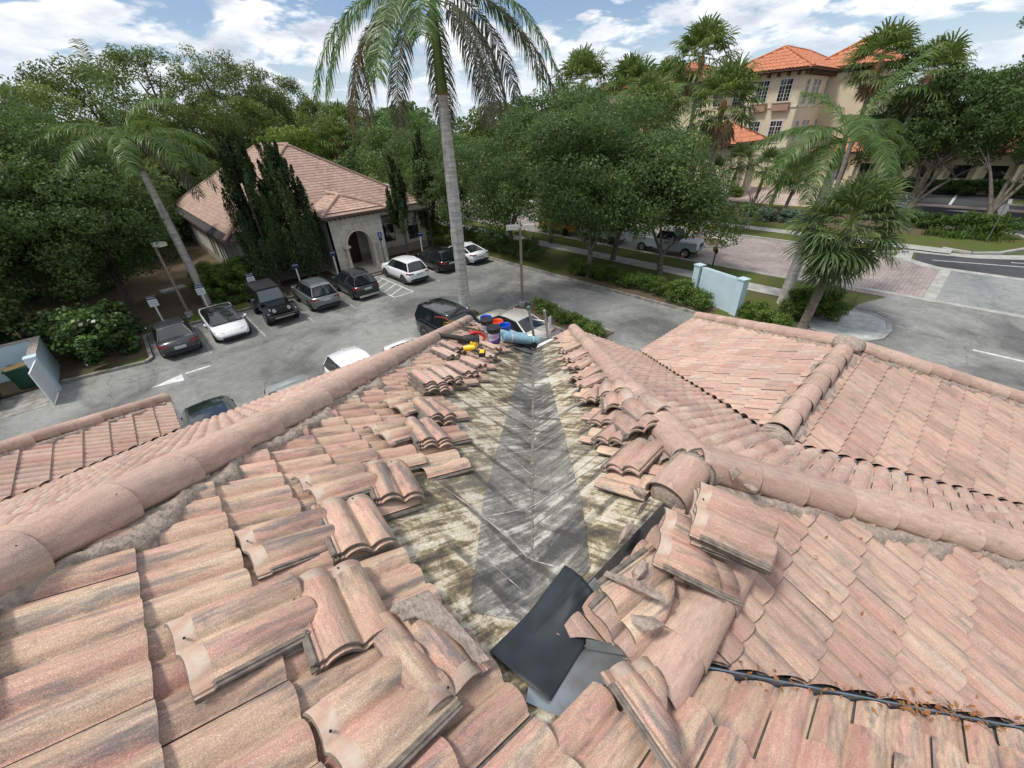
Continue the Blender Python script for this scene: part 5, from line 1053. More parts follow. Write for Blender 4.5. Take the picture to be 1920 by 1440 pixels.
shrub('round_shrub', 'round glossy shrub at the pale traffic island by the leaning trunk', (26.2, 4.1, .08), [(26.2, 4.1, .85, 1.35, 1.15, .85), (25.4, 4.9, .8, .9, .8, .8)], 110, 11000, .07, LF_HEDGE, 405, None, (.2, .36), rsft=.12)
shrub('flowering_shrub', 'loose leafy shrub in front of the white sign wall', (23.5, 10.4, .08), [(23.4, 10.6, .75, .8, .9, .65), (23.2, 9.5, .6, .6, .7, .5)], 60, 3600, .075, LF_HEDGE, 406, None, (.2, .4), rsft=.2)
GB = 'low shrubs between the sign wall and the leaning palm'
for i, (x, y, r, lab) in enumerate([(23.9, 6.9, .55, 'low bright shrub right beside the sign wall'), (23.6, 5.9, .5, 'low bright shrub midway to the leaning palm'), (23.4, 5.0, .42, 'low bright shrub at the foot of the leaning palm'), (24.6, 6.6, .45, 'small shrub behind the first low bright one')]):
    shrub('low_shrub', lab, (x, y, .08), [(x, y, .4, r, r, .38)], 26, 1500, .06, LF_HEDGE, 410+i, GB, (.15, .28), rsft=.3)
shrub('rounded_hedge', 'clipped round hedge at the foot of the oak by the stop sign', (54.0, -.4, .08), [(54.0, .4, .9, 1.4, 1.4, .8), (53.6, -1.3, .9, 1.3, 1.2, .8)], 80, 6500, .10, LF_HEDGE, 420, None, (.3, .5), cat='hedge', rsft=-.1)
shrub('clipped_hedge', 'straight dark hedge left of the round clipped one', (54.2, 3.4, .08), [(54.4, 5.0-i*.9, .7, .8, .7, .6) for i in range(5)], 70, 5000, .10, LF_HEDGE, 421, None, (.3, .45), cat='hedge', rsft=-.15)
for i, (x, y, lab) in enumerate([(51.8, 2.2, 'spiky grass clump left of the stop sign post'), (51.6, .8, 'spiky grass clump next to the stop sign post'), (51.9, -.9, 'spiky grass clump just right of the stop sign post')]):
    fr = FR_(); rs = np.random.RandomState(i)
    for k in range(170):
        a = rs.rand()*6.28; e = R(35+50*rs.rand()); L_ = .5+.5*rs.rand(); d = np.array([math.cos(a)*math.cos(e), math.sin(a)*math.cos(e), math.sin(e)]); p0 = np.array([x+rs.randn()*.35, y+rs.randn()*.45, .08]); p1 = p0+d*L_*.6; p2 = p1+nz(d+np.array([0, 0, -.8]))*L_*.5
        fr.strip([p0, p1, p2], [.03, .02, .003], nz(np.cross(d, [0, 0, 1])), rs.rand())
    o = fr.build('grass_clump', LF_HEDGE, None, (x, y, .08)); o.location = (x, y, .08); tag(o, lab, 'plant', 'spiky grass clumps in the island bed')
BS = 'shrubs in the bed behind the walking person'
for i, (x, y, r, mm, lab) in enumerate([(51.5, 20.5, 1.2, LF_BLUE, 'silvery shrub left of the walking person'), (50.2, 15.6, 1.1, LF_BLUE, 'silvery blue shrub right behind the walking person'), (50.6, 13.2, 1.0, LF_BLUE, 'silvery shrub right of the walking person'), (53.0, 23.5, 1.2, LF_HEDGE, 'dark green shrub below the palm trunks'), (52.0, 26.0, 1.1, LF_HEDGE, 'dark green shrub at the left end of the bed'), (51.8, 17.8, .9, LF_SABAL, 'spiky palmetto in the bed'), (52.5, 11.5, 1.0, LF_HEDGE, 'dark shrub at the right end of the bed'), (64.2, 24.5, .9, LF_YEL, 'yellow croton at the foot of the canopy column')]):
    shrub('bed_shrub', lab, (x, y, .08), [(x, y, .65, r, r, .6)], 40, 2400, .11, mm, 430+i, BS, (.25, .45))
for i, (x, y, lab) in enumerate([(78.5, 3, 'dark shrubs along the low yellow wall, left'), (79.0, -1.5, 'dark shrubs along the low yellow wall, right'), (78.8, 7.5, 'dark shrubs behind the parked far car')]):
    shrub('wall_shrub', lab, (x, y, .05), [(x, y+k, .8, 1.2, 1.3, .8) for k in (-1.4, 0, 1.4)], 50, 2600, .16, LF_OAK, 445+i, 'shrubs below the low yellow wall', (.35, .6))
shrub('understory_shrub', 'yellowish shrub behind the black SUV at the clinic corner', (22.9, 34.6, .08), [(23.2, 33.6, 1.2, 1.0, 1.6, 1.1), (22.6, 36.4, 1.4, 1.2, 1.8, 1.3)], 60, 5000, .10, LF_YEL, 450, None, (.3, .5), rsft=-.2)
shrub('understory_hedge', 'dark bushes under the oaks beside the last parked cars', (24.2, 27.0, .08), [(24.4, 24.5+i*1.5, .9, 1.1, 1.2, .9) for i in range(6)], 90, 8000, .09, LF_OAK, 451, None, (.3, .5), cat='hedge')
shrub('island_hedge', 'bright green hedge strip behind the beige sedan', (16.3, 14.6, .08), [(16.9-.1*i, 16.6-i*.8, .38, .5, .6, .36) for i in range(7)], 80, 7500, .055, LF_HEDGE, 452, None, (.16, .28), cat='hedge', rsft=.25)
# bare multi-stemmed shrub
b = MB(org=(53.2, 18.0, .08)); rs = random.Random(3)
for i in range(16):
    a = rs.uniform(0, 6.28); q = [Vector((53.2, 18, .05))]
    for j in range(5): q.append(q[-1]+Vector((math.cos(a)*.22+rs.uniform(-.2, .2), math.sin(a)*.22+rs.uniform(-.2, .2), .45)))
    b.tube(q, [.06, .05, .04, .03, .02, .01], 5)
o = b.build('bare_shrub', M_BARK); o.location = (53.2, 18.0, .08); tag(o, 'bare many stemmed shrub between the small palms', 'shrub')
b = MB(); b.bx(15.6, 17.2, 11.2, 17.9, 0, .07); tag(b.build('lot_island', M_MULCH), kind='structure'); kerb([(15.6, 11.2), (15.6, 17.9), (17.2, 17.9), (17.2, 11.2)])
b = MB(); b.prism([(13.2+.95*math.cos(k*.5236), 19.3+.95*math.sin(k*.5236)) for k in range(12)], 0, .10); tag(b.build('palm_bed', M_MULCH), kind='structure')

UL = 'undergrowth beneath the far wood on the left'
for i, (x, y, rx, ry, rz, lab) in enumerate([(-14, 50, 7, 4, 3.6, 'thick undergrowth at the far left under the pines'), (-2, 54, 6, 4, 3.8, 'thick undergrowth behind the left royal palm'), (3, 62, 6, 4, 4.5, 'undergrowth left of the clinic roof'), (9, 66, 6, 4, 4.6, 'undergrowth directly behind the clinic roof'), (16, 68, 5, 4, 4.2, 'undergrowth behind the clinic ridge'), (-6, 46, 5, 3, 3, 'low bushes in the shade of the left oaks'), (24, 62, 4, 4, 4.0, 'undergrowth between the clinic and the far white road')]):
    shrub('undergrowth', lab, (x, y, 0), [(x, y, rz*.8, rx, ry, rz)], 60, 5200, .24, LF_OAK, 700+i, UL, (.8, 1.5), stems=3)
# ============================================================ VEHICLES
def paint(name, col, rough=0.28, metal=0.0, coat=0.6):
    if name in MATS: return MATS[name]
    m, t, b = base_mat(name, rough, metal, 0.5); c = mixc(t, ramp(t, noise(t, objvec(t), 1.7, 4, .6), [(.3, 0.), (.7, 1.)]), col, tuple(x*.9 for x in col))
    t.links.new(c, b.inputs['Base Color']); b.inputs['Coat Weight'].default_value = coat; b.inputs['Coat Roughness'].default_value = 0.05; return m
M_GLASS = paint('car_glass', (0.012, 0.016, 0.018), 0.03, 0, 0.6)
M_TYRE = mat('tyre_rubber', (0.018, 0.018, 0.018), 0.85, var=.1); M_RIM = mat('alloy_rim', (0.42, 0.43, 0.44), 0.35, metal=.8); M_BLACKP = mat('black_plastic', (0.022, 0.022, 0.023), 0.6)
M_TAIL = mat('red_lamp_glass', (0.36, 0.012, 0.015), 0.15, var=.1); M_LAMP = mat('clear_lamp_glass', (0.55, 0.58, 0.6), 0.12, var=.2); M_CHROME = mat('chrome_trim', (0.65, 0.66, 0.67), 0.15, metal=1.0)
M_PLATE = mat('number_plate', (0.62, 0.66, 0.62), 0.5, col2=(0.25, 0.34, 0.30), scale=30)
CARP = {  # L, W, H, wheelbase, wheel r, greenhouse stations as fraction of length from REAR: (rear base, rear top, front top, front base), belt, hood h, deck h
 'sedan': dict(L=4.8, W=1.84, H=1.45, wr=.33, wb=2.8, ro=.95, gh=(.115, .30, .56, .74), belt=.93, hood=.90, nose=.66, deck=1.04, tailh=.98),
 'fastback': dict(L=4.7, W=1.86, H=1.44, wr=.34, wb=2.87, ro=.95, gh=(.07, .34, .58, .80), belt=.92, hood=.86, nose=.60, deck=1.04, tailh=1.02),
 'suv': dict(L=4.65, W=1.87, H=1.68, wr=.36, wb=2.7, ro=.95, gh=(.035, .125, .56, .72), belt=1.04, hood=1.05, nose=.82, deck=1.06, tailh=1.02),
 'bigsuv': dict(L=5.2, W=2.05, H=1.9, wr=.41, wb=3.05, ro=1.1, gh=(.015, .07, .60, .72), belt=1.18, hood=1.2, nose=1.02, deck=1.18, tailh=1.16),
 'hatch': dict(L=4.3, W=1.8, H=1.5, wr=.33, wb=2.6, ro=.85, gh=(.03, .16, .55, .74), belt=.98, hood=.95, nose=.7, deck=1.0, tailh=.98),
}
def car(name, lab, cat, kind, pm, loc, rz, glassroof=False, roof_m=None, rails=False, front='lamps', badge=None, wip=False, lower=False):
    """origin on the ground at the car's middle, nose toward local +X"""
    q = CARP[kind]; L, Wd, H = q['L'], q['W']/2, q['H']; root = thing(name, lab, cat, loc, rz); bt = q['belt']
    X = lambda f: (f-.5)*L
    g0, g1, g2, g3 = [X(v) for v in q['gh']]
    # lower body: lofted sections
    st = [(0.0, .80, .50, q['tailh']-.22), (.012, .88, .36, q['tailh']-.03), (.05, .955, .26, q['tailh']), (.10, .985, .22, q['deck']), (.20, 1.0, .21, bt+.03), (.5, 1.0, .20, bt), (.70, 1.0, .20, bt), (.80, .99, .21, q['hood']+.0), (.88, .965, .22, q['hood']-.06), (.95, .91, .25, (q['hood']+q['nose'])/2), (.985, .82, .30, q['nose']+.02), (1.0, .70, .38, q['nose']-.10)]
    V = []; F = []; n = 11
    for f, w, zb, zt in st:
        x = X(f); w = w*Wd; zm = zb+(zt-zb)*.55
        half = [(w*.80, zb), (w*.96, zb+.06), (w, zm), (w*.985, zb+(zt-zb)*.80), (w*.93, zt-.02)]
        ring = [(-a, z) for a, z in half]+[(0, zt+.015 if .08 < f < .95 else zt)]+[(a, z) for a, z in half[::-1]]
        V += [(x, -a, z) for a, z in ring]
    b = MB(); m_ = len(st); fs = [(i*n+j, (i+1)*n+j, (i+1)*n+j+1, i*n+j+1) for i in range(m_-1) for j in range(n-1)]
    b.add(V, fs, 0, True); b.add(V[:n], [tuple(range(n))], 0); b.add(V[-n:], [tuple(reversed(range(n)))], 0)
    b.add(V, [(i*n, i*n+n-1, (i+1)*n+n-1, (i+1)*n) for i in range(m_-1)], 1)
    wx = (X(0)+q['ro'], X(0)+q['ro']+q['wb'])
    for x in wx:            # wheel arches
        for s in (1, -1):
            k = 14; pts = [(x+(q['wr']+.07)*math.cos(math.pi*j/k), s*(Wd+.004), q['wr']+(q['wr']+.07)*math.sin(math.pi*j/k)*.98) for j in range(k+1)]+[(x-(q['wr']+.07), s*(Wd+.004), .2), (x+(q['wr']+.07), s*(Wd+.004), .2)]
            b.add(pts+[(a, y-s*.05, z) for a, y, z in pts], [tuple(range(k+3)) if s < 0 else tuple(reversed(range(k+3)))], 1)
    if lower:
        for s in (1, -1): b.bx(X(.08), X(.93), s*Wd-.012, s*Wd+.012, .2, .34, 1)
    b.bx(X(.004)-.015, X(.02), -Wd*.82, Wd*.82, .30, .46, 1); b.bx(X(.985), X(1)+.01, -Wd*.62, Wd*.62, .26, .40, 1)
    b.build('body', [pm, M_BLACKP], root)
    # greenhouse
    rt = H; tw = Wd*.70; bw = Wd*.90; zb = bt+.0
    def pt(x, w, z): return (x, w, z)
    mid = (g1+g2)/2
    R_ = [(g1, tw*.92, rt-.05), (mid-.1, tw, rt), (g2, tw*.94, rt-.03)]
    b = MB()  # roof shell
    cols = 6; rows = []
    for x, w, z in [(g1-.06, tw*.9, rt-.085), (g1, tw*.95, rt-.045), ((g1+mid)/2, tw*1.0, rt-.012), (mid, tw*1.01, rt), ((mid+g2)/2, tw, rt-.008), (g2, tw*.96, rt-.04), (g2+.07, tw*.93, rt-.08)]:
        rows.append([(x, w*(2*j/cols-1), z-.055*abs(2*j/cols-1)**2.4) for j in range(cols+1)])
    vs = [p_ for r_ in rows for p_ in r_]; b.add(vs, [(i*(cols+1)+j, (i+1)*(cols+1)+j, (i+1)*(cols+1)+j+1, i*(cols+1)+j+1) for i in range(6) for j in range(cols)], 0, True)
    # pillars along the four edges
    for s in (1, -1):
        b.tube([(g0+.03, s*bw*.93, zb+.02), (g1-.04, s*tw*.90, rt-.13)], [.05, .045], 6); b.tube([(g3-.02, s*bw*.95, zb), (g2+.06, s*tw*.93, rt-.13)], [.035, .032], 6)
        b.tube([(g1-.06, s*tw*.90, rt-.135), (mid, s*tw*1.0, rt-.055), (g2+.07, s*tw*.93, rt-.13)], [.03, .034, .03], 6)
    b.build('roof', roof_m or pm, root)
    e = .012
    ws = MB(); ws.add([(g3, -bw*.93, zb+.01), (g3+.05, 0, zb+.02), (g3, bw*.93, zb+.01), (g2+.07, tw*.92, rt-.12), (g2+.10, 0, rt-.075), (g2+.07, -tw*.92, rt-.12)], [(0, 1, 4, 5), (1, 2, 3, 4)], 0, True); ws.build('windscreen', M_GLASS, root)
    rw = MB(); rw.add([(g0, -bw*.86, zb+.05), (g0-.04, 0, zb+.05), (g0, bw*.86, zb+.05), (g1-.06, tw*.86, rt-.12), (g1-.08, 0, rt-.075), (g1-.06, -tw*.86, rt-.12)], [(0, 5, 4, 1), (1, 4, 3, 2)], 0, True); rw.build('rear_window', M_GLASS, root)
    for s in (1, -1):
        xm = g0+(g3-g0)*.50; tm = g1+(g2-g1)*.50
        for (xa, xb, ta, tb) in ((g0+.12, xm-.03, g1+.02, tm-.03), (xm+.03, g3-.10, tm+.03, g2+.02)):
            w_ = MB(); vv = [(xa, s*(bw+.02), zb+.02), (xb, s*(bw+.02), zb+.02), (tb, s*(tw*.985+.012), rt-.115), (ta, s*(tw*.985+.012), rt-.115)]
            w_.add(vv, [(0, 1, 2, 3) if s < 0 else (3, 2, 1, 0)], 0); w_.build('side_window', M_GLASS, root)
    b = MB()  # solid under the glass so nothing shows through
    b.add([(g0+.05, -bw*.92, zb-.02), (g3-.04, -bw*.92, zb-.02), (g3-.04, bw*.92, zb-.02), (g0+.05, bw*.92, zb-.02), (g1, -tw*.9, rt-.12), (g2, -tw*.9, rt-.12), (g2, tw*.9, rt-.12), (g1, tw*.9, rt-.12)], [(0, 1, 5, 4), (1, 2, 6, 5), (2, 3, 7, 6), (3, 0, 4, 7)], 0)
    b.build('cabin', M_BLACKP, root)
    if glassroof:
        b = MB(); rows = [(g1+.12, tw*.84, rt-.015), (mid, tw*.88, rt+.012), (g2+.02, tw*.86, rt-.018)]; b.add([(x, w*s2, z-(.022 if s2 else 0)) for x, w, z in rows for s2 in (-1, 0, 1)], [(0, 3, 4, 1), (1, 4, 5, 2), (3, 6, 7, 4), (4, 7, 8, 5)], 0, True); b.build('glass_roof', M_GLASS, root)
    if rails:
        for s in (1, -1): b = MB(); b.tube([(g1+.1, s*tw*.9, rt-.03), (g1+.25, s*tw*.9, rt+.04), (g2-.25, s*tw*.9, rt+.04), (g2-.1, s*tw*.9, rt-.03)], .02, 6); b.build('roof_rail', M_CHROME if rails == 'c' else M_BLACKP, root)
    wh = MB(); wr = q['wr']; wh.add([(0, 0, 0)], []); prof = [(wr*.6, -.10), (wr*.94, -.11), (wr, -.08), (wr, .08), (wr*.94, .11), (wr*.6, .10)]
    vs = [(r*math.cos(2*math.pi*k/20), z, r*math.sin(2*math.pi*k/20)) for r, z in prof for k in range(20)]; wh.add(vs, [(i*20+k, (i+1)*20+k, (i+1)*20+(k+1) % 20, i*20+(k+1) % 20) for i in range(5) for k in range(20)], 0, True)
    wme = wh.build('tyre', M_TYRE, mesh_only=True); rm = MB()
    vs = [(wr*.62*math.cos(2*math.pi*k/20), .095, wr*.62*math.sin(2*math.pi*k/20)) for k in range(20)]; rm.add(vs, [tuple(reversed(range(20)))], 1)
    for k in range(5):
        a = 2*math.pi*k/5; rm.add([(wr*.1*math.cos(a+1.57), .10, wr*.1*math.sin(a+1.57)), (wr*.1*math.cos(a-1.57), .10, wr*.1*math.sin(a-1.57)), (wr*.62*math.cos(a-.16), .112, wr*.62*math.sin(a-.16)), (wr*.62*math.cos(a+.16), .112, wr*.62*math.sin(a+.16))], [(3, 2, 1, 0)], 0)
    for k in range(20):
        a, c = 2*math.pi*k/20, 2*math.pi*(k+1)/20; rm.add([(wr*.56*math.cos(a), .113, wr*.56*math.sin(a)), (wr*.56*math.cos(c), .113, wr*.56*math.sin(c)), (wr*.64*math.cos(c), .108, wr*.64*math.sin(c)), (wr*.64*math.cos(a), .108, wr*.64*math.sin(a))], [(0, 1, 2, 3)], 0)
    rme = rm.build('rim', [M_RIM, M_BLACKP], mesh_only=True)
    for x in wx:
        for s in (1, -1):
            w_ = thing('wheel', None, None, (x, s*(Wd-.105), wr)); w_.parent = root
            o1 = bpy.data.objects.new('tyre', wme); COL.objects.link(o1); o1.parent = w_; o2 = bpy.data.objects.new('rim', rme); COL.objects.link(o2); o2.parent = w_; o2.rotation_euler = (0, 0, 0 if s > 0 else math.pi)
    for s in (1, -1):
        z = q['tailh']-.17 if kind not in ('bigsuv',) else q['tailh']-.1; big = .30
        b = MB(); b.add([(X(.006)-.02, s*Wd*.52, z-.05), (X(.006)-.02, s*Wd*.52, z+.06), (X(.012)-.03, s*Wd*.86, z+.10), (X(.012)-.03, s*Wd*.86, z-.07), (X(.075), s*(Wd*.975+.01), z+.10), (X(.075), s*(Wd*.975+.01), z-.02)], [(0, 1, 2, 3) if s > 0 else (3, 2, 1, 0), (3, 2, 4, 5) if s > 0 else (5, 4, 2, 3)], 0); b.build('taillight', M_TAIL, root)
        z = q['nose']+.02; b = MB(); b.add([(X(.99), s*Wd*.45, z-.04), (X(.975), s*Wd*.45, z+.045), (X(.945)+.0, s*Wd*.86, z+.11), (X(.965)+.02, s*Wd*.84, z-.04), (X(.90), s*(Wd*.955+.012), z+.13), (X(.93), s*(Wd*.93+.016), z)], [(0, 1, 2, 3) if s < 0 else (3, 2, 1, 0), (3, 2, 4, 5) if s < 0 else (5, 4, 2, 3)], 0); b.build('headlight', M_LAMP, root)
        b = MB(); b.lathe((g3-.22, s*(Wd+.10), bt+.06), [(0, -.07), (.075, -.06), (.085, .02), (.05, .075), (0, .08)], 8, 0); b.bx(g3-.25, g3-.19, min(s*Wd*.9, s*(Wd+.1)), max(s*Wd*.9, s*(Wd+.1)), bt, bt+.04); b.build('wing_mirror', pm, root)
    b = MB(); b.bx(X(0)-.03, X(0)-.012, -.26, .26, q['tailh']-.42, q['tailh']-.27) if kind in ('sedan', 'fastback') else b.bx(X(0)-.03, X(0)-.012, -.26, .26, q['tailh']-.30, q['tailh']-.16); b.build('number_plate', M_PLATE, root)
    if kind in ('suv', 'bigsuv'): b = MB(); b.bx(X(0)-.035, X(0)+.02, -Wd*.78, Wd*.78, .28, .42); b.build('bumper_trim', M_CHROME if rails == 'c' else M_BLACKP, root)
    if badge: b = MB(); b.lathe((X(0)-.02, 0, q['tailh']-.16), [(0, -.0), (.05, 0), (.05, .01)], 10); b.build('badge', M_CHROME, root)
    b = MB(); b.add([(g1+.05, -.015, rt-.02), (g1+.05, .015, rt-.02), (g1+.22, 0, rt-.01), (g1+.04, 0, rt+.07)], [(0, 1, 3), (1, 2, 3), (2, 0, 3)]); b.build('roof_antenna', pm, root)
    return root
PW = paint('white_car_paint', (0.74, 0.76, 0.77)); PG = paint('dark_grey_paint', (0.060, 0.063, 0.068), .3, .4); PS = paint('silver_grey_paint', (0.20, 0.225, 0.235), .3, .5)
PK = paint('black_car_paint', (0.008, 0.009, 0.010), .2); PDG = paint('graphite_paint', (0.035, 0.042, 0.045), .3, .4); PB = paint('champagne_paint', (0.56, 0.54, 0.47), .3, .3); PSG = paint('pale_silver_paint', (0.50, 0.54, 0.52), .3, .4); PBG = paint('blue_grey_paint', (0.085, 0.105, 0.115), .3, .4)
N_, S_r = R(90), R(-90)      # nose toward +Y (kerb) or toward -Y
car('parked_sedan', 'dark grey sedan parked rear out beside the round leaved hedge', 'car', 'sedan', PG, (-.25, 28.55, 0), N_, badge=True)
car('parked_electric_sedan', 'white sedan with black glass roof, parked nose out', 'car', 'fastback', PW, (2.25, 28.55, 0), S_r, glassroof=True, roof_m=M_GLASS)
car('parked_suv', 'silver grey SUV parked rear out between the black off-roader and graphite SUV', 'car', 'suv', PS, (7.85, 29.0, 0), N_, rails='k')
car('parked_suv', 'graphite SUV with dark glass roof by the blank hatched bay', 'car', 'suv', PDG, (10.65, 28.9, 0), N_, glassroof=True, rails='c')
car('parked_suv', 'white SUV parked in front of the clinic windows', 'car', 'suv', PW, (14.75, 28.95, 0), N_, lower=True)
car('parked_suv', 'black SUV right of the white SUV, partly behind the palm trunk', 'car', 'suv', PK, (18.0, 29.4, 0), N_)
car('parked_sedan', 'white sedan at the far right end of the clinic row', 'car', 'fastback', PW, (20.9, 29.3, 0), N_)
car('parked_car', 'blue grey car nearest the lower left roof wing, only its roof showing', 'car', 'hatch', PBG, (-.35, 15.9, 0), S_r, glassroof=True)
car('parked_car', 'pale silver car showing above the roof edge, second from left', 'car', 'sedan', PSG, (2.5, 15.3, 0), S_r)
car('parked_car', 'white car with a dark glass roof above the roof edge, third from left', 'car', 'suv', PW, (5.0, 15.4, 0), S_r)
car('parked_car', 'white car mostly hidden by the roof hip, left of the black SUV', 'car', 'fastback', PW, (7.75, 15.0, 0), S_r)
car('parked_large_suv', 'large black SUV with chrome roof rails left of the palm trunk', 'car', 'bigsuv', PK, (10.75, 16.6, 0), S_r, rails='c')
car('parked_sedan', 'champagne sedan behind the buckets, nose away from us', 'car', 'sedan', PB, (13.35, 15.0, 0), N_)
# black off-roader, nose out
def offroader():
    L, Wd = 4.8, .94; root = thing('parked_off_roader', 'black boxy off-roader with round headlamps and slotted grille, nose out', 'car', (5.1, 28.75, 0), S_r); b = MB()
    b.bx(-2.2, .75, -.80, .80, .50, 1.12); b.bx(.75, 2.1, -.62, .62, .55, 1.10); b.add([(.75, -.66, 1.10), (2.1, -.56, 1.02), (2.1, .56, 1.02), (.75, .66, 1.10), (.75, -.6, 1.17), (2.05, -.5, 1.11), (2.05, .5, 1.11), (.75, .6, 1.17)], [(4, 5, 6, 7), (0, 1, 5, 4), (1, 2, 6, 5), (2, 3, 7, 6), (3, 0, 4, 7)]); b.build('body', PK, root)
    b = MB(); b.add([(-2.2, -.78, 1.12), (.55, -.78, 1.12), (.55, .78, 1.12), (-2.2, .78, 1.12), (-2.12, -.66, 1.80), (.12, -.66, 1.82), (.12, .66, 1.82), (-2.12, .66, 1.80)], [(4, 5, 6, 7), (0, 1, 5, 4), (1, 2, 6, 5), (2, 3, 7, 6), (3, 0, 4, 7)]); b.bx(-2.13, .16, -.69, .69, 1.79, 1.85); b.build('hard_top', mat('matt_black_top', (.015, .015, .016), .55), root)
    ws = MB(); ws.add([(.555, -.70, 1.17), (.555, .70, 1.17), (.165, .62, 1.76), (.165, -.62, 1.76)], [(0, 1, 2, 3)]); ws.build('windscreen', paint('pale_reflecting_glass', (.06, .085, .10), .04, 0, 0), root)
    for s in (1, -1):
        for xa, xb in ((-2.0, -1.25), (-1.15, -.4), (-.3, .35)):
            w_ = MB(); vv = [(xa, s*.785, 1.17), (xb, s*.785, 1.17), (xb-.06, s*.69, 1.72), (xa+.02, s*.69, 1.72)]; w_.add(vv, [(0, 1, 2, 3) if s < 0 else (3, 2, 1, 0)]); w_.build('side_window', M_GLASS, root)
        for x in (-1.35, 1.42):
            f = MB(); pts = [(x+dx, z) for dx, z in ((-.62, .55), (-.48, .95), (-.25, 1.06), (.28, 1.06), (.5, .92), (.62, .55))]; k = len(pts)
            f.add([(a, s*.60, z) for a, z in pts]+[(a, s*.95, z-.03) for a, z in pts], [(i, i+1, k+i+1, k+i) if s < 0 else (k+i, k+i+1, i+1, i) for i in range(k-1)], 0); f.add([(a, s*.95, z-.03) for a, z in pts]+[(a, s*.95, z-.11) for a, z in pts], [(i, i+1, k+i+1, k+i) if s < 0 else (k+i, k+i+1, i+1, i) for i in range(k-1)], 0); f.build('fender', PK, root)
            w_ = thing('wheel', None, None, (x, s*.80, .40)); w_.parent = root
            t = MB(); vs = [(r*math.cos(2*math.pi*k2/18), z, r*math.sin(2*math.pi*k2/18)) for r, z in [(.2, -.13), (.38, -.14), (.40, -.1), (.40, .1), (.38, .14), (.2, .13)] for k2 in range(18)]; t.add(vs, [(i*18+k2, (i+1)*18+k2, (i+1)*18+(k2+1) % 18, i*18+(k2+1) % 18) for i in range(5) for k2 in range(18)], 0, True); t.build('tyre', M_TYRE, w_)
            t = MB(); t.add([(.22*math.cos(2*math.pi*k2/16), s*.125, .22*math.sin(2*math.pi*k2/16)) for k2 in range(16)], [tuple(range(16)) if s < 0 else tuple(reversed(range(16)))]); t.build('rim', M_RIM, w_)
        h = MB(); h.tube([(2.08, s*.42, .98), (2.15, s*.42, .98)], .105, 14); h.build('headlight', M_LAMP, root)
        h = MB(); h.tube([(2.1, s*.78, .84), (2.16, s*.78, .84)], .05, 8); h.build('turn_signal', M_LAMP, root)
        h = MB(); h.bx(.45, .55, s*.98-.1, s*.98+.1, 1.22, 1.42); h.build('wing_mirror', PK, root)
    g = MB(); g.bx(2.1, 2.125, -.30, .30, .80, 1.10, 0)
    for k in range(7): g.bx(2.126, 2.14, -.27+k*.09-.016, -.27+k*.09+.016, .82, 1.07, 1)
    g.build('grille', [PK, M_HOLE], root)
    g = MB(); g.bx(2.15, 2.36, -.86, .86, .52, .70, 0); g.bx(2.362, 2.37, -.55, .55, .56, .62, 1); g.build('front_bumper', [M_BLACKP, M_CHROME], root)
    g = MB(); g.box((.9, 0, 1.19), (.02, .9, .02), 0, 0); g.build('wipers', M_BLACKP, root)
    return root
offroader()
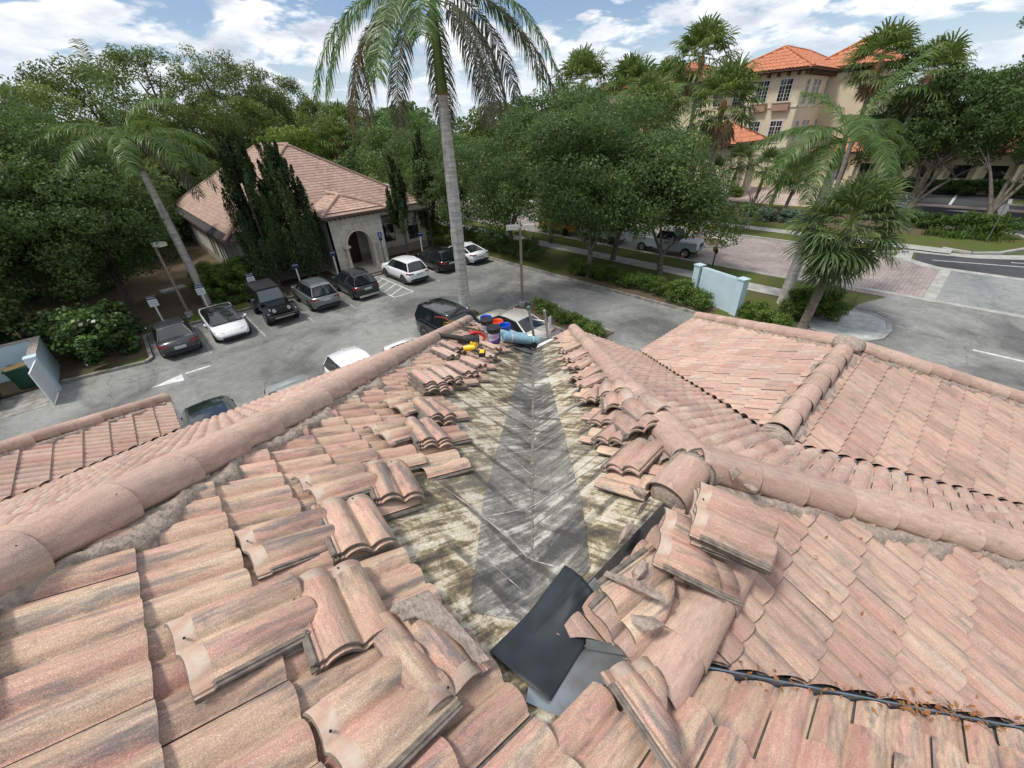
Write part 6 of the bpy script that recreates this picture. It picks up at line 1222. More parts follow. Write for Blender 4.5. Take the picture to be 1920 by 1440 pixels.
# vehicles half hidden on the street
def pickup():
    root = thing('pickup_truck', 'pale blue grey pickup with a tan mountain emblem on its door, under the oaks', 'truck', (33.4, 17.2, 0), R(-86)); PM = paint('pale_blue_grey_paint', (.42, .50, .54)); b = MB()
    b.bx(-2.9, -.7, -.98, .98, .55, 1.22); b.bx(-.7, 1.35, -.98, .98, .50, 1.25); b.bx(1.35, 2.75, -.95, .95, .55, 1.22); b.add([(1.3, -.92, 1.22), (2.7, -.85, 1.16), (2.7, .85, 1.16), (1.3, .92, 1.22), (1.3, -.8, 1.32), (2.6, -.74, 1.25), (2.6, .74, 1.25), (1.3, .8, 1.32)], [(4, 5, 6, 7), (0, 1, 5, 4), (1, 2, 6, 5), (2, 3, 7, 6), (3, 0, 4, 7)]); b.build('body', PM, root)
    b = MB(); b.add([(-.75, -.9, 1.25), (1.3, -.9, 1.25), (1.3, .9, 1.25), (-.75, .9, 1.25), (-.55, -.74, 1.88), (.62, -.74, 1.90), (.62, .74, 1.90), (-.55, .74, 1.88)], [(4, 5, 6, 7), (0, 4, 7, 3)], 0); b.bx(-.58, .66, -.76, .76, 1.87, 1.93); b.build('cab_roof', PM, root)
    b = MB(); b.add([(-.74, -.89, 1.25), (1.29, -.89, 1.25), (1.29, .89, 1.25), (-.74, .89, 1.25), (-.55, -.735, 1.87), (.61, -.735, 1.88), (.61, .735, 1.88), (-.55, .735, 1.87)], [(0, 1, 5, 4), (1, 2, 6, 5), (2, 3, 7, 6)], 0); b.build('cab_windows', M_GLASS, root)
    for x in (-1.9, 1.95):
        for s in (1, -1):
            w_ = thing('wheel', None, None, (x, s*.86, .40)); w_.parent = root; t = MB(); t.tube([(0, -.13, 0), (0, .13, 0)], .40, 18); t.build('tyre', M_TYRE, w_); t = MB(); t.tube([(0, -.14, 0), (0, .14, 0)], .23, 12); t.build('rim', M_RIM, w_)
    for s in (1, -1): h = MB(); h.bx(2.75, 2.78, s*.62-.2, s*.62+.2, .92, 1.12); h.build('headlight', M_LAMP, root); h = MB(); h.bx(.95, 1.1, s*1.12-.13, s*1.12+.13, 1.25, 1.52); h.build('wing_mirror', M_BLACKP, root)
    h = MB(); h.bx(2.76, 2.9, -.95, .95, .45, .70); h.build('bumper', M_CHROME, root); h = MB(); h.bx(2.751, 2.77, -.40, .40, .80, 1.12); h.build('grille', M_BLACKP, root)
    e = MB(); y = -.985
    e.add([(-.05, y, .98), (.22, y, 1.14), (.32, y, 1.09), (.42, y, 1.12), (.66, y, .98)], [(0, 4, 3, 2, 1)][::1]); e.bx(.02, .6, y-.001, y, .88, .93); e.build('door_emblem', mat('tan_emblem', (.33, .22, .10), .7), root); h = MB(); h.bx(.05, .2, -1.0, -.98, 1.04, 1.08); h.build('door_handle', M_BLACKP, root)
    return root
pickup()
def van(name, lab, loc, rz, col, dims, win=True):
    root = thing(name, lab, 'vehicle', loc, rz); L, Wv, Hv = dims; b = MB(); b.add([(-L/2, -Wv/2, .45), (L/2, -Wv/2, .45), (L/2, Wv/2, .45), (-L/2, Wv/2, .45), (-L/2, -Wv/2*.95, Hv), (L/2-.9, -Wv/2*.95, Hv), (L/2-.9, Wv/2*.95, Hv), (-L/2, Wv/2*.95, Hv), (L/2, -Wv/2*.97, Hv*.52), (L/2, Wv/2*.97, Hv*.52)], [(4, 5, 6, 7), (0, 1, 8, 5, 4), (1, 2, 9, 8), (8, 9, 6, 5), (2, 3, 7, 6, 9), (3, 0, 4, 7)]); b.build('body', col, root)
    for x in (-L/2+.9, L/2-.9):
        for s in (1, -1): w_ = MB(); w_.tube([(x, s*Wv/2-.12, .38), (x, s*Wv/2+.03, .38)], .38, 16); w_.build('wheel', M_TYRE, root)
    g = MB()
    for s in (1, -1): g.bx(L/2-1.7, L/2-.8, min(s*Wv*.487, s*Wv*.49), max(s*Wv*.487, s*Wv*.495), Hv*.55, Hv*.85)
    g.build('cab_window', M_GLASS, root); return root
van('work_truck', 'orange yellow work truck glimpsed between the oak trunks', (33.8, 29.6, 0), R(-88), paint('orange_truck_paint', (.62, .30, .02)), (4.5, 2.0, 2.2))
van('work_van', 'grey work van parked between the orange truck and the pickup', (33.6, 24.0, 0), R(-88), paint('grey_van_paint', (.30, .34, .36)), (4.8, 2.0, 2.1))
car('parked_sedan', 'dark car on the far drive left of the canopy columns', 'car', 'sedan', PDG, (63.5, 33.5, 0), R(-60))
car('parked_sedan', 'white car at the far lot hidden behind the forked oak trunk', 'car', 'sedan', PW, (64.5, 7.0, 0), R(185))
# ============================================================ STREET FURNITURE
M_POST = mat('white_post', (.70, .71, .70), .6, var=.08); M_NAVY = mat('navy_sign_face', (.015, .025, .12), .5); M_SIGNW = mat('white_sign_face', (.72, .74, .74), .5, var=.05); M_GALV = mat('galvanised_post', (.22, .225, .22), .5, metal=.5); M_TXT = mat('faded_sign_print', (.20, .22, .30), .6)
GS = 'reserved parking signs along the clinic kerb'
def stall_sign(x, y, lab, white=True, h=2.0, rz=0.0):
    root = thing('parking_sign', lab, 'sign', (x, y, .05), rz, GS); b = MB(); b.bx(-.045, .045, -.03, .03, 0, h*.82); b.build('post', M_POST, root); z1 = h
    b = MB(); b.bx(-.23, .23, -.045, -.03, z1-.62 if white else z1-.34, z1); b.build('sign_plate', M_SIGNW if white else M_NAVY, root)
    b = MB(); b.bx(-.23, .23, -.049, -.0455, z1-.20, z1-.005); b.build('blue_band', M_NAVY, root)
    b = MB()
    for k in range(9): b.bx(-.19+k*.042, -.165+k*.042, -.0525, -.0495, z1-.125, z1-.07)
    b.build('band_lettering', M_SIGNW, root)
    if white:
        b = MB(); rs = random.Random(int(x*10))
        for r_ in range(4):
            xx = -.17
            while xx < .15: w = rs.uniform(.025, .07); b.bx(xx, xx+w, -.049, -.0455, z1-.30-r_*.075, z1-.27-r_*.075); xx += w+.025
        b.build('lettering', M_TXT, root)
    return root
stall_sign(-.45, 32.0, 'blue topped parking sign behind the dark grey sedan'); stall_sign(2.05, 32.2, 'blue topped parking sign behind the white electric sedan')
stall_sign(5.0, 32.2, 'blue topped parking sign behind the black off-roader'); stall_sign(8.0, 32.2, 'parking sign at the foot of the broad cypresses', False)
stall_sign(10.95, 32.6, 'parking sign just left of the entrance arch', False, 2.2); stall_sign(18.55, 32.3, 'parking sign behind the white SUV, right of the window', False, 2.3); stall_sign(22.0, 32.6, 'parking sign behind the black SUV among the bushes', False, 2.3)
root = thing('accessible_parking_sign', 'tall grey post with small blue wheelchair signs beside the entrance arch', 'sign', (14.9, 32.3, .05), 0); b = MB(); b.bx(-.05, .05, -.03, .03, 0, 2.9); b.build('post', M_GALV, root)
b = MB(); b.bx(-.17, .17, -.05, -.035, 2.55, 2.95); b.build('sign_plate', mat('blue_sign_face', (.01, .07, .38), .5), root)
b = MB(); b.lathe((-.01, -.052, 2.87), [(0, -.02), (.025, 0), (0, .02)], 8); b.bx(-.02, .005, -.055, -.0505, 2.74, 2.85); b.bx(-.02, .07, -.055, -.0505, 2.73, 2.755); b.bx(.05, .07, -.055, -.0505, 2.66, 2.74)
for k in range(10): a = 2.2+k*.42; b.box((-.01+.065*math.cos(a), -.0525, 2.70+.065*math.sin(a)), (.022, .004, .022), 0, 0)
b.build('wheelchair_symbol', M_SIGNW, root); b = MB(); b.bx(-.15, .15, -.05, -.035, 2.30, 2.5); b.build('lower_plate', M_NAVY, root)
def lamp(name, lab, x, y, h, heads, rz):
    root = thing(name, lab, 'lamp post', (x, y, 0), rz); b = MB(); b.tube([(0, 0, 0), (0, 0, h)], [.095, .075], 10); b.build('pole', M_CONCP, root)
    b = MB(); b.tube([(0, 0, 0), (0, 0, .35)], .22, 12); b.build('base', M_CONC, root)
    for s in heads: b = MB(); b.bx(min(s*.14, s*.80), max(s*.14, s*.80), -.22, .22, h-.04, h+.18); b.bx(min(0, s*.14), max(0, s*.14), -.04, .04, h+.02, h+.08); b.build('lamp_head', M_LAMPH, root)
    return root
M_CONCP = mat('concrete_pole', (.27, .22, .18), .8, var=.15); M_LAMPH = mat('off_white_lamp_head', (.62, .60, .54), .6)
lamp('lamp_post', 'slim lamp post with two boxy white heads in the middle of the lot', 16.65, 17.66, 4.75, (1, -1), R(-38))
lamp('lamp_post', 'plain tapering lamp post rising behind the dark grey sedan', .95, 33.0, 4.6, (-1,), R(120))
# sign wall seen from behind
M_PALEBLUE = mat('pale_blue_render', (.50, .63, .68), .7, var=.05, scale=1.2, bmp=.1)
root = thing('sign_wall', 'pale blue back of the entrance sign wall with square end pillars', 'sign wall', (24.2, 9.0, .05)); dv = Vector((1.0, 2.95)).normalized(); an = math.atan2(-2.9, -1.0)
def sw(cx, w, d, z0, z1, nm, m=M_PALEBLUE, off=0.0):
    b = MB(); c = Vector((0, 0))+dv*cx; nrm = Vector((-dv.y, dv.x)); c = c+nrm*off; b.box((c.x, c.y, (z0+z1)/2), (w, d, z1-z0), math.atan2(dv.y, dv.x)); b.build(nm, m, root)
sw(0, 2.5, .16, 0, 2.0, 'panel'); sw(0, 2.2, .10, 2.0, 2.06, 'coping'); sw(1.55, .42, .42, 0, 2.05, 'pillar'); sw(-1.55, .42, .42, 0, 2.05, 'pillar'); sw(1.55, .50, .50, 2.05, 2.12, 'pillar_cap'); sw(-1.55, .50, .50, 2.05, 2.12, 'pillar_cap')
for z in (1.15, 1.75): sw(1.29, .10, .06, z, z+.12, 'bracket', M_BLACKP); sw(-1.29, .10, .06, z-.02, z+.10, 'bracket', M_BLACKP)
# yellow diamond sign, small signs, stop sign
M_YEL = mat('yellow_sign_face', (.80, .38, .01), .5, var=.05); M_GRNP = mat('dark_green_post', (.02, .035, .025), .6)
root = thing('warning_sign', 'yellow diamond warning sign on the small paver island', 'sign', (38.6, 15.9, 0), R(-128)); b = MB(); b.bx(-.03, .03, -.03, .03, 0, 2.6); b.build('post', M_GALV, root)
b = MB(); s_ = .42; b.add([(0, -.05, .95), (s_, -.05, .95+s_), (0, -.05, .95+2*s_), (-s_, -.05, .95+s_), (0, -.035, .95), (s_, -.035, .95+s_), (0, -.035, .95+2*s_), (-s_, -.035, .95+s_)], [(0, 1, 2, 3), (7, 6, 5, 4), (0, 4, 5, 1), (1, 5, 6, 2), (2, 6, 7, 3), (3, 7, 4, 0)]); b.build('sign_plate', M_YEL, root)
b = MB(); b.bx(-.05, .05, -.056, -.0505, 1.22, 1.42); b.lathe((0, -.054, 1.50), [(0, -.05), (.05, 0), (0, .05)], 8); b.box((-.1, -.053, 1.32), (.16, .005, .04), 0); b.build('walker_symbol', M_BLACKP, root)
b = MB(); b.bx(-.1, .1, -.05, -.035, 2.2, 2.6); b.build('street_plate', M_SIGNW, root)
b = MB(); b.prism([(38.3+1.9*math.cos(k*.5236), 16.6+2.6*math.sin(k*.5236)) for k in range(12)], 0, .13, 0); tag(b.build('median_island', M_CONC), kind='structure')
b = MB(); b.prism([(38.3+1.6*math.cos(k*.5236), 16.6+2.3*math.sin(k*.5236)) for k in range(12)], .10, .14, 0); tag(b.build('median_soil', M_MULCH), kind='structure')
root = thing('street_sign', 'short dark green post with small green and yellow round signs near the oak', 'sign', (31.5, 12.4, .07), R(-128)); b = MB(); b.tube([(0, 0, 0), (0, 0, 1.45)], .05, 8); b.lathe((0, 0, 1.45), [(.05, 0), (.08, .05), (0, .16)], 8); b.build('post', M_GRNP, root)
b = MB(); b.tube([(-.12, -.07, 1.28), (-.12, -.045, 1.28)], .22, 14); b.build('yellow_disc', mat('faded_yellow', (.45, .45, .08), .6), root); b = MB(); b.tube([(.2, -.07, 1.22), (.2, -.045, 1.22)], .2, 14); b.build('green_disc', mat('sign_green', (.03, .12, .05), .6), root)
root = thing('stop_sign', 'grey back of an octagonal stop sign on a leaning post at the island', 'sign', (51.2, -1.0, .08), R(40)); b = MB(); b.tube([(0, 0, 0), (.0, .12, 2.75)], .035, 8); b.build('post', M_GALV, root)
b = MB(); pts = [(.42*math.cos(R(22.5+45*k)), .42*math.sin(R(22.5+45*k))) for k in range(8)]; b.add([(a, .10, 2.4+c) for a, c in pts]+[(a, .085, 2.4+c) for a, c in pts], [tuple(range(8)), tuple(reversed(range(8, 16)))]+[(i, 8+i, 8+(i+1) % 8, (i+1) % 8) for i in range(8)]); b.build('sign_plate', mat('grey_sign_back', (.40, .43, .43), .5, metal=.3), root)
root = thing('traffic_cone', 'orange traffic cone on the street beside the gnarled oak', 'traffic cone', (32.6, 15.4, .01)); b = MB(); b.lathe((0, 0, 0), [(.17, .03), (.13, .2), (.08, .45), (.03, .72), (0, .73)], 14); b.build('cone_body', mat('cone_orange', (.75, .09, .02), .6), root); b = MB(); b.bx(-.22, .22, -.22, .22, 0, .03); b.build('cone_foot', mat('cone_orange', (.75, .09, .02)), root); b = MB(); b.lathe((0, 0, 0), [(.125, .25), (.095, .42)], 14); b.build('white_collar', M_SIGNW, root)
root = thing('no_parking_sign', 'small white sign on a white post near the buckets, seen edge on', 'sign', (13.1, 12.1, 0), R(20)); b = MB(); b.bx(-.035, .035, -.03, .03, 0, 1.75); b.build('post', M_POST, root); b = MB(); b.bx(-.15, .15, -.05, -.035, 1.5, 2.05); b.build('sign_plate', M_SIGNW, root)
# concrete slab under left oak
b = MB(org=(1.0, 40.6, .06)); b.box((1.0, 40.6, .12), (1.6, 1.0, .14), .2); o = b.build('concrete_slab', M_CONC); o.location = (1.0, 40.6, .06); tag(o, 'concrete pad on the pine straw under the left oaks', 'slab')
# dumpster enclosure
EN = thing('dumpster_enclosure', 'pale blue walled dumpster enclosure with brown weathered coping and open gate', 'enclosure', (-8, 28.4, 0)); b = MB(org=(-8, 28.4, 0))
b.bx(-5.55, -5.28, 26.9, 30.1, 0, 1.75, 0); b.bx(-11.5, -5.551, 29.85, 30.1, 0, 1.749, 0); b.build('wall', M_PALEBLUE, EN)
b = MB(org=(-8, 28.4, 0)); M_RUST = mat('weathered_coping', (.20, .14, .11), .9, col2=(.42, .40, .38), scale=9); b.bx(-5.58, -5.25, 27.15, 30.13, 1.75, 1.79); b.bx(-11.5, -5.581, 29.82, 30.13, 1.75, 1.79); b.build('coping', M_RUST, EN)
b = MB(org=(-8, 28.4, 0)); b.bx(-5.64, -5.2, 26.72, 27.14, 0, 1.84); b.build('end_pillar', M_PALEBLUE, EN)
b = MB(org=(-8, 28.4, 0)); b.box((-5.35, 25.9, .88), (.05, 1.6, 1.6), R(-4)); b.build('gate', M_WHITE, EN)
rect('dumpster_pad', -12, -5.6, 25.4, 29.8, .012, M_KERB)
root = thing('dumpster', 'dark green steel dumpster with black lids at the left edge', 'dumpster', (-8.25, 27.3, .02)); M_DG = mat('dumpster_green', (.008, .075, .045), .5, var=.2)
b = MB(); b.add([(-1, -.85, .12), (1, -.85, .12), (1, .8, .12), (-1, .8, .12), (-1, -.85, 1.05), (1, -.85, 1.05), (1, .8, 1.42), (-1, .8, 1.42)], [(0, 1, 5, 4), (1, 2, 6, 5), (2, 3, 7, 6), (3, 0, 4, 7), (0, 3, 2, 1)]); b.bx(1.0, 1.05, -.6, .6, .75, .95); b.bx(-.98, .98, -.88, -.851, .95, 1.05); b.build('bin_body', M_DG, root)
b = MB(); b.add([(-1.03, -.9, 1.06), (1.03, -.9, 1.06), (1.03, .84, 1.44), (-1.03, .84, 1.44), (-1.03, -.9, 1.11), (1.03, -.9, 1.11), (1.03, .84, 1.49), (-1.03, .84, 1.49)], [(4, 5, 6, 7), (0, 1, 5, 4), (1, 2, 6, 5), (3, 2, 6, 7)[::-1], (3, 0, 4, 7)]); b.build('lid', M_BLACKP, root)
b = MB()
for k, (y0, h_) in enumerate(((-.45, .12), (-.30, .12), (-.1, .2), (.02, .16), (.14, .2))): b.bx(1.0015, 1.004, y0, y0+.07, .98-h_, .98)
b.build('stencil_marks', M_SIGNW, root); b = MB(); b.bx(.1, .85, -.856, -.852, .3, .6); b.build('side_hatch', M_BLACKP, root)
root = thing('wheelie_bin', 'dark green bin with a cardboard sheet on its lid inside the enclosure', 'bin', (-6.3, 28.3, .02), R(-8)); b = MB(); b.add([(-.28, -.3, .1), (.28, -.3, .1), (.28, .3, .1), (-.28, .3, .1), (-.36, -.38, 1.05), (.36, -.38, 1.05), (.36, .38, 1.05), (-.36, .38, 1.05)], [(0, 1, 5, 4), (1, 2, 6, 5), (2, 3, 7, 6), (3, 0, 4, 7)]); b.build('bin_body', M_DG, root); b = MB(); b.bx(-.4, .4, -.42, .42, 1.05, 1.12); b.build('lid', M_DG, root)
for s in (1, -1): b = MB(); b.tube([(s*.3-.04, .3, .11), (s*.3+.04, .3, .11)], .11, 10); b.build('wheel', M_TYRE, root)
b = MB(org=(-6.35, 28.3, 1.14)); b.box((-6.35, 28.3, 1.15), (.75, .6, .02), .3); o = b.build('cardboard_sheet', mat('cardboard', (.42, .28, .12), .9)); o.location = (-6.35, 28.3, 1.14); tag(o, 'brown cardboard sheet lying on the green wheelie bin', 'cardboard')
# ============================================================ BUILDINGS
M_STONE = g_pavers('cut_limestone', (0.60, 0.56, 0.47), (0.52, 0.48, 0.40), (0.40, 0.37, 0.31), 2.4)
def stone_mat():
    m, t, b = base_mat('limestone_blocks', 0.85, 0, .3); tc = posvec(t); sp = N(t, 'ShaderNodeSeparateXYZ'); t.links.new(tc, sp.inputs[0]); ad = N(t, 'ShaderNodeMath', operation='ADD'); t.links.new(sp.outputs[0], ad.inputs[0]); t.links.new(sp.outputs[1], ad.inputs[1])
    cb = N(t, 'ShaderNodeCombineXYZ'); t.links.new(ad.outputs[0], cb.inputs[0]); t.links.new(sp.outputs[2], cb.inputs[1]); br = N(t, 'ShaderNodeTexBrick'); t.links.new(cb.outputs[0], br.inputs['Vector'])
    br.inputs['Color1'].default_value = (.60, .57, .49, 1); br.inputs['Color2'].default_value = (.50, .47, .395, 1); br.inputs['Mortar'].default_value = (.36, .34, .29, 1); br.inputs['Scale'].default_value = 1.0; br.inputs['Mortar Size'].default_value = .012; br.inputs['Brick Width'].default_value = .75; br.inputs['Row Height'].default_value = .38
    c = mixc(t, 1.0, br.outputs[0], ramp(t, noise(t, tc, 2.0, 5, .65), [(.3, .85), (.7, 1.1)]), 'MULTIPLY'); t.links.new(c, b.inputs['Base Color']); return m
M_BLOCK = stone_mat(); M_TRIM = mat('limestone_trim', (.58, .54, .45), .8, col2=(.46, .42, .34), scale=3); M_CREAM = mat('pale_cream_render', (.47, .47, .42), .9, var=.06, scale=1.2)
M_WOOD = mat('dark_red_wood', (.06, .018, .013), .5, var=.2, scale=4, stretch=(4, 4, .5)); M_DARKWIN = paint('dark_window_glass', (.012, .014, .016), .06, 0, .6); M_ROUGH = mat('rough_stone_base', (.20, .18, .14), .95, col2=(.33, .30, .25), scale=8, bmp=.8)
CL = thing('clinic_building', 'small one storey building with brown hip roof and stone entrance arch', 'building', (13.3, 46, 0)); OC = (13.3, 46, 0)
def CB(): return MB(org=OC)
b = CB(); X0, X1, Y0, Y1 = 5.5, 21.3, 35.9, 61.0
b.bx(X0, X1, Y0, Y1, 0, 3.72); b.build('wall', M_CREAM, CL)
b = CB(); b.bx(X0-.06, X1+.06, Y0-.06, Y1, 0, .75); b.build('stone_plinth', M_ROUGH, CL)
b = CB(); b.bx(4.72, 21.98, 35.02, 61.9, 3.52, 3.70); b.build('fascia', M_FASC, CL)
sl, zc0 = (9.1-3.72)/8.62, 3.72
def clip3(*a): return list(a)
tile_field('roof_slope', None, -43.4, 28, -22.2, 60, lambda x, y, r, s: 34.9 < y < 43.8 and abs(x-13.35) < (y-34.6)*1.0*0+9 and abs(x-13.35) < 8.63-(y-35.0)+1.0, [((13.35-8.63, 35.0), (-1, 1)), ((13.35+8.63, 35.0), (1, 1))], 3, T_FAR, CL, lip=False, seed=21, org=OC, frame=(0, sl, zc0-sl*35.0))
tile_field('roof_slope', None, -13.3, 28, 34.2, 96, lambda x, y, r, s: x < 13.6 and y > 35 and (x-4.7) < (y-34.6)+.6 and (x-4.7) < (61.9-y)+1, [((4.72, 35.0), (1, -1)), ((4.72, 61.9), (1, 1))], 3, T_FAR, CL, lip=False, seed=22, org=OC, frame=(sl, 0, zc0-sl*4.72)) if False else None
def far_tiles(name, k, P3, dwn, parent, org, seed):
    pass
# left slope (downhill -X): across axis is +Y
tile_field('roof_slope', None, -13.3, 29, 34.6, 94, lambda x, y, r, s: 4.3 < x < 13.6 and y > (x-4.72)+34.6 and y < 62.6-(x-4.72), [((4.72, 35.0), (1, -1)), ((4.72, 61.95), (1, 1))], 3, T_FAR, CL, lip=False, seed=23, org=OC, frame=(sl, 0, zc0-sl*4.72))
b = CB(); b.add([(13.35, 43.6, 9.1), (13.35, 53.3, 9.1), (21.98, 61.9, 3.72), (21.98, 35.0, 3.72)], [(3, 2, 1, 0)]); b.add([(4.72, 61.9, 3.72), (21.98, 61.9, 3.72), (13.35, 53.3, 9.1)], [(1, 0, 2)]); b.build('roof_slope', T_FAR, CL)
b = CB(); b.add([(4.72, 35, 3.70), (21.98, 35, 3.70), (13.35, 43.6, 9.06), (13.35, 53.3, 9.06), (4.72, 61.9, 3.70)], [(0, 1, 2), (0, 2, 3, 4)]); b.build('roof_deck', M_DECK, CL)
def ridge_tube(parent, org, pts, r=.13, m=T_FAR, name='ridge_caps', dz=.05):
    b_ = MB(org=org)
    for a, c in zip(pts, pts[1:]):
        a, c = Vector(a), Vector(c); L_ = (c-a).length; n = max(2, int(L_/.4)); q = []
        for i in range(n):
            for t, rr in ((i/n, r*1.08), ((i+.96)/n, r*.92)): q.append((a.lerp(c, t)+Vector((0, 0, dz)), rr))
        b_.tube([x[0] for x in q], [x[1] for x in q], 8)
    o = b_.build(name, m, parent); return o
ridge_tube(CL, OC, [(4.8, 35.1, 3.76), (13.35, 43.6, 9.12), (13.35, 53.3, 9.12), (21.9, 61.8, 3.76)]); ridge_tube(CL, OC, [(21.9, 35.1, 3.76), (13.35, 43.6, 9.12)]); ridge_tube(CL, OC, [(13.35, 53.3, 9.12), (4.8, 61.8, 3.76)])
# entrance portico with a real arch
px0, px1, pyf, pyb, ph = 11.5, 15.75, 33.3, 35.89, 4.42; ac_, aw, spr = 13.5, .98, 2.25
def arch_wall(b, x0, x1, y, z0, z1, cx, hw, sp, th, m=0, n=16):
    """wall in the XZ plane at y (facing -Y) with an arched opening"""
    arc = [(cx+hw*math.cos(math.pi-math.pi*i/n), sp+hw*math.sin(math.pi*i/n)) for i in range(n+1)]
    for yy, fl in ((y, 1), (y+th, -1)):
        def P_(ps): return [(a, yy, c) for a, c in ps]
        for ps in ([(x0, z0), (cx-hw, z0), (cx-hw, sp), (x0, sp)], [(cx+hw, z0), (x1, z0), (x1, sp), (cx+hw, sp)]): b.add(P_(ps), [(0, 1, 2, 3) if fl > 0 else (3, 2, 1, 0)], m)
        for i in range(n):
            (ax, az), (bx_, bz) = arc[i], arc[i+1]; ta = x0+(x1-x0)*i/n; tb = x0+(x1-x0)*(i+1)/n
            b.add(P_([(ax, az), (bx_, bz), (tb, z1), (ta, z1)]), [(0, 1, 2, 3) if fl > 0 else (3, 2, 1, 0)], m)
        b.add(P_([(x0, sp), (cx-hw, sp), (x0, z1)]), [(0, 1, 2) if fl > 0 else (2, 1, 0)], m); b.add(P_([(cx+hw, sp), (x1, sp), (x1, z1)]), [(0, 1, 2) if fl > 0 else (2, 1, 0)], m)
    full = [(cx-hw, z0)]+arc+[(cx+hw, z0)]
    for (a, c), (d, e) in zip(full, full[1:]): b.add([(a, y, c), (d, y, e), (d, y+th, e), (a, y+th, c)], [(0, 3, 2, 1)], m)
    return b
b = CB(); arch_wall(b, px0, px1, pyf, 0, ph, ac_, aw, spr, .5); b.bx(px0, px0+.35, pyf+.5, pyb, 0, ph); b.bx(px1-.35, px1, pyf+.5, pyb, 0, ph); b.build('portico_wall', M_BLOCK, CL)
b = CB(); b.bx(px0+.35, px1-.35, pyf+.5, pyb, 3.9, ph); b.build('portico_ceiling', M_TRIM, CL)
def ring(b, cx, y, sp, r0, r1, d0, d1, n=18):
    for i in range(n):
        a0, a1 = math.pi*i/n, math.pi*(i+1)/n; q = [(cx+r*math.cos(a), sp+r*math.sin(a)) for a in (a0, a1) for r in (r0, r1)]
        b.add([(q[0][0], y-d0, q[0][1]), (q[1][0], y-d1, q[1][1]), (q[3][0], y-d1, q[3][1]), (q[2][0], y-d0, q[2][1])], [(0, 1, 2, 3)]); b.add([(q[1][0], y-d1, q[1][1]), (q[3][0], y-d1, q[3][1]), (q[3][0], y+.02, q[3][1]), (q[1][0], y+.02, q[1][1])], [(0, 3, 2, 1)]); b.add([(q[0][0], y-d0, q[0][1]), (q[2][0], y-d0, q[2][1]), (q[2][0], y+.02, q[2][1]), (q[0][0], y+.02, q[0][1])], [(0, 1, 2, 3)])
b = CB(); ring(b, ac_, pyf, spr, aw-.02, aw+.16, .10, .08); ring(b, ac_, pyf, spr, aw+.2, aw+.40, .06, .05); b.build('arch_moulding', M_TRIM, CL)
b = CB(); b.add([(ac_-.14, pyf-.14, spr+aw-.02), (ac_+.14, pyf-.14, spr+aw-.02), (ac_+.24, pyf-.14, spr+aw+.55), (ac_-.24, pyf-.14, spr+aw+.55), (ac_-.14, pyf, spr+aw-.02), (ac_+.14, pyf, spr+aw-.02), (ac_+.24, pyf, spr+aw+.55), (ac_-.24, pyf, spr+aw+.55)], [(0, 1, 2, 3), (1, 5, 6, 2), (0, 3, 7, 4), (3, 2, 6, 7), (0, 4, 5, 1)]); b.build('keystone', M_TRIM, CL)
for s in (-1, 1):
    b = CB(); x = ac_+s*(aw+.17); b.lathe((x, pyf-.16, 0), [(.24, 0), (.24, .3), (.17, .42), (.15, 1.2), (.135, 1.95), (.2, 2.05), (.2, 2.12)], 14); b.bx(x-.26, x+.26, pyf-.42, pyf+.02, 2.12, 2.26); b.bx(x-.32, x+.32, pyf-.46, pyf+.01, 0, .28); b.build('column', M_TRIM, CL)
b = CB(); b.bx(px0-.3, px1+.3, pyf-.75, pyb, 0, .16); b.bx(px0-.1, px1+.1, pyf-1.2, pyf-.751, 0, .10); b.build('porch_step', M_TRIM, CL)
b = CB(); b.bx(ac_-.95, ac_+.95, pyb-.10, pyb-.01, .17, 2.9); b.build('entrance_door', M_WOOD, CL)
b = CB()
for xx in (-.5, .5):
    for z in (.5, 1.3, 2.1): b.bx(ac_+xx-.32, ac_+xx+.32, pyb-.125, pyb-.101, z, z+.6)
b.build('door_panels', M_WOOD, CL)
b = CB(); b.bx(px1-.58, px1-.22, pyf-.03, pyf-.002, 1.55, 2.0); b.build('notice_plaque', M_SIGNW, CL)
b = CB()
for k in range(4): b.bx(px1-.53, px1-.30+.03*(k % 2), pyf-.034, pyf-.0305, 1.65+k*.08, 1.67+k*.08)
b.build('plaque_lettering', M_TXT, CL)
b = CB(); b.bx(10.95, 16.25, 32.72, 35.9, 4.42, 4.60); b.build('portico_fascia', M_FASC, CL)
b = CB()
for k in range(14): b.bx(11.15+k*.38, 11.3+k*.38, 32.78, 33.28, 4.28, 4.419)
b.build('eave_brackets', M_FASC, CL)
ps = 1.0/2.65
tile_field('roof_slope', None, -35.3, 8, -16.4, 20, lambda x, y, r, s: 32.4 < y < 35.6 and abs(x-13.6) < 2.65-(y-32.72)+.6, [((10.95, 32.72), (-1, 1)), ((16.25, 32.72), (1, 1))], 4, T_DULL, CL, lip=False, seed=25, org=OC, frame=(0, ps, 4.60-ps*32.72))
tile_field('roof_slope', None, -13.5, 9, 32.4, 14, lambda x, y, r, s: x < 13.8 and y > (x-10.95)+32.3 and y < 36.6, [((10.95, 32.72), (1, -1))], 4, T_DULL, CL, lip=False, seed=26, org=OC, frame=(ps, 0, 4.60-ps*10.95))
b = CB(); b.add([(16.25, 32.72, 4.62), (16.25, 36.5, 4.62), (13.6, 37.9, 5.62), (13.6, 35.37, 5.62)], [(0, 1, 2, 3)]); b.add([(10.95, 32.72, 4.59), (16.25, 32.72, 4.59), (13.6, 35.37, 5.58), (13.6, 37.9, 5.58), (10.95, 36.4, 4.59)], [(0, 1, 2), (0, 2, 3, 4)]); b.build('roof_slope', T_FAR, CL)
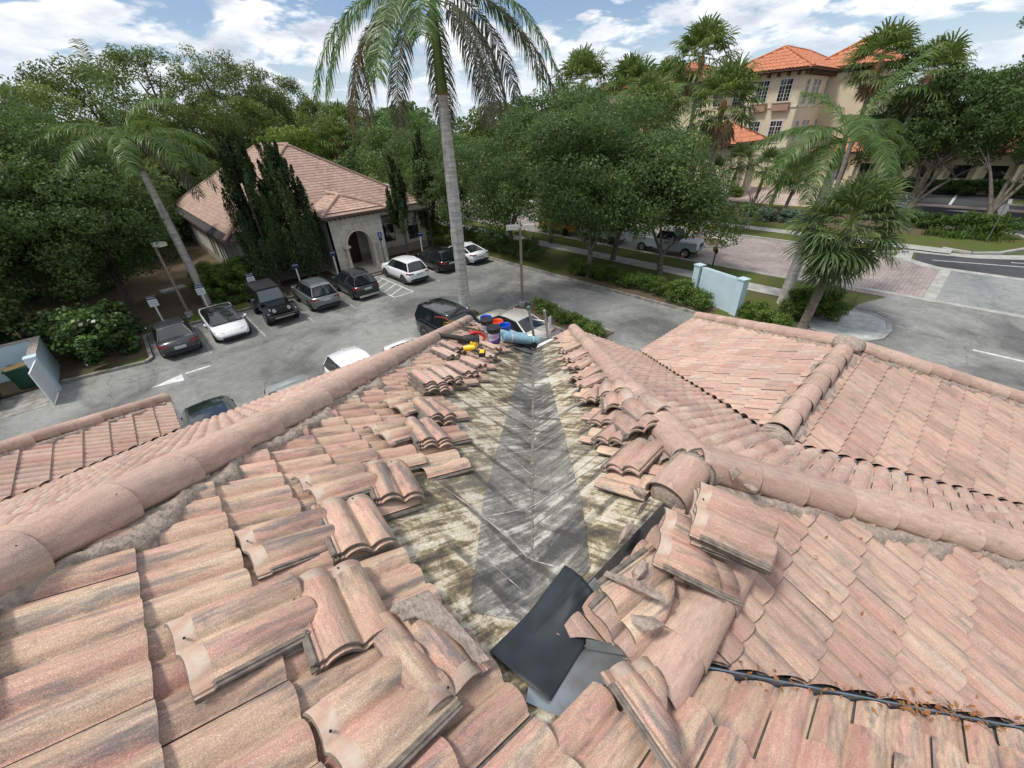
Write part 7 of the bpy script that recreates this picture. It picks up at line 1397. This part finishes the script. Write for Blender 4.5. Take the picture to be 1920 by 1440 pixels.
ridge_tube(CL, OC, [(11.0, 32.8, 4.64), (13.6, 35.37, 5.64), (13.6, 37.8, 5.64)], .15, T_CAP); ridge_tube(CL, OC, [(16.2, 32.8, 4.64), (13.6, 35.37, 5.64)], .15, T_CAP)
def arched_window(x0, x1, z0, z1, arch=True):
    y = Y0; cx = (x0+x1)/2; hw = (x1-x0)/2
    w_ = CB(); w_.bx(x0, x1, y-.03, y+.02, z0, z1); o = w_.build('window', M_DARKWIN, CL)
    f = CB()
    for s in (-1, 1): f.bx(cx+s*(hw+.12)-.10, cx+s*(hw+.12)+.10, y-.12, y-.001, z0-.05, z1+.02)
    f.bx(x0-.3, x1+.3, y-.16, y-.001, z1+.021, z1+.17); f.bx(x0-.3, x1+.3, y-.18, y-.001, z0-.20, z0-.051)
    if arch: ring(f, cx, y, z1+.17, hw+.02, hw+.24, .09, .09, 12)
    f.build('window_surround', M_TRIM, o); f = CB(); f.bx(x0-.25, x1+.25, y-.07, y-.001, .78, z0-.201); f.build('apron_panel', M_TRIM, o)
arched_window(16.9, 18.0, 1.3, 2.75); arched_window(19.4, 20.5, 1.1, 2.3); arched_window(9.4, 10.3, 1.3, 2.6, False)
for y in (37.6, 40.2, 42.9, 46.5):
    w_ = CB(); w_.bx(X0-.03, X0+.02, y, y+.95, .95, 3.0); o = w_.build('window', M_DARKWIN, CL); f = CB(); f.bx(X0-.12, X0-.001, y-.35, y-.001, .8, 3.3); f.bx(X0-.12, X0-.001, y+.951, y+1.3, .8, 3.3); f.build('window_pier', M_CREAM, o)
# hvac unit beside it
root = thing('air_conditioner', 'black air conditioning unit beside the clinic side windows', 'air conditioner', (4.3, 42.0, .06)); b = MB(); b.bx(-.4, .4, -.4, .4, 0, .9, 0); b.lathe((0, 0, .9), [(.33, .0), (.33, .05), (.1, .07), (0, .07)], 14, 1)
for k in range(8): b.bx(-.42, .42, -.42, .42, .08+k*.1, .11+k*.1, 1)
b.build('casing', [M_BLACKP, M_GALV], root)
# ---------------------------------------------------------------- yellow three storey building
M_YELW = mat('butter_yellow_render', (.62, .56, .40), .9, var=.05, scale=.6); M_YTRIM = mat('cream_trim', (.66, .63, .54), .8, var=.05); M_BRACK = mat('dark_timber', (.10, .05, .03), .8)
def otile():
    m, t, b = base_mat('orange_barrel_tiles', .8, 0, .25); v = posvec(t); c = ramp(t, noise(t, v, 2.6, 4, .7), [(.3, (.36, .12, .065)), (.5, (.50, .20, .11)), (.7, (.56, .28, .17))]); t.links.new(c, b.inputs['Base Color']); return m
M_OTILE = otile()
def barrel_roof(name, p, parent, org, pitch=.42, row=.9):
    """ribbed tile slope on a planar polygon: p = [eaveL, eaveR, topR, topL] 3D; ribs run up the slope, each course stepped"""
    eL, eR, tR, tL = [Vector(q) for q in p]; n = (eR-eL).cross(tL-eL).normalized()
    if n.z < 0: n = -n
    ax = (eR-eL); Lw = ax.length; ax.normalize(); upv = n.cross(ax); 
    if upv.z < 0: upv = -upv
    H_ = (tL-eL).dot(upv); a0, a1 = 0.0, (tL-eL).dot(ax); b0, b1 = Lw, (tR-eL).dot(ax); nr = max(1, int(H_/row)); b_ = MB(org=org)
    for r in range(nr):
        h0, h1 = H_*r/nr, H_*(r+1)/nr; k = int(Lw/pitch)
        for i in range(k+1):
            u = i*pitch
            lo0, hi0 = a0+(a1-a0)*h0/H_, b0+(b1-b0)*h0/H_; lo1, hi1 = a0+(a1-a0)*h1/H_, b0+(b1-b0)*h1/H_
            c0 = min(max(u, lo0), hi0); c1 = min(max(u+pitch, lo0), hi0)
            if u+pitch/2 < max(lo0, lo1)-.2 or u+pitch/2 > min(hi0, hi1)+.2: continue
            vs = []
            for (h, lift) in ((h0, .05), (h1, .0)):
                for du, hz in ((0, 0), (.10, .09), (.24, .09), (.34, 0), (pitch, 0)): vs.append(eL+ax*(u+du)+upv*h+n*(hz+lift+.02))
            b_.add(vs, [(j, j+1, 5+j+1, 5+j) for j in range(4)]+[(0, 4, 3, 2, 1)], 0)
    b_.add([eL, eR, tR, tL], [(0, 1, 2, 3)], 0)
    return b_.build(name, M_OTILE, parent)
OY = (84, 30, 0); YB = thing('yellow_building', 'three storey butter yellow building with orange tiled hip roofs', 'building', OY)
def YM(): return MB(org=OY)
b = YM(); b.bx(75.8, 96, 23.3, 30.6, 0, 14.3); b.bx(77.5, 97, 30.6, 60, 0, 14.2); b.bx(87, 100, 17, 23.3, 0, 14.2); b.build('wall', M_YELW, YB)
b = YM(); b.bx(75.7, 75.8, 23.2, 30.6, 10.2, 10.4); b.bx(75.72, 75.8, 23.2, 30.6, 5.2, 5.5); b.bx(75.7, 96, 23.2, 23.3, 10.2, 10.4); b.build('string_course', M_YTRIM, YB)
def hip(x0, x1, y0, y1, ze, rise, nm='roof_slope'):
    w = min(x1-x0, y1-y0)/2
    if x1-x0 > y1-y0: r0, r1 = (x0+w, (y0+y1)/2), (x1-w, (y0+y1)/2)
    else: r0, r1 = ((x0+x1)/2, y0+w), ((x0+x1)/2, y1-w)
    zt = ze+rise; A_, B_, C_, D_ = (x0, y0, ze), (x1, y0, ze), (x1, y1, ze), (x0, y1, ze); p, q = (*r0, zt), (*r1, zt)
    if x1-x0 > y1-y0: S_ = [(A_, B_, q, p), (B_, C_, q, q), (C_, D_, p, q), (D_, A_, p, p)]
    else: S_ = [(A_, B_, p, p), (B_, C_, q, p), (C_, D_, q, q), (D_, A_, p, q)]
    return S_, p, q
def hip_roof(x0, x1, y0, y1, ze, rise, parent, org, oh=.0):
    S_, p, q = hip(x0, x1, y0, y1, ze, rise)
    for s_ in S_: barrel_roof('roof_slope', s_, parent, org)
    for c in ((x0, y0), (x1, y0), (x1, y1), (x0, y1)):
        t = p if math.dist(c, p[:2]) < math.dist(c, q[:2]) else q; ridge_tube(parent, org, [(c[0], c[1], ze+.05), (t[0], t[1], t[2]+.05)], .16, M_OTILE)
    if math.dist(p, q) > .5: ridge_tube(parent, org, [(p[0], p[1], p[2]+.05), (q[0], q[1], q[2]+.05)], .16, M_OTILE)
    b_ = MB(org=org); b_.bx(x0+.05, x1-.05, y0+.05, y1-.05, ze-.22, ze-.02); b_.build('eave_board', M_BRACK, parent)
hip_roof(74.6, 97, 22.2, 34.5, 14.6, 3.0, YB, OY); hip_roof(76.3, 98, 34.6, 61, 14.5, 3.2, YB, OY); hip_roof(86, 101, 15.6, 26.5, 14.9, 3.4, YB, OY)
for y in np.arange(22.8, 31, 1.25): b = YM(); b.bx(74.9, 75.79, y-.11, y+.11, 13.85, 14.36); b.build('rafter_end', M_BRACK, YB)
for x in np.arange(75.6, 95, 1.0): b = YM(); b.bx(x-.11, x+.11, 22.4, 23.29, 13.85, 14.36); b.build('rafter_end', M_BRACK, YB)

M_MULL = mat('white_mullion', (.62, .64, .64), .5)
def ywin(x, y0, y1, z0, z1, box=False, face='x'):
    fr = YM(); w_ = YM()
    def B_(bb, a0, a1, c0, c1, d0, d1):
        if face == 'x': bb.bx(x-d1, x-d0, a0, a1, c0, c1)
        else: bb.bx(a0, a1, x-d1, x-d0, c0, c1)
    B_(w_, y0, y1, z0, z1, -.02, .03); o = w_.build('window', M_DARKWIN, YB)
    for (a0, a1, c0, c1) in ((y0-.14, y0-.001, z0-.1, z1+.1), (y1+.001, y1+.14, z0-.1, z1+.1), (y0, y1, z1+.001, z1+.12), (y0-.2, y1+.2, z0-.22, z0-.101)): B_(fr, a0, a1, c0, c1, -.01, .08)
    m_ = (y0+y1)/2; B_(fr, m_-.05, m_+.05, z0, z1, .031, .06); B_(fr, y0, m_-.051, z1-(z1-z0)*.28, z1-(z1-z0)*.28+.08, .031, .06); B_(fr, m_+.051, y1, z1-(z1-z0)*.28, z1-(z1-z0)*.28+.08, .031, .06)
    for k in (1, 2, 3): B_(fr, y0, m_-.051, z0+(z1-z0)*.17*k, z0+(z1-z0)*.17*k+.03, .031, .045); B_(fr, m_+.051, y1, z0+(z1-z0)*.17*k, z0+(z1-z0)*.17*k+.03, .031, .045)
    for k in ((y0+m_)/2, (y1+m_)/2): B_(fr, k-.02, k+.02, z0, z1, .0455, .058)
    fr.build('window_frame', M_MULL, o)
    if box:
        bb = YM(); B_(bb, y0-.35, y1+.35, z0-1.15, z0-.25, .085, .5); o2 = bb.build('balcony_box', mat('terracotta_pink', (.42, .29, .22), .8), YB); bb = YM()
        for k in range(9): kk = y0-.3+(y1-y0+.6)*k/8; B_(bb, kk-.03, kk+.03, z0-1.1, z0-.35, .501, .55)
        B_(bb, y0-.42, y1+.42, z0-.249, z0-.16, .08, .58); bb.build('baluster', mat('terracotta_pink', (.42, .29, .22)), o2)
for y in (24.6, 27.6): ywin(75.8, y, y+1.5, 11.0, 13.5, True); ywin(75.8, y, y+1.5, 6.1, 8.6)
for x in (77.3, 80.2, 82.0, 86, 89): ywin(23.3, x, x+1.1, 10.6, 13.4, face='y'); ywin(23.3, x, x+1.1, 6.0, 8.5, face='y')
for y in (31.6, 34.6, 38, 42, 46): ywin(77.5, y, y+1.4, 10.9, 13.4)
# loggia arches on the recessed wing
for y in (31.4, 33.7, 36.0, 38.3):
    b = YM(); n = 10; pts = [(y, 5.7), (y+1.6, 5.7), (y+1.6, 7.9)]+[(y+.8+.8*math.cos(math.pi*i/n), 7.9+.8*math.sin(math.pi*i/n)) for i in range(1, n)]+[(y, 7.9)]; b.add([(77.46, a, c) for a, c in pts], [tuple(reversed(range(len(pts))))]); o = b.build('window', M_DARKWIN, YB)
    b = YM(); b.lathe((77.3, y-.35, 5.6), [(.16, 0), (.12, .1), (.11, 1.9), (.18, 2.1), (.18, 2.25)], 8); b.build('column', M_YTRIM, YB)
# low wing
b = YM(); b.bx(80.5, 84, -18, 23, 0, 4.2); b.bx(79.5, 80.2, -14, 10, 0, 1.5); b.build('low_wing_wall', M_YELW, YB); hip_roof(79.4, 90, -19, 20.8, 4.5, 2.2, YB, OY)
for y in np.arange(-16, 18, 3.2):
    b = YM(); b.bx(80.46, 80.52, y, y+1.6, .9, 3.1); b.build('window', M_DARKWIN, YB)
    b = YM(); b.bx(79.9, 80.49, y-1.05, y-.55, 1.52, 4.18); b.build('pier', M_YELW, YB)
b = YM(); b.bx(79.35, 80.35, -14.1, 10.1, 1.5, 1.62); b.build('wall_coping', M_YTRIM, YB)
# entrance canopy
OCN = (67, 28, 0); CN = thing('entrance_canopy', 'arched yellow entrance canopy with an orange pyramid roof', 'canopy', OCN); b = MB(org=OCN); zt = 6.35
def aw_(b, face, c, lo, hi, z0, z1, arcs, th):
    for i, (cc, hw, sp) in enumerate(arcs):
        a0 = lo if i == 0 else (arcs[i-1][0]+cc)/2; a1 = hi if i == len(arcs)-1 else (arcs[i+1][0]+cc)/2; t = MB(); arch_wall(t, a0, a1, 0, z0, z1, cc, hw, sp, th, 0, 10)
        if face == 'x': b.add([(c+y, -x, z) for x, y, z in t.v] if False else [(c+y, x, z) for x, y, z in t.v], [tuple(reversed(f)) for f in t.f], 0)
        else: b.add([(x, c+y, z) for x, y, z in t.v], t.f, 0)
aw_(b, 'x', 62.9, 25.5, 31.0, 0, zt, [(26.9, 1.0, 3.6), (29.6, 1.0, 3.6)], .4); aw_(b, 'y', 25.5, 63.31, 71.0, 0, zt, [(65.3, 1.15, 3.6), (69.0, 1.15, 3.6)], .4); aw_(b, 'y', 30.6, 63.31, 71.0, 0, zt, [(65.3, 1.15, 3.6), (69.0, 1.15, 3.6)], .4)
b.build('arcade_wall', M_YELW, CN)
for x, y in ((62.75, 25.45), (62.75, 28.25), (62.75, 30.9), (67.15, 25.35), (70.9, 25.35)): b = MB(org=OCN); b.lathe((x, y, 0), [(.45, 0), (.45, .5), (.28, .7), (.25, 1.5), (.22, 3.3), (.32, 3.45), (.32, 3.6)], 12); b.build('column', M_YTRIM, CN)
hip_roof(62.0, 72.0, 24.7, 31.9, 6.5, 2.0, CN, OCN)
for y in np.arange(25, 31.6, .9): b = MB(org=OCN); b.bx(62.2, 62.89, y-.1, y+.1, 5.95, 6.3); b.build('rafter_end', M_BRACK, CN)
for x in np.arange(62.5, 71.5, .9): b = MB(org=OCN); b.bx(x-.1, x+.1, 24.85, 25.49, 5.95, 6.3); b.build('rafter_end', M_BRACK, CN)
# a further orange roof between the fan palms
OZ = (100, 52, 0)
# ============================================================ PERSON
def skin_mesh(name, joints, edges, m, parent, sub=2, org=(0, 0, 0)):
    me = bpy.data.meshes.new(name); me.from_pydata([j[:3] for j in joints], edges, []); o = link(name, me, parent)
    md = o.modifiers.new('Skin', 'SKIN'); md.use_smooth_shade = True
    for i, v in enumerate(me.skin_vertices[0].data): v.radius = (joints[i][3], joints[i][4] if len(joints[i]) > 4 else joints[i][3]); v.use_root = (i == 0)
    s_ = o.modifiers.new('Subsurf', 'SUBSURF'); s_.levels = sub; s_.render_levels = sub; me.materials.append(m); return o
M_SKIN = mat('skin', (.42, .24, .17), .6, var=.05); M_HAIR = mat('dark_hair', (.02, .012, .008), .6); M_SCRUB = mat('purple_scrubs', (.30, .24, .55), .85, var=.1, scale=8); M_SHOE = mat('white_shoe', (.70, .70, .70), .5)
PE = thing('person', 'person in purple scrubs walking along the far pavement', 'person', (46.2, 15.9, .09), R(92)); hgt = 1.0
J = [(0, 0, .94, .125, .16), (.01, 0, 1.12, .11, .15), (.02, 0, 1.32, .11, .18), (.02, 0, 1.44, .055, .06), (.03, 0, 1.54, .05, .05), (.035, 0, 1.63, .088, .075), (.03, 0, 1.72, .07, .06),
     (.02, .19, 1.39, .055), (-.07, .235, 1.12, .042), (.0, .24, .89, .032), (.03, .24, .82, .03), (.02, -.19, 1.39, .055), (.10, -.235, 1.13, .042), (.24, -.23, .95, .032), (.29, -.225, .90, .03),
     (0, .09, .88, .095), (.16, .10, .50, .065), (.24, .10, .10, .045), (.36, .10, .04, .04), (0, -.09, .88, .095), (-.02, -.10, .50, .065), (-.30, -.10, .16, .045), (-.24, -.10, .05, .038)]
skin_mesh('body', J, [(0, 1), (1, 2), (2, 3), (3, 4), (4, 5), (5, 6), (2, 7), (7, 8), (8, 9), (9, 10), (2, 11), (11, 12), (12, 13), (13, 14), (0, 15), (15, 16), (16, 17), (17, 18), (0, 19), (19, 20), (20, 21), (21, 22)], M_SKIN, PE)
for (hx, hy, hz, dx) in ((.03, .24, .82, .0), (.29, -.225, .90, .6)):      # fingers and thumb
    b = MB()
    for k in range(4): y0 = hy+(k-1.5)*.017; b.tube([(hx, y0, hz), (hx+.03+dx*.03, y0, hz-.04), (hx+.05+dx*.03, y0, hz-(.085 if 0 < k < 3 else .072))], [.010, .009, .006], 6)
    b.tube([(hx, hy-.03, hz+.03), (hx+.03, hy-.05, hz), (hx+.045, hy-.05, hz-.03)], [.011, .010, .007], 6); b.build('fingers', M_SKIN, PE)
skin_mesh('scrub_top', [(0, 0, .84, .155, .19), (0, 0, .96, .15, .185), (.01, 0, 1.15, .13, .175), (.02, 0, 1.34, .13, .20), (.02, 0, 1.43, .07, .09), (.02, .20, 1.38, .075), (-.03, .225, 1.24, .068), (.02, -.20, 1.38, .075), (.06, -.225, 1.25, .068)], [(0, 1), (1, 2), (2, 3), (3, 4), (3, 5), (5, 6), (3, 7), (7, 8)], M_SCRUB, PE)
skin_mesh('scrub_trousers', [(0, 0, .92, .14, .18), (0, .09, .86, .115), (.16, .10, .50, .085), (.235, .10, .12, .075), (0, -.09, .86, .115), (-.02, -.10, .50, .085), (-.29, -.10, .18, .075)], [(0, 1), (1, 2), (2, 3), (0, 4), (4, 5), (5, 6)], M_SCRUB, PE)
b = MB()
for (x, y, z, t) in ((.30, .10, .045, 0), (-.27, -.10, .075, .5)): b.add([(x-.12, y-.045, z-.045), (x+.14, y-.045, z-.045), (x+.14, y+.045, z-.045), (x-.12, y+.045, z-.045), (x-.11, y-.035, z+.05), (x+.06, y-.035, z+.03), (x+.06, y+.035, z+.03), (x-.11, y+.035, z+.05)], [(0, 1, 5, 4), (1, 2, 6, 5), (2, 3, 7, 6), (3, 0, 4, 7), (4, 5, 6, 7), (0, 3, 2, 1)])
b.build('shoes', M_SHOE, PE)
hr_ = blob('hair', (0.0, 0, 1.68), .105, M_HAIR, PE, 5, (1.0, .95, 1.05), .05, 0, 3); b = MB(); b.tube([(-.09, 0, 1.70), (-.15, 0, 1.62), (-.16, 0, 1.50)], [.035, .04, .015], 8); b.build('ponytail', M_HAIR, PE)
b = MB(); b.tube([(.115, 0, 1.63), (.145, 0, 1.605)], [.012, .016], 6)
for s in (1, -1): b.tube([(.03, s*.078, 1.65), (.03, s*.088, 1.62)], [.016, .012], 6)
b.build('nose_and_ears', M_SKIN, PE); b = MB()
for s in (1, -1): b.lathe((.118, s*.032, 1.645), [(0, -.007), (.008, 0), (0, .007)], 6)
b.bx(.118, .124, -.02, .02, 1.575, 1.581); b.build('eyes_and_mouth', M_HAIR, PE)
# ============================================================ THINGS ON THE ROOF
M_BLUEB = mat('blue_bucket_plastic', (.012, .09, .52), .4, var=.05); M_ORB = mat('orange_bucket_plastic', (.78, .10, .015), .4, var=.05); M_BKB = mat('black_bucket_plastic', (.012, .012, .015), .4); M_LBL = mat('pale_lilac_label', (.52, .50, .72), .6, var=.05); M_PUR = mat('purple_label_band', (.12, .04, .38), .6)
def bucket(lab, x, y, m, lid=False, label=False, grp='buckets standing on the tiles', tilt=(0, 0), face=R(225)):
    z = zs('s1', x, y)+.085; root = thing('bucket', lab, 'bucket', (x, y, z), face, grp); b = MB()
    b.lathe((0, 0, 0), [(0, 0), (.13, 0), (.132, .01), (.150, .28), (.152, .285), (.158, .29), (.158, .305), (.151, .31), (.153, .34), (.160, .345), (.160, .375), (.150, .375), (.146, .34), (.128, .02), (0, .015)], 24, 0); b.build('shell', m, root)
    b = MB(); pts = [(.16*math.cos(a), .16*math.sin(a), .33-.16*math.sin(a) if False else .33-.13*abs(math.sin(a))*(1 if True else 0)) for a in np.linspace(0, math.pi, 12)]; b.tube([(p_[0]*1.03, p_[1]*1.08, p_[2]) for p_ in pts], .004, 6); b.build('wire_handle', M_GALV, root)
    if lid: b = MB(); b.lathe((0, 0, 0), [(.167, .35), (.170, .385), (.160, .395), (.15, .388), (0, .388)], 24); b.build('lid', m, root)
    if label:
        b = MB(); n = 12; vs = []; 
        for i in range(n+1):
            a = -1.0+2.0*i/n
            for zz in (.05, .27): r_ = .1335+.0175*zz/.28*1.0+.002; vs.append((r_*math.cos(a), r_*math.sin(a), zz))
        b.add(vs, [(2*i, 2*i+2, 2*i+3, 2*i+1) for i in range(n)], 0); b.build('paper_label', M_LBL, root)
        b = MB(); vs = []
        for i in range(n+1):
            a = -1.0+2.0*i/n; zz1 = .05+.09*(i/n)
            for zz in (.052, zz1+.01): r_ = .1335+.0175*zz/.28+.0032; vs.append((r_*math.cos(a), r_*math.sin(a), zz))
        b.add(vs, [(2*i, 2*i+2, 2*i+3, 2*i+1) for i in range(n)], 0); b.build('purple_band', M_PUR, root)
        b = MB()
        for r_ in range(4):
            for k in range(5): a = -.7+k*.3+.05*r_; q = .1335+.0175*(.17+r_*.022)/.28+.0035; b.box((q*math.cos(a), q*math.sin(a), .17+r_*.022), (.002, .028, .008), a)
        b.build('label_print', mat('label_ink', (.16, .14, .34), .6), root)
    return root
bucket('front black lidded bucket with a lilac and purple label', 5.29, 6.60, M_BKB, True, True); bucket('rear black lidded bucket with a lilac and purple label', 5.85, 7.55, M_BKB, True, True)
bucket('right blue open bucket, next to the orange one', 6.20, 7.28, M_BLUEB); bucket('orange open bucket between the two blue ones', 6.30, 7.68, M_ORB); bucket('left blue open bucket behind the rear black one', 6.20, 8.02, M_BLUEB)
# yellow sacks and rolls
M_YPL = mat('yellow_plastic_sack', (.72, .50, .02), .45, var=.12, scale=8)
def sack(lab, x, y, l, r, ang, k):
    o = blob('yellow_sack', (x, y, zs('s1', x, y)+.08+r*.8), r, M_YPL, None, k, (l, 1, .8), .14, R(ang), 3); 
    for p_ in o.data.polygons: p_.use_smooth = True
    return tag(o, lab, 'sack', 'yellow plastic sacks')
sack('long yellow plastic sack lying behind the black buckets', 5.85, 7.15, 2.3, .13, -40, 1); sack('short yellow plastic sack just right of the blue bucket', 6.33, 7.02, 1.5, .10, -30, 2)
M_ROLL = mat('pale_blue_underlay', (.26, .44, .52), .5, col2=(.18, .33, .42), scale=10)
def roll(lab, a, c, r):
    root = thing('underlay_roll', lab, 'roll', a, 0, 'pale blue rolls at the eave'); A_, C_ = Vector(a), Vector(c); b = MB(org=a); b.tube([A_, C_], r, 22, cap=False); b.build('outer_wrap', M_ROLL, root)
    d = (C_-A_).normalized(); b = MB(org=a)
    for q in (A_+d*.004, C_-d*.004):
        u = d.cross(Vector((0, 0, 1))).normalized(); w = u.cross(d); pts = []
        for k in range(60): t = k/59; rr = r*(.32+.68*t); a_ = t*5*6.283; pts.append(q+u*rr*math.cos(a_)+w*rr*math.sin(a_))
        b.tube(pts, .006, 5)
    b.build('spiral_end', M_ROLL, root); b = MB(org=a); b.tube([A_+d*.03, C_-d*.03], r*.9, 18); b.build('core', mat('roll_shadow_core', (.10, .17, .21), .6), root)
    for t in (.22, .82): b = MB(org=a); b.tube([A_.lerp(C_, t-.012), A_.lerp(C_, t+.012)], r*1.015, 22, cap=False); b.build('white_strap', M_SIGNW, root)
roll('front pale blue underlay roll with two white straps', (5.72, 6.80, zs('s1', 5.72, 6.80)+.20), (6.62, 6.52, 5.05), .115)
roll('rear pale blue underlay roll with its spiral end to the left', (5.80, 7.06, zs('s1', 5.80, 7.06)+.20), (6.52, 6.84, 5.08), .115)
# piece of loose felt
def zs1(x, y): return zs('s1', x, y)
sheet_on('felt_scrap', [(5.75, 6.50), (6.0, 6.05), (6.50, 6.62), (6.45, 7.15)], mat('grey_felt', (.10, .105, .11), .8, var=.2), None, .025, zs1, 'crumpled dark grey felt scrap at the eave below the blue rolls', 'felt', .03)
# ladder
M_ALU = mat('aluminium', (.46, .47, .46), .4, metal=.7, var=.1); root = thing('ladder', 'aluminium ladder top sticking up past the eave behind the blue rolls', 'ladder', (6.9, 6.95, 0)); OL = (6.9, 6.95, 0)
la, lb = Vector((8.6, 7.75, 0)), Vector((6.86, 7.05, 5.72)); off = Vector((.16, -.40, 0))
for s in (0, 1): b = MB(org=OL); b.tube([la+off*s, lb+off*s], .034, 6); b.build('rail', M_ALU, root)
for k in range(19): t = .03+k*.0505; b = MB(org=OL); b.tube([la.lerp(lb, t), la.lerp(lb, t)+off], .018, 6); b.build('rung', M_ALU, root)
b = MB(org=OL); b.tube([lb+(lb-la).normalized()*-.02, lb+(lb-la).normalized()*.05], .045, 8); b.build('end_cap', mat('green_cap', (.06, .20, .15), .5), root)
root = thing('blower_cart', 'small dark wheeled tool case tilted at the foot of the ladder', 'tool case', (6.40, 6.72, zs('s1', 6.4, 6.72)+.08), R(-40)); b = MB(); b.add([(-.25, -.16, 0), (.2, -.16, 0), (.2, .16, 0), (-.25, .16, 0), (-.18, -.13, .22), (.08, -.13, .16), (.08, .13, .16), (-.18, .13, .22)], [(0, 1, 5, 4), (1, 2, 6, 5), (2, 3, 7, 6), (3, 0, 4, 7), (4, 5, 6, 7), (0, 3, 2, 1)]); b.build('case_body', mat('slate_plastic', (.05, .055, .06), .6), root)
for s in (1, -1): b = MB(); b.tube([(.2, s*.17, .08), (.2, s*.21, .08)], .085, 14); b.build('wheel', M_TYRE, root)
# leaf blower
M_REDP = mat('red_tool_plastic', (.52, .02, .02), .4); M_YTP = mat('yellow_tool_plastic', (.80, .52, .01), .4, var=.05)
z = zs('s1', 4.2, 6.0)+.20; root = thing('leaf_blower', 'cordless leaf blower with a long black tube and red and yellow body', 'leaf blower', (4.22, 6.02, z)); OB = (4.22, 6.02, z)
b = MB(org=OB); b.tube([(3.72, 6.42, z+.17), (3.80, 6.34, z+.14), (4.12, 6.06, z+.05)], [.052, .046, .058], 14, cap=False); b.tube([(3.72, 6.42, z+.17), (3.735, 6.41, z+.165)], [.058, .056], 14, cap=False); b.build('nozzle_tube', M_BLACKP, root)
b = MB(org=OB); b.tube([(4.10, 6.08, z+.05), (4.2, 5.99, z+.04), (4.34, 5.90, z+.02)], [.075, .10, .08], 14); b.build('fan_housing', M_BLACKP, root)
b = MB(org=OB); b.tube([(4.20, 6.04, z+.12), (4.30, 5.98, z+.16), (4.40, 5.91, z+.13), (4.46, 5.86, z+.05), (4.40, 5.83, z-.0)], [.03, .038, .032, .038, .028], 10); b.build('handle', M_REDP, root)
b = MB(org=OB); b.box((4.18, 5.86, z-.02), (.14, .12, .12), .6); b.build('battery', M_YTP, root); b = MB(org=OB); b.box((4.20, 5.85, z+.045), (.10, .10, .02), .6); b.build('battery_cap', M_BLACKP, root)
# drill
z = zs('s1', 3.66, 5.2)+.23; root = thing('impact_driver', 'yellow and black cordless drill lying on the stacked tiles', 'drill', (3.66, 5.2, z)); OD = (3.66, 5.2, z); b = MB(org=OD)
b.tube([(3.52, 5.36, z+.02), (3.56, 5.31, z+.03)], [.018, .03], 10); b.build('chuck', M_BLACKP, root); b = MB(org=OD); b.tube([(3.56, 5.31, z+.03), (3.62, 5.25, z+.04), (3.70, 5.17, z+.045)], [.045, .055, .05], 12); b.build('motor_housing', M_YTP, root)
b = MB(org=OD); b.tube([(3.64, 5.22, z+.02), (3.70, 5.12, z-.0), (3.72, 5.06, z-.02)], [.03, .028, .032], 8); b.build('grip', M_BLACKP, root); b = MB(org=OD); b.box((3.73, 5.02, z-.03), (.15, .11, .07), .8); b.build('battery', M_BLACKP, root); b = MB(org=OD); b.box((3.73, 5.02, z+.010), (.12, .08, .012), .8); b.build('battery_clip', M_YTP, root)
# tangle of tools and harness
root = thing('safety_harness', 'tangled safety harness and rope near the far end of the left hip', 'harness', (5.3, 7.7, zs('s1', 5.3, 7.7)+.08)); rs = random.Random(2)
for nm, mm, k in (('strap', mat('grey_webbing', (.12, .12, .10), .9), 5), ('yellow_strap', mat('dull_yellow_webbing', (.35, .26, .04), .9), 3), ('red_strap', mat('red_webbing', (.30, .04, .03), .9), 2)):
    b = MB(); 
    for j in range(k):
        q = Vector((rs.uniform(-.4, .3), rs.uniform(-.3, .4), .03)); pts = [q]
        for _ in range(7): q = q+Vector((rs.uniform(-.16, .2), rs.uniform(-.2, .16), 0)); pts.append(Vector((q.x, q.y, -.48*q.x+rs.uniform(.03, .12))))
        b.tube(pts, .016, 6)
    b.build(nm, mm, root)
z = zs('s1', 5.35, 7.15)+.10; root = thing('circular_saw', 'grey and black hand saw lying left of the rear black bucket', 'saw', (5.35, 7.2, z)); b = MB(); b.tube([(-.22, .10, .09), (-.05, .02, .06), (.08, -.05, .05)], [.03, .05, .045], 10); b.build('saw_body', M_BLACKP, root); b = MB(); b.add([(.06, -.06, .03), (.42, -.22, -.10), (.44, -.18, -.10), (.10, .02, .05), (.06, -.06, .036), (.42, -.22, -.094), (.44, -.18, -.094), (.10, .02, .056)], [(4, 5, 6, 7), (3, 2, 1, 0), (0, 1, 5, 4), (1, 2, 6, 5), (2, 3, 7, 6), (3, 0, 4, 7)]); b.build('blade', M_ALU, root)
z = zs('s1', 6.42, 6.95)+.1; root = thing('red_strap_bundle', 'bundle of red straps between the yellow sack and the ladder', 'strap', (6.42, 7.15, zs('s1', 6.42, 7.15)+.09)); b = MB(); rs = random.Random(9)
for j in range(4):
    q = Vector((0, 0, .02)); pts = []
    for _ in range(8): q = Vector((rs.uniform(-.12, .12), rs.uniform(-.18, .2), rs.uniform(.0, .08))); pts.append(q)
    b.tube(pts, .014, 6)
b.build('strap', mat('red_webbing', (.30, .04, .03)), root)
